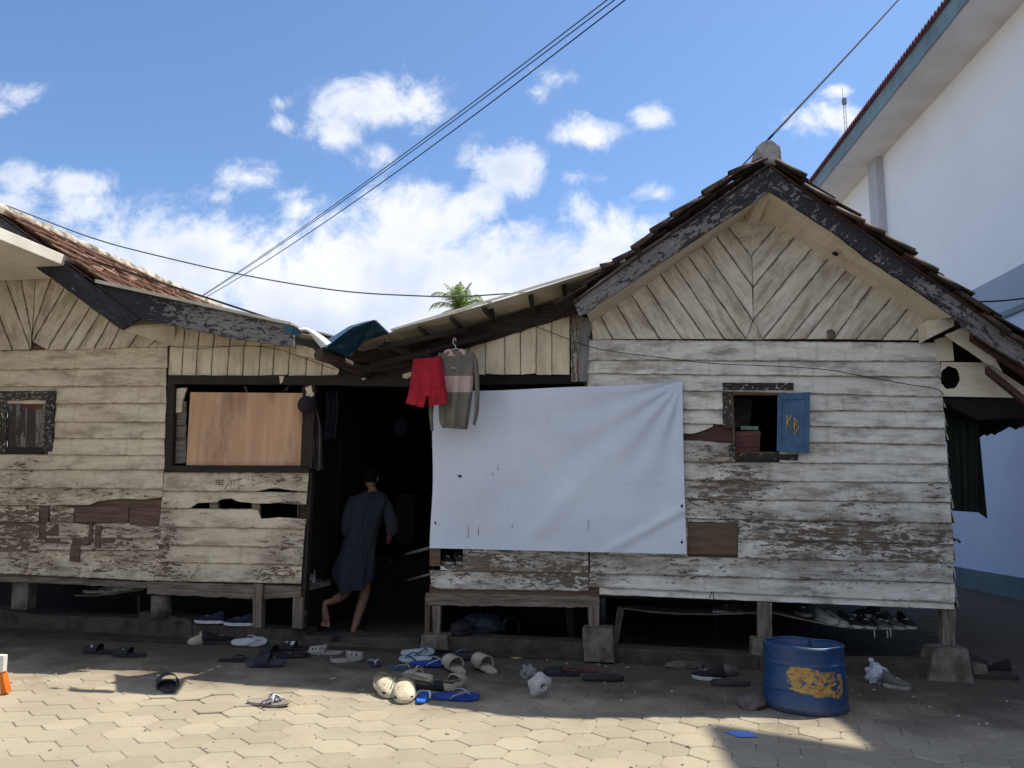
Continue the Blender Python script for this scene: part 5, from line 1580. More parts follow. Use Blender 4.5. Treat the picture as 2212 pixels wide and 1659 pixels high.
for i in range(18):
    mb = MB()
    az = i * 2.399; el = rp.uniform(-.15, 1.45) if i > 2 else 1.45
    L_ = rp.uniform(3.3, 4.4) * (1 if el < 1.2 else .85)
    h = Vector((math.cos(az), math.sin(az), 0)); pts = []
    for j in range(15):
        t_ = j / 14
        a_ = el - t_ * t_ * rp.uniform(1.5, 1.9) * (1.15 if el < 1 else .45)
        p = pc if j == 0 else pts[-1] + (h * math.cos(a_) + UP * math.sin(a_)) * (L_ / 14)
        pts.append(p.copy())
    mb.tube(pts, [.035 * (1 - j / 18) for j in range(15)], 5)
    side = h.cross(UP)
    young = 1.0 if el > 1.1 else rp.choice((0, 0, .5))
    for j in range(2, 57):
        t_ = j / 57; x = t_ * 14; k2 = min(int(x), 13); c = pts[k2].lerp(pts[k2 + 1], x - k2)
        tg = (pts[k2 + 1] - pts[k2]).normalized()
        for sgn in (-1, 1):
            ll = 1.15 * math.sin(math.pi * (.18 + .8 * t_)) * rp.uniform(.75, 1.1)
            out_ = (side * sgn * .8 + tg * .75 - UP * rp.uniform(.25, .8)).normalized()
            wv = tg * .026
            q0 = mb.add(c - wv, None, young * .6); q1 = mb.add(c + wv, None, young * .6)
            mid = c + out_ * ll * .55; q2 = mb.add(mid + wv, None, young * .6); q3 = mb.add(mid - wv, None, young * .6)
            q4 = mb.add(c + out_ * ll - UP * ll * .22, None, young * .6)
            mb.face((q0, q1, q2, q3)); mb.face((q3, q2, q4))
    mb.build('frond', M['leaf'], palm)
# =================================================================== BARREL
def m_barrel():
    m_, t, b = newmat('scuffed_blue_drum_plastic')
    g = coordsrc(t, 'obj')
    wa = t.nodes.new('ShaderNodeAttribute'); wa.attribute_name = 'wear'
    c = mixc(t, maprange(t, noise_(t, g, 5, 6, .65), .35, .65), (0.010, 0.050, 0.150), (0.010, 0.036, 0.105))
    c = mixc(t, math_(t, 'MULTIPLY', maprange(t, noise_(t, g, 24, 5, .7), .55, .75), .5), c, (0.05, 0.075, 0.12))
    n = noise_(t, coordsrc(t, 'obj', (1, 1, 1.6)), 13, 9, .72, .8)
    mask = maprange(t, math_(t, 'ADD', math_(t, 'MULTIPLY_ADD', n, 1.7, -.35), wa.outputs['Fac']), 1.0, 1.04)
    y = mixc(t, maprange(t, noise_(t, g, 20, 5, .7), .4, .65), (0.42, 0.25, 0.05), (0.27, 0.12, 0.035))
    so_ = t.nodes.new('ShaderNodeSeparateXYZ'); t.links.new(g, so_.inputs[0])
    mud = maprange(t, math_(t, 'ADD', so_.outputs[2], math_(t, 'MULTIPLY', noise_(t, g, 9, 6, .7), .22)), .22, .10)
    c = mixc(t, math_(t, 'MULTIPLY', mud, .65), c, (0.06, 0.055, 0.055))
    scr = maprange(t, noise_(t, coordsrc(t, 'obj', (3, 3, 30)), 2.0, 5, .7), .60, .66)
    c = mixc(t, math_(t, 'MULTIPLY', scr, .35), c, (0.09, 0.12, 0.17))
    setin(t, b, 'Base Color', mixc(t, mask, c, y)); setin(t, b, 'Roughness', .42); b.inputs['Specular IOR Level'].default_value = .5
    t.links.new(b.outputs[0], t.nodes['Material Output'].inputs[0])
    bump(t, b, mask, .3, .002)
    return m_
M['barrel'] = m_barrel()
bc = G(1741, 1549); bc = Vector((bc.x, bc.y, 0)); ray0 = Vector((bc.x, bc.y, 0)).normalized()
RB = .285; bc = bc + ray0 * RB
bar = thing('barrel', 'blue cut-down plastic drum with flaking yellow paint patch, standing on the paving', 'barrel', (bc.x, bc.y, 0), rot=(R(-1.5), R(1.0), 0), local=True)
cam_an = math.atan2(-bc.y, -bc.x)
mb = MB()
Hb = .425
prof = [(0, .283), (.006, .287), (.03, .290), (.05, .284), (.10, .278), (.22, .273), (.33, .270), (.39, .268), (.41, .270), (.425, .268)]
ids = []
for i in range(61):
    t_ = i / 60; z = t_ * Hb
    for (z0, r0), (z1, r1) in zip(prof, prof[1:]):
        if z <= z1 + 1e-9: r_ = r0 + (r1 - r0) * (z - z0) / (z1 - z0); break
    row = []
    for j in range(96):
        an = j / 96 * 2 * math.pi
        rr = r_ + .003 * math.sin(an * 3 + 1) * t_ + .006 * noise.noise(Vector((math.cos(an) * 1.6, math.sin(an) * 1.6, z * 6))) + (.0035 if .135 < z < .15 or .30 < z < .315 else 0)
        rel = (an - cam_an + math.pi) % (2 * math.pi) - math.pi
        ux = rel * .285
        e = max(0, 1 - ((ux - .09) / .235) ** 4 - ((z - .215 + ux * .10) / .098) ** 4)
        row.append(mb.add(Vector((math.cos(an) * rr, math.sin(an) * rr, z + .004 * math.sin(an * 5) * t_)), None, .57 * min(1, e * 1.9) ** .6))
    ids.append(row)
for i in range(60):
    for j in range(96):
        k2 = (j + 1) % 96; mb.face((ids[i][j], ids[i][k2], ids[i + 1][k2], ids[i + 1][j]), True)
ids2 = []
for z, r_ in ((.425, .262), (.36, .262), (.05, .270), (.02, .262)):
    ids2.append([mb.add(Vector((math.cos(j / 96 * 6.28318) * r_, math.sin(j / 96 * 6.28318) * r_, z + .004 * math.sin(j / 96 * 6.28318 * 5) * (z / Hb)))) for j in range(96)])
for a_, b_ in ([ids[-1], ids2[0]], [ids2[0], ids2[1]], [ids2[1], ids2[2]], [ids2[2], ids2[3]]):
    for j in range(96):
        k2 = (j + 1) % 96; mb.face((a_[j], a_[k2], b_[k2], b_[j]), True)
mb.face(ids2[3])
mb.build('drum', M['barrel'], bar)
mb = MB(); mb.tube([Vector((math.cos(j / 64 * 6.28318) * .266, math.sin(j / 64 * 6.28318) * .266, (.426) + .004 * math.sin(j / 64 * 6.28318 * 5))) for j in range(65)], .006, 8)
M['rim'] = m_simple('blue_rim_plastic', (0.015, 0.07, 0.21), (0.012, 0.05, 0.15), 9, .3, 0, spec=.6)
mb.build('rim', M['rim'], bar)

# =================================================================== FOOTWEAR (local: x = toe, z = up)
def sole_outline(L, w, n=28):
    pts = []
    for i in range(n):
        an = 2 * math.pi * i / n
        x = math.cos(an); y = math.sin(an)
        px = x * L / 2
        wide = w / 2 * (0.86 + .14 * math.cos((px / L - .28) * 5.5))
        waist = 1 - .14 * math.exp(-((px / L + .06) / .13) ** 2)
        sy = (abs(y) ** .72) * (1 if y >= 0 else -1)
        pts.append((px, sy * wide * waist + .012 * L * math.sin((px / L + .2) * 3)))
    return pts
def sole(mb, L, w, h, curl=.0, z0=0.0, top_in=.97):
    o = sole_outline(L, w)
    zf = lambda x: z0 + curl * (max(0, abs(x) / (L / 2) - .35)) ** 2
    rings = [[Vector((x * .97, y * .97, zf(x))) for x, y in o], [Vector((x, y, zf(x) + h * .25)) for x, y in o], [Vector((x, y, zf(x) + h * .8)) for x, y in o], [Vector((x * top_in, y * top_in, zf(x) + h)) for x, y in o]]
    mb.loft(rings, smooth=False)
def strapband(mb, pts, w, t_=.003, nrm=None):
    """flat ribbon along 3D points with width direction w(i)"""
    a = []; 
    for i, p in enumerate(pts):
        ww = w(i) if callable(w) else w
        a.append((mb.add(p - ww), mb.add(p + ww), mb.add(p + ww - UP * t_), mb.add(p - ww - UP * t_)))
    for i in range(len(a) - 1):
        for q in range(4):
            k2 = (q + 1) % 4; mb.face((a[i][q], a[i][k2], a[i + 1][k2], a[i + 1][q]), True)
    mb.face(a[0]); mb.face(a[-1][::-1])
_mc = {}
def cmat(c, nm, rgh=.6):
    k_ = (c, rgh)
    if k_ not in _mc: _mc[k_] = m_simple(nm, c, tuple(x * .65 for x in c), 14, rgh, .2, 90, spec=.35)
    return _mc[k_]
def place(name, u, v, rot, label, cat, z=None, tilt=0, roll=0, pos=None, group='footwear left in front of the houses', scale=1.12, lift=0):
    if pos is None:
        p = G(u, v, .0); p = Vector((p.x, p.y, ghz(p.x, p.y) + .002))
        if z is not None: p = G(u, v, z)
    else: p = pos
    p = p + UP * lift
    o = thing(name, label, cat, p, group=group, local=True, rot=(R(roll), R(-tilt), R(rot)))
    o.scale = (scale, scale, scale)
    return o
def flipflop(u, v, rot, label, csole, cstrap, L=.26, w=.10, **kw):
    o = place('flip_flop', u, v, rot, label, 'flip-flop', **kw)
    mb = MB(); sole(mb, L, w, .016, .012); mb.build('sole', cmat(csole, 'foam_rubber_sole', .75), o)
    mb = MB()
    toe = Vector((L * .30, .004, .014)); top = Vector((L * .22, .004, .042))
    for s in (-1, 1):
        pts = [toe, Vector((L * .27, .003 * s, .034)), top + Vector((0, .006 * s, 0)), Vector((L * .10, s * w * .33, .046)), Vector((-L * .04, s * w * .45, .034)), Vector((-L * .10, s * w * .46, .014))]
        mb.tube(pts, [.004, .005, .006, .007, .006, .005], 8, flat=.6)
    mb.build('strap', cmat(cstrap, 'rubber_strap', .5), o)
    return o
def slide(u, v, rot, label, csole, cband, L=.27, w=.105, band=(-.02, .40), hgt=.062, emblem=None, **kw):
    o = place('slide_sandal', u, v, rot, label, 'sandal', **kw)
    mb = MB(); sole(mb, L, w, .024, .014); mb.build('sole', cmat(csole, 'moulded_sole', .75), o)
    mb = MB()
    x0, x1 = band[0] * L, band[1] * L
    def fn(a, b_):
        x = x0 + (x1 - x0) * b_; an = math.pi * a
        hh = hgt * (1 - .28 * b_)
        return Vector((x - .01 * math.sin(an) * (1 if b_ < .5 else -1), math.cos(an) * w * .52, .014 + math.sin(an) ** .8 * hh))
    ids = mb.grid(fn, 18, 6)
    def fn2(a, b_): 
        p = fn(a, b_); an = math.pi * a
        return p - Vector((0, math.cos(an) * .005, math.sin(an) * .005))
    ids2 = mb.grid(fn2, 18, 6)
    for i in range(18):
        for q in (0, 6): mb.face((ids[q][i], ids[q][i + 1], ids2[q][i + 1], ids2[q][i]))
    bd = mb.build('band', cmat(cband, 'moulded_band', .7), o)
    if emblem:
        mb = MB()
        for (a, b_, s) in emblem[1]:
            p = fn(a, b_); an = math.pi * a; nn_ = Vector((0, math.cos(an), math.sin(an)))
            tx = Vector((1, 0, 0)); ty = nn_.cross(tx)
            mb.box(p + nn_ * .0015, tx * s[0], ty * s[1], nn_ * .0012)
        mb.build('emblem', cmat(emblem[0], 'printed_emblem', .6), bd)
    return o
def clog(u, v, rot, label, col, L=.26, w=.105, strap=0, holes=True, **kw):
    """foam clog: thick sole, domed toe shell, low rim round the heel, strap folded forward (0) or back (1)"""
    o = place('clog', u, v, rot, label, 'clog', **kw)
    mat = cmat(col, 'foam_clog', .7)
    mb = MB(); sole(mb, L, w, .03, .016); mb.build('sole', mat, o)
    ol = sole_outline(L, w, 40)
    def shell(an, b_):
        # closed over the toe, opening behind
        i = an / (2 * math.pi) * 40; k_ = int(i) % 40; f = i - int(i)
        x = ol[k_][0] * (1 - f) + ol[(k_ + 1) % 40][0] * f; y = ol[k_][1] * (1 - f) + ol[(k_ + 1) % 40][1] * f
        return x, y
    mb = MB()
    def toe(a, b_):
        x = -.02 * L + (.5 * L + .02 * L) * (1 - (1 - b_) ** 1.0)
        tt = min(1, max(0, (x / L - (-.02)) / .52))
        half = w * .52 * math.sqrt(max(0, 1 - tt ** 3.2)) + .001
        hh = .034 * math.sqrt(max(0, 1 - tt ** 7)) + .036 * (1 - tt) ** 1.1
        an = math.pi * a
        return Vector((x, math.cos(an) * half + .004, .018 + (abs(math.sin(an)) ** .75) * hh))
    ids = mb.grid(toe, 20, 16)
    def toe2(a, b_):
        p = toe(a, b_); return Vector((p.x - .004, p.y * .93, .018 + (p.z - .018) * .90))
    ids2 = mb.grid(toe2, 20, 10)
    for i in range(20): mb.face((ids[0][i], ids[0][i + 1], ids2[0][i + 1], ids2[0][i]))
    sh_ = mb.build('upper', mat, o)
    mb = MB()   # heel counter
    def heel(a, b_):
        an = math.pi * .5 + math.pi * a
        return Vector((-.02 * L + math.cos(an) * .46 * L, math.sin(an) * w * .50 + .002, .018 + b_ * (.022 + .016 * abs(math.cos(an)) ** 2)))
    i1 = mb.grid(heel, 18, 3)
    i2 = mb.grid(lambda a, b_: Vector((heel(a, b_).x * .96, heel(a, b_).y * .93, heel(a, b_).z)), 18, 3)
    for i in range(18): mb.face((i1[3][i], i1[3][i + 1], i2[3][i + 1], i2[3][i]))
    mb.build('heel_rim', mat, o)
    mb = MB()
    for s in ((0,),):
        pts = []
        for q in range(13):
            an = math.pi * q / 12
            if strap: pts.append(Vector((-.02 * L - math.sin(an) * .44 * L, math.cos(an) * w * .52, .06 + .012 * math.sin(an))))
            else: pts.append(Vector((.0 * L + math.sin(an) * .05 * L, math.cos(an) * w * .53, .05 + .058 * math.sin(an))))
        strapband(mb, pts, Vector((0, 0, .006)) if strap else Vector((.007, 0, 0)), .003)
    mb.build('heel_strap', mat, o)
    if holes:
        mb = MB()
        for (a, b_) in ((.34,.35),(.5,.38),(.66,.35),(.40,.52),(.55,.55),(.68,.50),(.36,.66),(.5,.70),(.63,.66)):
            p = toe(a, b_); pa = toe(a + .01, b_) - p; pb = toe(a, b_ + .01) - p
            nn_ = pa.cross(pb).normalized()
            if nn_.z < 0: nn_ = -nn_
            tx = pb.normalized(); ty = nn_.cross(tx)
            mb.loft([[p + nn_ * .0006 + (tx * math.cos(q) + ty * math.sin(q)) * .0036 for q in [k_ * 1.0472 for k_ in range(6)]], [p - nn_ * .002 + (tx * math.cos(q) + ty * math.sin(q)) * .0036 for q in [k_ * 1.0472 for k_ in range(6)]]], smooth=False)
        for s in (-1, 1):
            mb.box(Vector((.40 * L, s * w * .37, .036)), Vector((.008, -.006 * s, 0)), Vector((0, .002, 0)), Vector((0, 0, .006)))
        mb.build('vent_holes', M['black'], sh_)
    return o
def sneaker(u, v, rot, label, cup, csole, L=.27, w=.095, **kw):
    o = place('sneaker', u, v, rot, label, 'shoe', **kw)
    mb = MB(); sole(mb, L, w, .026, .010); mb.build('sole', cmat(csole, 'rubber_shoe_sole', .6), o)
    mb = MB()
    ol = sole_outline(L, w * .95, 32)
    def top(x):
        t_ = x / L + .5
        return .045 + .050 * (1 - min(1, max(0, (t_ - .25) / .6))) ** 1.2 + (.012 if t_ < .2 else 0)
    rings = [[Vector((x, y, .024)) for x, y in ol], [Vector((x * .99, y * .99, .024 + (top(x) - .024) * .55)) for x, y in ol],
             [Vector((x * .9 - .004, y * (.80 if x < .1 * L else .62), .024 + (top(x) - .024) * .93)) for x, y in ol],
             [Vector((min(x * .78 - .02, .16 * L), y * .52, top(min(x, .14 * L)) + .004)) for x, y in ol],
             [Vector((min(x * .72 - .02, .14 * L), y * .44, top(min(x, .12 * L)) - .006)) for x, y in ol], [Vector((min(x * .7 - .02, .13 * L), y * .42, .035)) for x, y in ol]]
    mb.loft(rings)
    mb.build('upper', cmat(cup, 'canvas_upper', .9), o)
    mb = MB()
    for i in range(4):
        x = .03 * L + i * .055 * L; z = top(x) + .002
        mb.tube([Vector((x, -.018, z - .004)), Vector((x + .004, 0, z + .002)), Vector((x, .018, z - .004))], .0022, 6)
    mb.build('lace', cmat((.5, .5, .48), 'cotton_lace', .9), o)
    return o
BLK = (.016, .015, .018); DRK = (.03, .028, .03); BEI = (.42, .36, .28); CREAMC = (.62, .54, .38); WHT = (.52, .51, .50); BLU = (.02, .06, .30); GRY = (.20, .19, .18)
slide(213, 1411, 172, 'dark slide with a small round white emblem, leftmost on the shaded paving', BLK, BLK, emblem=((.6,.6,.6), [(.28,.45,(.008,.009)),(.62,.7,(.014,.002))]))
slide(279, 1418, 178, 'flat dark slide with a tiny pale strip, overlapping the leftmost one', DRK, BLK, emblem=((.4,.4,.4), [(.30,.4,(.010,.003))]))
slide(362, 1489, 118, 'chunky black slide at the shadow edge on the left', (.035,.035,.05), (.022,.022,.03), L=.30, w=.13, hgt=.085, band=(-.1,.42))
clog(434, 1392, 200, 'beige clog with raised strap against the plinth', BEI, L=.22, strap=0, holes=False)
sneaker(472, 1391, 35, 'black slip-on shoe beside the beige clog at the plinth', BLK, BLK)
flipflop(538, 1398, 4, 'broad white flip-flop lying flat in the shade', (.50,.50,.50), (.50,.50,.50), L=.30, w=.12, roll=34, lift=.035)
slide(556, 1381, 60, 'small dark sandal standing behind the broad white flip-flop', BLK, BLK, L=.2)
slide(655, 1392, 178, 'white slide with an arched white band, behind the black one', (.55,.55,.55), (.55,.55,.55), L=.30, roll=-14, lift=.02)
slide(636, 1407, 176, 'black slide with white and blue-grey patch in front of the white slide', BLK, BLK, emblem=((.5,.5,.55), [(.30,.2,(.016,.02)),(.45,.55,(.012,.016))]))
slide(632, 1422, 18, 'flat black strap sandal below the black slide with white patch', BLK, BLK, band=(.0,.3), hgt=.03)
slide(592, 1417, 150, 'black slide right behind the dark blue one', BLK, BLK, hgt=.07)
flipflop(508, 1430, 8, 'flat black flip-flop left of the dark blue slide', BLK, BLK)
slide(574, 1441, 176, 'dark blue-grey slide with a black band, nearest of the black heap', (.055,.058,.07), (.02,.02,.035), roll=-16, lift=.02, L=.31, w=.12, hgt=.07, band=(-.1,.2))
slide(703, 1414, 176, 'pale beige slide with four dark letters on the band', (.33,.30,.27), (.33,.30,.27), L=.30, emblem=((.02,.02,.02), [(.2,.15,(.005,.008)),(.2,.35,(.005,.008)),(.2,.55,(.005,.008)),(.2,.75,(.005,.010))]))
slide(750, 1431, 20, 'second pale beige slide with open side to the viewer', (.33,.30,.27), (.33,.30,.27), L=.26, hgt=.075, emblem=((.02,.02,.02), [(.8,.3,(.005,.008)),(.8,.55,(.005,.008))]))
sneaker(748, 1398, 30, 'black shoe pushed against the step left of the doorway', BLK, BLK)
slide(796, 1401, 185, 'flat dark sandal with crossed straps on the doorway step edge', DRK, BLK, hgt=.035)
slide(850, 1401, 178, 'flat dark sandal right of the crossed strap pair at the doorway', DRK, BLK, hgt=.04)
flipflop(807, 1437, -70, 'grey flip-flop with upright white strap, alone in the middle of the shade', (.05,.05,.065), (.42,.42,.42), L=.23)
flipflop(902, 1424, 10, 'white and teal flowered flip-flop on top of the blue ones', (.40,.45,.47), (.02,.09,.13), roll=24, lift=.05, L=.27, w=.115)
flipflop(897, 1434, 172, 'white and navy flowered flip-flop in the middle of the blue pile', (.42,.47,.52), (.02,.05,.13), L=.26, roll=-20, lift=.03)
flipflop(930, 1441, 5, 'blue flip-flop under the flowered ones', BLU, (.35,.38,.45), L=.30, roll=18, lift=.02)
flipflop(868, 1448, -35, 'grey blue flip-flop with pale heel strap left of the blue pile', (.07,.09,.15), (.30,.31,.32), L=.26)
flipflop(990, 1414, 4, 'dark blue flip-flop with grey strap beside the low concrete block', (.018,.035,.17), (.22,.24,.32), L=.28)
slide(1018, 1425, 190, 'black strap sandal between the concrete block and beige slides', BLK, BLK, hgt=.06)
slide(1036, 1408, 90, 'black sandal tipped up on its side near the plinth', BLK, BLK, roll=70, lift=.05)
slide(983, 1451, 118, 'left one of two plain beige slides lying side by side', BEI, BEI, tilt=8, lift=.02, L=.29, w=.12, hgt=.085, band=(-.05,.42))
slide(1048, 1449, 120, 'right one of two plain beige slides lying side by side', BEI, BEI, tilt=9, lift=.02, L=.30, w=.12, hgt=.09, band=(-.05,.42))
clog(984, 1488, 60, 'beige clog with its open heel towards the viewer, over the blue flip-flop', BEI, L=.23, w=.115, strap=1, holes=False, lift=.018, tilt=8)
flipflop(985, 1512, -6, 'dark blue flip-flop at the shadow edge under the beige clog', BLU, (.30,.34,.42), L=.31, w=.115, roll=12, lift=.012)
clog(831, 1500, -62, 'sunlit cream clog with vent holes, left of its pair', CREAMC, L=.31, w=.135, strap=1, tilt=-7, lift=.018)
clog(871, 1509, -82, 'sunlit cream clog with vent holes, right of its pair', CREAMC, L=.32, w=.14, strap=1, tilt=-8, lift=.02)
clog(899, 1482, 150, 'pale clog tipped on its side behind the sunlit pair', BEI, L=.25, w=.11, roll=38, lift=.03)
slide(942, 1490, 10, 'tangled black sandal between the pale clogs and the bright blue flip-flop', BLK, BLK, hgt=.045)
flipflop(914.5, 1512, 84, 'bright blue flip-flop with white strap, heel in the sun', (.03,.16,.62), (.66,.66,.66), L=.24, w=.10)
o_ = flipflop(580, 1525, -13, 'grey flip-flop with blue and white crossed straps, alone in the sun', (.30,.26,.21), (.05,.07,.25), L=.28, w=.115, roll=10, lift=.01)
mb = MB()
for (a, b_) in (((.10,.05,.012),(.0,-.045,.02)), ((.02,.055,.014),(.055,-.05,.03))):
    mb.tube([Vector((a[0], a[1], a[2])), Vector(((a[0] + b_[0]) / 2, 0, .062)), Vector((b_[0], b_[1], b_[2]))], .007, 8, flat=.4)
mb.build('cross_strap', cmat((.7, .7, .7), 'white_strap', .5), o_)
slide(1212, 1459, 172, 'black sandal left of the reddish one in front of the tall block', BLK, BLK, hgt=.05)
flipflop(1253, 1451, 170, 'dull red flip-flop in front of the tall concrete block', (.13,.04,.035), (.04,.03,.03), L=.27)
o_ = place('flip_flop', 1303, 1470, 4, 'dark sole of an upturned flip-flop on the shaded paving', 'flip-flop'); mb = MB(); sole(mb, .30, .12, .028, -.012, .008); mb.build('sole', cmat(DRK, 'foam_rubber_sole', .75), o_)
sneaker(1530, 1468, 150, 'black and white canvas shoe beside the stones', BLK, (.48,.48,.46), L=.24)
slide(1578, 1480, 175, 'flat dark slipper with pale studs near the barrel', (.05,.045,.045), (.045,.04,.04), hgt=.03)
sneaker(1938, 1489, -38, 'pale old shoe right of the white plastic bag', (.14,.135,.12), (.33,.31,.27), L=.18)
sneaker(2146, 1454, 150, 'dark shoe beyond the flared pedestal', BLK, (.12,.12,.12), L=.24)
# shoes kept under and inside the houses
gu = 'shoes stored under and inside the houses'
zk = CU(450, 1348, .0).z + .004
def onplinth(u, v, d=-.08): p = CU(u, v, d); return Vector((p.x, p.y, p.z))
for (u, v, lab) in ((452,1346,'left one of a pair of navy slip-ons with white soles on the plinth'),(516,1351,'right one of a pair of navy slip-ons with white soles on the plinth')):
    sneaker(u, v, 176 - 7, lab, (.012,.016,.04), (.55,.55,.57), L=.29, pos=onplinth(u, v, .0), group=gu)
flipflop(390, 1339, 95, 'thin white toe strap sandal on the plinth, left of the navy pair', (.03,.03,.03), (.5,.5,.5), pos=onplinth(391, 1344, -.05), group=gu)
def shelf(pts, d, th, depth, label, mat='greywood'):
    mb = MB()
    A = [F(u, v, d) for u, v in pts]
    for i in range(len(A) - 1):
        mb.slab([A[i], A[i + 1], A[i + 1] - NF * depth, A[i] - NF * depth], -UP * th, .3, TF)
    return tag(mb.build('shelf_board', M[mat]), label, 'board', 'boards slung under the houses')
shelf([(160,1285),(200,1286),(250,1281),(310,1272)], -.30, .012, .35, 'sagging board with shoes under the left house')
for (u, v, rot, lab, c1, c2) in ((205,1279,178,'dark shoe with pale sole on the left slung board',BLK,(.30,.27,.24)),(236,1279,170,'pale grey shoe, second on the left slung board',(.16,.14,.13),(.32,.3,.27)),(267,1274,172,'low white shoe, third on the left slung board',(.25,.24,.23),(.36,.35,.33)),(296,1269,175,'small pale shoe at the right end of the left slung board',(.2,.18,.17),(.3,.28,.26))):
    sneaker(u, v, rot, lab, c1, c2, L=.22, pos=F(u, v + 2, -.42), group=gu)
mb = MB(); fs(mb, [(296,1285),(303,1284),(302,1338),(297,1338)], -.35, .03); tag(mb.build('support_post', M['darkwood']), 'thin stick propping the left slung board', 'post', 'timber posts under the houses')
shelf([(1347,1313),(1400,1320),(1465,1325),(1540,1326),(1640,1321)], -.22, .010, .4, 'thin bowed board under the chevron house, left of the wide post')
sneaker(1572, 1318, 176, 'white-soled dark shoe on the bowed board under the wall', BLK, (.48,.47,.45), L=.25, pos=F(1572, 1326, -.35), group=gu)
sneaker(1617, 1316, 176, 'second white-soled shoe on the bowed board, near the wide post', BLK, (.48,.47,.45), L=.22, pos=F(1615, 1325, -.38), group=gu)
shelf([(1668,1322),(1740,1338),(1819,1353),(1900,1357),(1972,1356)], -.12, .012, .38, 'bowed board crowded with shoes under the right end of the chevron house')
for (u, v, rot, lab, c1, c2) in (
    (1735,1330,-80,'black shoe at the left end of the crowded board',BLK,(.16,.15,.14)),
    (1786,1346,-60,'white and black check shoe on the crowded board',(.36,.34,.31),(.42,.40,.37)),
    (1808,1352,-66,'pale shoe next to the check one on the crowded board',(.34,.32,.29),(.42,.40,.37)),
    (1838,1355,-60,'black shoe with slanted white sole, middle of the crowded board',BLK,(.46,.44,.40)),
    (1871,1356,-84,'black shoe toe forward, middle right of the crowded board',BLK,(.42,.40,.37)),
    (1902,1357,-90,'grey shoe, third from the right end of the crowded board',(.10,.09,.09),(.30,.29,.27)),
    (1932,1357,-82,'dark grey shoe, second from the right end of the crowded board',(.09,.085,.08),(.36,.34,.31)),
    (1958,1356,-88,'black high shoe with white sole at the right end of the crowded board',BLK,(.46,.44,.41))):
    sneaker(u, v, rot, lab, c1, c2, L=.22, pos=F(u, v, -.20), group=gu)
sneaker(1872, 1333, 178, 'white-soled shoe lying on top of the middle of the row', BLK, (.42,.40,.38), L=.22, pos=F(1872, 1333, -.34), group=gu)
sneaker(1900, 1340, -80, 'dark shoe piled behind the row, right of the middle', BLK, (.44,.42,.40), L=.2, pos=F(1897, 1342, -.30), group=gu)
M['lace'] = m_simple('hanging_white_lace', (.45, .43, .40), None, 9, .9, 0)
for (u, v, l) in ((1888,1357,22),(1916,1357,22),(1923,1356,20)):
    mb = MB(); mb.tube([F(u, v, -.1), F(u + 1, v + l * .5, -.1), F(u + 1.5, v + l, -.1)], .005, 6)
    tag(mb.build('shoelace', M['lace']), {1888:'leftmost white shoelace dangling from the crowded board',1916:'middle white shoelace dangling from the crowded board',1923:'rightmost white shoelace dangling from the crowded board'}[u], 'shoelace', 'shoelaces dangling from the board')
sneaker(967, 1212, -60, 'black high-top shoe in the gap under the white sheet, on the left', BLK, (.42,.40,.37), L=.17, pos=F(966, 1219, -.10), group=gu)
sneaker(992, 1212, -60, 'brown-black shoe in the gap under the white sheet, on the right', (.05,.035,.03), (.40,.36,.33), L=.17, pos=F(993, 1219, -.10), group=gu)
shelf([(950,1220),(1000,1222)], -.03, .008, .3, 'narrow shelf inside the gap below the white sheet')
# =================================================================== ground clutter
def stone(u, v, sx_, sy_, sz_, label, mat, seed=0, rot=0, cat='stone', name='stone', group=None, noise_a=.25, fr=1.6):
    p = G(u, v); base = Vector((p.x, p.y, ghz(p.x, p.y)))
    mb = MB()
    def fn(a, b_):
        th = a * 2 * math.pi; ph = b_ * math.pi
        d_ = Vector((math.cos(th) * math.sin(ph), math.sin(th) * math.sin(ph), -math.cos(ph)))
        q = 1 + noise_a * noise.noise(d_ * fr + Vector((seed, seed * 2, 0))) + noise_a * .4 * noise.noise(d_ * fr * 3 + Vector((seed, 1, 0)))
        x, y, z = d_.x * sx_ * q, d_.y * sy_ * q, max(-.55, d_.z) * sz_ * q
        c, s = math.cos(R(rot)), math.sin(R(rot))
        return base + Vector((x * c - y * s, x * s + y * c, z + sz_ * .5))
    mb.grid(fn, 32, 18)
    return tag(mb.build(name, mat), label, cat, group)
M['stone'] = m_simple('weathered_grey_stone', (0.13, 0.115, 0.10), (0.07, 0.06, 0.052), 8, .95, .5, 60, bd=.008)
stone(1478, 1440, .17, .09, .035, 'flat grey stone against the plinth right of the tall block', M['stone'], 3, 5)
stone(1568, 1458, .10, .07, .055, 'rounded pale stone behind the canvas shoe', M['stone'], 5, 0)
stone(1626, 1527, .10, .13, .055, 'big rounded dark stone at the foot of the barrel', M['stone'], 8, -25)
M['plasticbag'] = m_simple('thin_white_plastic_bag', (0.46, 0.46, 0.52), (0.32, 0.32, 0.38), 10, .4, .6, 30, spec=.5, bd=.01)
stone(1142, 1462, .065, .05, .06, 'small crumpled clear plastic bag on the shaded paving', m_simple('dusty_clear_plastic', (.22,.21,.20), (.14,.135,.13), 12, .4, .6, 40, bd=.01), 11, 0, 'bag', 'plastic_bag', None, .6, 3)
stone(1896, 1476, .085, .065, .095, 'tied white plastic bag right of the barrel', M['plasticbag'], 14, 0, 'bag', 'plastic_bag', None, .5, 2.6)
p = G(1893, 1470); mb = MB()
mb.loft([[Vector((p.x, p.y, .0)) + Vector((math.cos(q) * r_, math.sin(q) * r_ * .6, z)) + Vector((-.02 * z / .1, 0, 0)) for q in [k_ * .785 for k_ in range(8)]] for z, r_ in ((.09, .045), (.12, .02), (.14, .016), (.16, .026), (.175, .012))])
tag(mb.build('bag_knot', M['plasticbag']), 'pointed tied top of the white plastic bag right of the barrel', 'bag')
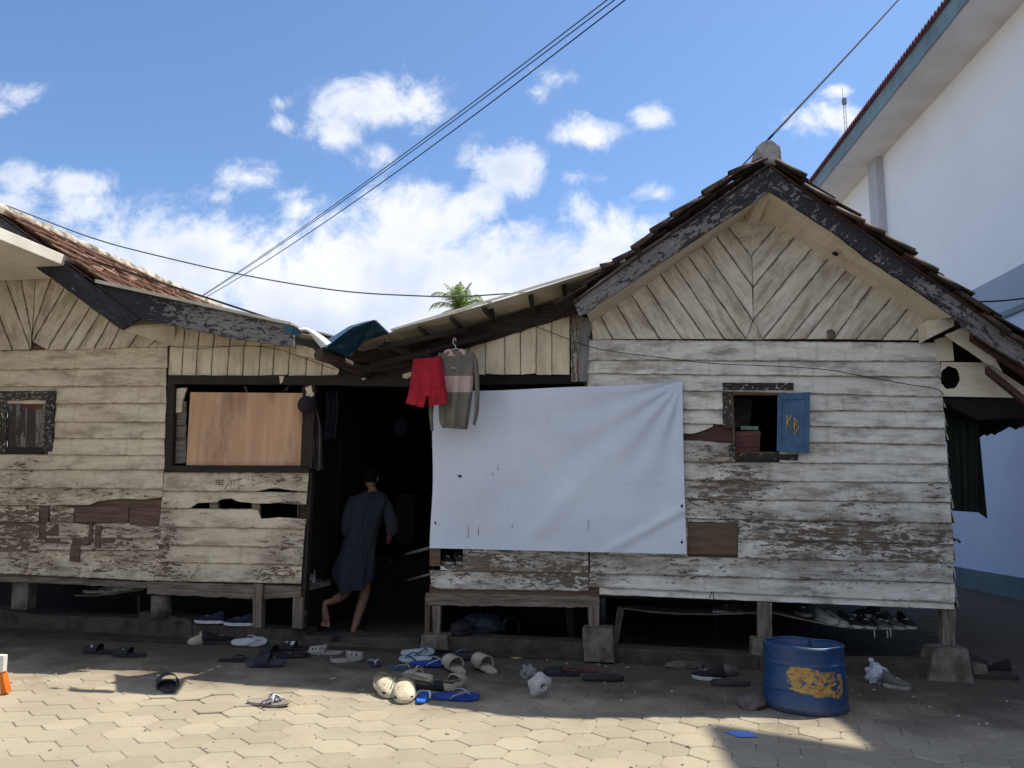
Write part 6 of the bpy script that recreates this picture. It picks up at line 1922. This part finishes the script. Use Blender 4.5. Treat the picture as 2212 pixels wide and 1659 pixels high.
# crushed white paper bowl
bw = place('paper_bowl', 1167, 1508, 20, 'crushed off-white bowl lying on its side on the shaded paving', 'bowl', tilt=0, group=None)
mb = MB()
def bowl(a, b_):
    an = a * 2 * math.pi; rr = (.035 + .045 * b_) * (1 + .10 * math.sin(an * 5) * b_)
    return Vector((math.cos(an) * rr, -.055 + .06 * b_, .075 + math.sin(an) * rr * .95))
mb.grid(bowl, 28, 6)
mb.loft([[Vector((math.cos(q) * r_, y, .075 + math.sin(q) * r_ * .95)) for q in [k_ * .2244 for k_ in range(28)]] for y, r_ in ((-.054, .035), (-.056, .022), (-.050, .020))])
M['paper'] = m_simple('offwhite_moulded_paper', (.42, .395, .37), (.33, .31, .29), 12, .8, .2, 60)
mb.build('bowl_shell', M['paper'], bw)
def flat(name, pts, mat, label, cat, d_=.004, curl=0):
    mb = MB(); P_ = [G(u, v) for u, v in pts]
    P_ = [Vector((p.x, p.y, ghz(p.x, p.y) + .007 + (curl if i % 2 else 0))) for i, p in enumerate(P_)]
    mb.slab(P_, -UP * .0025)
    return tag(mb.build(name, mat), label, cat)
M['bluecard'] = m_simple('bright_blue_card', (0.16, 0.36, 0.88), (0.13, 0.3, 0.75), 3, .5, 0)
flat('card', [(1563,1583),(1617,1582.5),(1638,1595),(1596,1595.5)], M['bluecard'], 'small bright blue card lying in the tall building\'s shadow', 'card')
M['wrapper'] = m_simple('yellow_green_wrapper', (0.50, 0.50, 0.26), (.4, .4, .2), 9, .5, .1)
flat('wrapper', [(1102,1415),(1113,1417),(1128,1415),(1127,1423),(1112,1423),(1103,1421)], M['wrapper'], 'pale yellow paper wrapper strip near the low concrete block', 'wrapper', curl=.004)
p0, p1 = G(712, 1470), G(725, 1469); mb = MB(); mb.tube([Vector((p0.x, p0.y, ghz(p0.x, p0.y) + .008)), Vector((p1.x, p1.y, ghz(p1.x, p1.y) + .008))], .004, 8)
tag(mb.build('cigarette_butt', M['hangw']), 'white cigarette butt on the shaded paving', 'litter')
def pebble(u, v, s, lab): stone(u, v, s, s * .8, s * .6, lab, M['grit'], u, 0, 'litter', 'pebble', 'pale crumbs on the sunlit paving', .4)
pebble(105, 1472, .012, 'white crumb furthest right of the three near the sun and shade notch'); pebble(24, 1477, .012, 'white crumb near the orange and white object at the left edge'); pebble(966, 1587, .014, 'pale chip in a paver joint below the blue flip-flop')
# things stored in the dark below the floors
M['denim'] = m_simple('blue_grey_cloth_heap', (0.035, 0.048, 0.068), (0.018, 0.024, 0.036), 5, .9, .6, 25, bd=.02)
def heap(u, v, d, sx_, sz_, label, mat, seed, name, cat):
    c = F(u, v, d); mb = MB()
    def fn(a, b_):
        th = a * 6.28318; ph = b_ * math.pi
        q = 1 + .35 * noise.noise(Vector((math.cos(th) * 1.6, math.cos(ph) * 2.4, math.sin(th) * 1.6 + seed))) + .14 * noise.noise(Vector((math.cos(th) * 5, math.cos(ph) * 6, math.sin(th) * 5 + seed)))
        return c + TF * (math.cos(th) * math.sin(ph) * sx_ * q) - NF * (math.sin(th) * math.sin(ph) * .14 * q) + UP * (-math.cos(ph) * sz_ * q)
    mb.grid(fn, 36, 20)
    return tag(mb.build(name, mat), label, cat)
heap(1045, 1350, -.35, .20, .10, 'heap of blue grey cloth under the middle wing', M['denim'], 3, 'cloth_heap', 'cloth')
heap(996, 1358, -.15, .11, .075, 'black bag under the middle wing', M['grape'], 7, 'bag', 'bag')
mb = MB(); c = F(1106, 1357, -.2)
ax_ = (NF + TF * .35).normalized(); sd_ = ax_.cross(UP).normalized()
mb.loft([[c - ax_ * z + (sd_ * math.cos(q) + UP * math.sin(q)) * r_ for q in [k_ * .2618 for k_ in range(24)]] for z, r_ in ((.0, .085), (.01, .09), (.3, .075), (.3, .07), (.01, .082))], caps=False)
M['bucket'] = m_simple('dark_plastic_bucket', (0.035, 0.035, 0.04), (0.02, 0.02, 0.024), 5, .5, .1)
tag(mb.build('bucket', M['bucket']), 'dark bucket lying on its side under the middle wing', 'bucket')
# bench and rack in the passage
mb = MB()
def rail(a, da, b_, db_, r0): mb.tube([F(*a, da), F(*b_, db_)], r0, 8)
rail((930,1183), -.1, (846,1206), -1.6, .016); rail((846,1206), -1.6, (842,1218), -1.6, .012)
rail((930,1240), -.1, (850,1262), -1.6, .012)
tag(mb.build('bench', M['greywood']), 'pale edged bench receding into the passage on the right', 'bench')
mb = MB(); mb.slab([F(665,1254,-.1), F(672,1253,-.1), F(712,1246,-.9), F(668,1262,-.5)], -UP * .04); mb.slab([F(668,1262,-.12), F(712,1252,-.5), F(712,1264,-.5), F(668,1276,-.12)], -NF * .03)
tag(mb.build('shelf_board', M['greywood']), 'low shelf just inside the left side of the doorway', 'board', 'boards slung under the houses')
sneaker(672, 1256, -85, 'white shoe on the low shelf just inside the doorway', (.28,.27,.26), (.40,.39,.37), L=.2, pos=F(672, 1258, -.25), group=gu)
def crate(u, v, d, a, h_, dep, label, col, nm='crate'):
    c = F(u, v, d); mb = MB(); mb.box(c, TF * a, UP * h_, NF * dep); 
    return tag(mb.build(nm, m_simple('dim_' + nm, col, None, 6, .8, .3), None, bevel=.006), label, nm)
crate(690, 1128, -.9, .09, .09, .14, 'dim grey box on the shelf along the left wall of the passage', (.05,.05,.055), 'box')
crate(688, 1172, -.9, .10, .05, .14, 'low dark brown box below the grey one in the passage', (.035,.027,.022), 'box')
crate(880, 1120, -2.2, .12, .30, .1, 'dim upright board deep in the passage on the right', (.022,.018,.017), 'board')
mb = MB(); mb.tube([F(2060,1166,.0), F(2069,1166,.02), F(2074,1172,.02)], .012, 8)
tag(mb.build('pipe_stub', M['cableg']), 'small grey pipe stub at the right corner of the chevron house', 'pipe')
mb = MB(); mb.tube([F(1532,1292,.03), F(1538,1278,.035), F(1541,1279,.035), F(1542,1295,.03), F(1546,1330,-.02), F(1546,1400,-.05)], .003, 6)
tag(mb.build('hanging_string', M['cable']), 'bent black string hanging below the boards, left of the wide post', 'string')
# object cut by the left edge: a white-topped orange stand
st = thing('barrier_stand', 'white board on splayed orange legs, cut by the left edge of the picture', 'barrier', G(-30, 1500))
M['orange'] = m_simple('orange_painted_wood', (0.62, 0.17, 0.02), (0.5, 0.12, 0.015), 6, .5, .1)
M['whitep'] = m_simple('white_painted_panel', (.74, .72, .66), (.6, .58, .52), 4, .6, .1)
gp = G(0, 1502); yb = gp.y
mb = MB()
q0, q1, q2, q3 = PY(-3,1452,yb), PY(4,1451,yb), PY(14,1497,yb), PY(1,1503,yb)
mb.slab([q0, q1, q2, q3], Vector((0, .06, 0)))
mb.build('leg', M['orange'], st, bevel=.003)
mb = MB()
mb.slab([PY(-130,1452,yb), PY(-122,1452,yb), PY(-136,1503,yb), PY(-148,1500,yb)], Vector((0, .06, 0)))
mb.build('leg', M['orange'], st, bevel=.003)
mb = MB(); mb.slab([PY(-125,1412,yb - .01), PY(8,1416,yb - .01), PY(5.5,1453,yb - .01), PY(-125,1453,yb - .01)], Vector((0, .05, 0))); mb.build('panel', M['whitep'], st, bevel=.006)
# =================================================================== PERSON walking into the passage
YP = 7.95
def pp(u, v, dy=0.0): return PY(u, v, YP + dy)
foot_z = .03
heelR = G(757, 1378, foot_z)
YP = heelR.y + .10
M['skin'] = m_simple('brown_skin', (0.22, 0.115, 0.075), (0.16, 0.08, 0.052), 12, .6, .1, 120, spec=.35)
M['hair'] = m_simple('black_hair', (0.006, 0.005, 0.005), (0.003, 0.003, 0.003), 1.0, .95, .5, 1.0, src='obj', stretch=(160, 160, 20), bd=.003, spec=.05)
per = thing('person', 'barefoot person in a long dark blue striped tunic stepping into the dark doorway', 'person', (heelR.x + .06, heelR.y, foot_z))
J = {}
def j(n_, u, v, r_, dy=0.0, par=None, z=None):
    p = pp(u, v, dy)
    if z is not None: p.z = z
    J[n_] = (p, r_, par)
j('pelvis', 777, 1192, .125)
j('belly', 783, 1155, .115, -.01, 'pelvis'); j('chest', 791, 1112, .125, .02, 'belly'); j('upper', 799, 1080, .10, .03, 'chest'); j('neck', 806, 1062, .052, .05, 'upper'); j('neck2', 804, 1050, .050, .07, 'neck')
j('shL', 766, 1084, .058, .03, 'upper'); j('elL', 752, 1138, .043, -.02, 'shL'); j('wrL', 762, 1180, .028, .20, 'elL')
j('shR', 832, 1090, .058, .05, 'upper'); j('elR', 848, 1138, .043, .02, 'shR'); j('wrR', 838, 1172, .028, .24, 'elR')
j('hipR', 792, 1208, .09, .02, 'pelvis'); j('knR', 789, 1282, .056, .12, 'hipR'); j('clR', 779, 1312, .055, .06, 'knR'); j('anR', 764, 1360, .034, .0, 'clR')
j('hipL', 760, 1208, .09, .0, 'pelvis'); j('knL', 752, 1277, .055, .08, 'hipL'); j('clL', 735, 1290, .052, -.08, 'knL'); j('anL', 712, 1302, .035, -.22, 'clL')
pa = J['anR'][0]
J['heR'] = (Vector((pa.x - .005, pa.y - .035, foot_z + .028)), .030, 'anR')
J['baR'] = (Vector((pa.x + .035, pa.y + .13, foot_z + .020)), .036, 'heR')
pl = J['anL'][0]
J['heL'] = (Vector((pl.x - .045, pl.y - .03, pl.z + .01)), .033, 'anL')
J['baL'] = (Vector((pl.x - .035, pl.y + .00, pl.z - .155)), .037, 'heL')
for k_ in range(5):   # toes
    s = (k_ - 2) * .017; L_ = (.050, .046, .042, .036, .030)[k_]; rr = (.012, .009, .0085, .008, .0075)[k_]
    b_ = J['baR'][0]; J['tR%d' % k_] = (b_ + Vector((-s * 1 + .012, .045 - abs(s) * .3, -.006)), rr + .002, 'baR'); J['uR%d' % k_] = (b_ + Vector((-s * 1.1 + .018, .045 + L_, -.010)), rr, 'tR%d' % k_)
    b_ = J['baL'][0]; J['tL%d' % k_] = (b_ + Vector((-s, .012, -.042 + abs(s) * .3)), rr + .002, 'baL'); J['uL%d' % k_] = (b_ + Vector((-s * 1.1, -.004, -.042 - L_ * .9)), rr, 'tL%d' % k_)
for sd_, sg in (('L', 1), ('R', -1)):   # hands: palm, four fingers, a thumb from the side
    wv = J['wr' + sd_][0]
    J['pa' + sd_] = (wv + Vector((0, .06, .01)), .030, 'wr' + sd_)
    for k_ in range(4):
        s = (k_ - 1.5) * .019; L_ = (.068, .078, .072, .056)[k_]
        J['f%s%d' % (sd_, k_)] = (J['pa' + sd_][0] + Vector((.004 * sg, .035, s)), .0095, 'pa' + sd_)
        J['g%s%d' % (sd_, k_)] = (J['pa' + sd_][0] + Vector((.018 * sg, .035 + L_ * .6, s)), .0085, 'f%s%d' % (sd_, k_))
        J['h%s%d' % (sd_, k_)] = (J['pa' + sd_][0] + Vector((.038 * sg, .035 + L_ * .85, s)), .0075, 'g%s%d' % (sd_, k_))
    J['th' + sd_] = (J['pa' + sd_][0] + Vector((.018 * sg, .0, .034)), .011, 'pa' + sd_); J['ti' + sd_] = (J['pa' + sd_][0] + Vector((.034 * sg, .028, .052)), .009, 'th' + sd_)
names = list(J)
bmn = bpy.data.meshes.new('person_skeleton')
base = Vector(per.location)
bmn.from_pydata([J[n_][0] - base for n_ in names], [(names.index(n_), names.index(J[n_][2])) for n_ in names if J[n_][2]], [])
ob = bpy.data.objects.new('body_tmp', bmn); C.objects.link(ob)
sk = ob.modifiers.new('skin', 'SKIN'); sk.use_smooth_shade = True
if not bmn.skin_vertices: 
    bm = bmesh.new(); bm.from_mesh(bmn); bm.verts.layers.skin.verify(); bm.to_mesh(bmn); bm.free()
for i, n_ in enumerate(names):
    r_ = J[n_][1]; bmn.skin_vertices[0].data[i].radius = (r_, r_ * (.72 if n_ in ('pelvis', 'belly', 'chest', 'upper') else 1))
    bmn.skin_vertices[0].data[i].use_root = (n_ == 'pelvis')
ss = ob.modifiers.new('sub', 'SUBSURF'); ss.levels = 2; ss.render_levels = 2
dg = bpy.context.evaluated_depsgraph_get(); dg.update()
me1 = bpy.data.meshes.new_from_object(ob.evaluated_get(dg))
# head, with a face, joined to the neck and remeshed into one surface
hc = pp(801, 1033, .085) - base
def headp(a, b_):
    th = a * 2 * math.pi; ph = b_ * math.pi
    d_ = Vector((math.sin(th) * math.sin(ph), math.cos(th) * math.sin(ph), math.cos(ph)))   # +y is the face
    x, y, z = d_.x * .074, d_.y * .094, d_.z * .112
    if z < 0: x *= 1 + z * 2.2; y = y * (1 + z * 1.2) + (.012 if d_.y > 0 else .0)
    if d_.y > 0:
        g_ = lambda cx, cz, sx2, sz2: math.exp(-((x - cx) / sx2) ** 2 - ((z - cz) / sz2) ** 2)
        y += .024 * g_(0, -.018, .011, .020) + .008 * g_(0, -.055, .025, .010) + .006 * g_(0, -.09, .022, .016) - .009 * (g_(.03, .002, .014, .011) + g_(-.03, .002, .014, .011)) + .005 * g_(0, .022, .05, .010)
    return Vector((x, y, z))
mbh = MB(); rz = Matrix.Rotation(R(-12), 3, 'Z')
mbh.grid(lambda a, b_: rz @ headp(a, b_) + hc, 48, 36)
for s in (-1, 1):   # ears
    mbh.grid(lambda a, b_: rz @ (Vector((s * .077, -.004, -.004)) + Vector((math.cos(a * 6.28318) * math.sin(b_ * 3.14159) * .010, math.sin(a * 6.28318) * math.sin(b_ * 3.14159) * .020, math.cos(b_ * 3.14159) * .033))) + hc, 14, 10)
bm = bmesh.new(); bm.from_mesh(me1)
vs = [bm.verts.new(p) for p in mbh.v]
for f_ in mbh.f:
    try: bm.faces.new([vs[i] for i in f_])
    except ValueError: pass
bmesh.ops.remove_doubles(bm, verts=bm.verts, dist=1e-5)
me2 = bpy.data.meshes.new('body'); bm.to_mesh(me2); bm.free()
bpy.data.objects.remove(ob)
ob = bpy.data.objects.new('body', me2); C.objects.link(ob)
rm = ob.modifiers.new('remesh', 'REMESH'); rm.mode = 'VOXEL'; rm.voxel_size = .0045; rm.use_smooth_shade = True
sm_ = ob.modifiers.new('smooth', 'SMOOTH'); sm_.factor = .5; sm_.iterations = 2
dg = bpy.context.evaluated_depsgraph_get(); dg.update()
me3 = bpy.data.meshes.new_from_object(ob.evaluated_get(dg))
bpy.data.objects.remove(ob)
me3.materials.clear(); me3.materials.append(M['skin'])
body = bpy.data.objects.new('body', me3); C.objects.link(body); body.parent = per
# hair: short cap of hair over the crown and back of the head
mb = MB()
hcw = hc + base
def hairp(a, b_):
    th = a * 2 * math.pi
    front = max(0, math.cos(th))
    ph = b_ * (1.95 - .75 * front)
    d_ = Vector((math.sin(th) * math.sin(ph), math.cos(th) * math.sin(ph), math.cos(ph)))
    q = 1.11 + .05 * noise.noise(d_ * 9) + .03 * noise.noise(d_ * 26)
    x, y, z = d_.x * .074 * q, d_.y * .094 * q, d_.z * .112 * q
    if z < 0: x *= 1 + z * 1.6; y *= 1 + z * .6
    return rz @ Vector((x, y, z)) + hcw
mb.grid(hairp, 44, 18)
mb.build('hair', M['hair'], per)
# tunic
def m_tunic():
    m_, t, b = newmat('dark_blue_striped_cotton')
    ga = t.nodes.new('ShaderNodeAttribute'); ga.attribute_name = 'gr'
    sp = t.nodes.new('ShaderNodeSeparateXYZ'); t.links.new(ga.outputs['Vector'], sp.inputs[0])
    x, z = sp.outputs[0], sp.outputs[1]
    # broad panels, fine stripes, dotted lines
    pan = maprange(t, math_(t, 'ABSOLUTE', math_(t, 'SUBTRACT', x, .02)), .052, .062)
    fine = math_(t, 'GREATER_THAN', math_(t, 'SINE', math_(t, 'MULTIPLY', x, 520)), .2)
    c = mixc(t, pan, (0.006, 0.008, 0.022), mixc(t, fine, (0.010, 0.013, 0.021), (0.017, 0.021, 0.032)))
    for xo in (-.018, .034, .062):
        near = math_(t, 'LESS_THAN', math_(t, 'ABSOLUTE', math_(t, 'SUBTRACT', x, xo)), .0035)
        dots = math_(t, 'GREATER_THAN', math_(t, 'SINE', math_(t, 'MULTIPLY', z, 180)), .2)
        c = mixc(t, math_(t, 'MULTIPLY', math_(t, 'MULTIPLY', near, dots), .8), c, (0.05, 0.062, 0.08))
    setin(t, b, 'Base Color', c); setin(t, b, 'Roughness', .9)
    bump(t, b, noise_(t, coordsrc(t, 'obj'), 14, 6, .65), .8, .03)
    return m_
M['tunic'] = m_tunic()
mb = MB()
rowsT = [(1061,806,18,.055,.05),(1067,803,27,.075,.04),(1074,799,38,.10,.035),(1084,798,43,.12,.03),(1098,795,41,.135,.025),(1118,789,37,.13,.015),(1140,784,34,.125,.005),(1165,779,34,.125,0),(1190,774,37,.135,0),(1215,769,41,.15,0),(1240,764,43,.16,0),(1258,764,41,.165,.0),(1268,766,38,.16,.0)]
idr = []
for i, (v, cu, hw, dp, dy) in enumerate(rowsT):
    c = pp(cu, v, dy); hwm = hw / FPX * (c - CAM).length * .985
    row = []
    for q in range(64):
        an = 2 * math.pi * q / 64
        fl_ = 1 + (.02 + .06 * max(0, (v - 1120) / 150)) * math.sin(an * 7 + v * .02) + .025 * math.sin(an * 13 + 1 - v * .03)
        p = c + Vector((math.cos(an) * hwm * fl_, -math.sin(an) * dp * fl_, (.05 * math.sin(an * 2 + 1) + .02 * math.sin(an * 5)) * (1 if v > 1255 else .4 if v > 1235 else 0)))
        row.append(mb.add(p, (math.cos(an) * hwm - (v - 1160) * -.0001, (1400 - v) * .0048, 0)))
    idr.append(row)
for i in range(len(idr) - 1):
    for q in range(64):
        k2 = (q + 1) % 64; mb.face((idr[i][q], idr[i][k2], idr[i + 1][k2], idr[i + 1][q]), True)
tu = mb.build('tunic', M['tunic'], per)
for sd_, pts in (('L', [(768,1076,.03),(761,1090,.02),(755,1110,0),(750,1134,-.02),(752,1150,.02)]), ('R', [(824,1082,.04),(834,1094,.05),(842,1112,.04),(848,1134,.03),(847,1150,.06)])):
    mb = MB(); mb.tube([pp(u, v, dy) for u, v, dy in pts], [.062, .070, .070, .068, .070], 24, False)
    mb.build('sleeve', M['tunic'], tu)
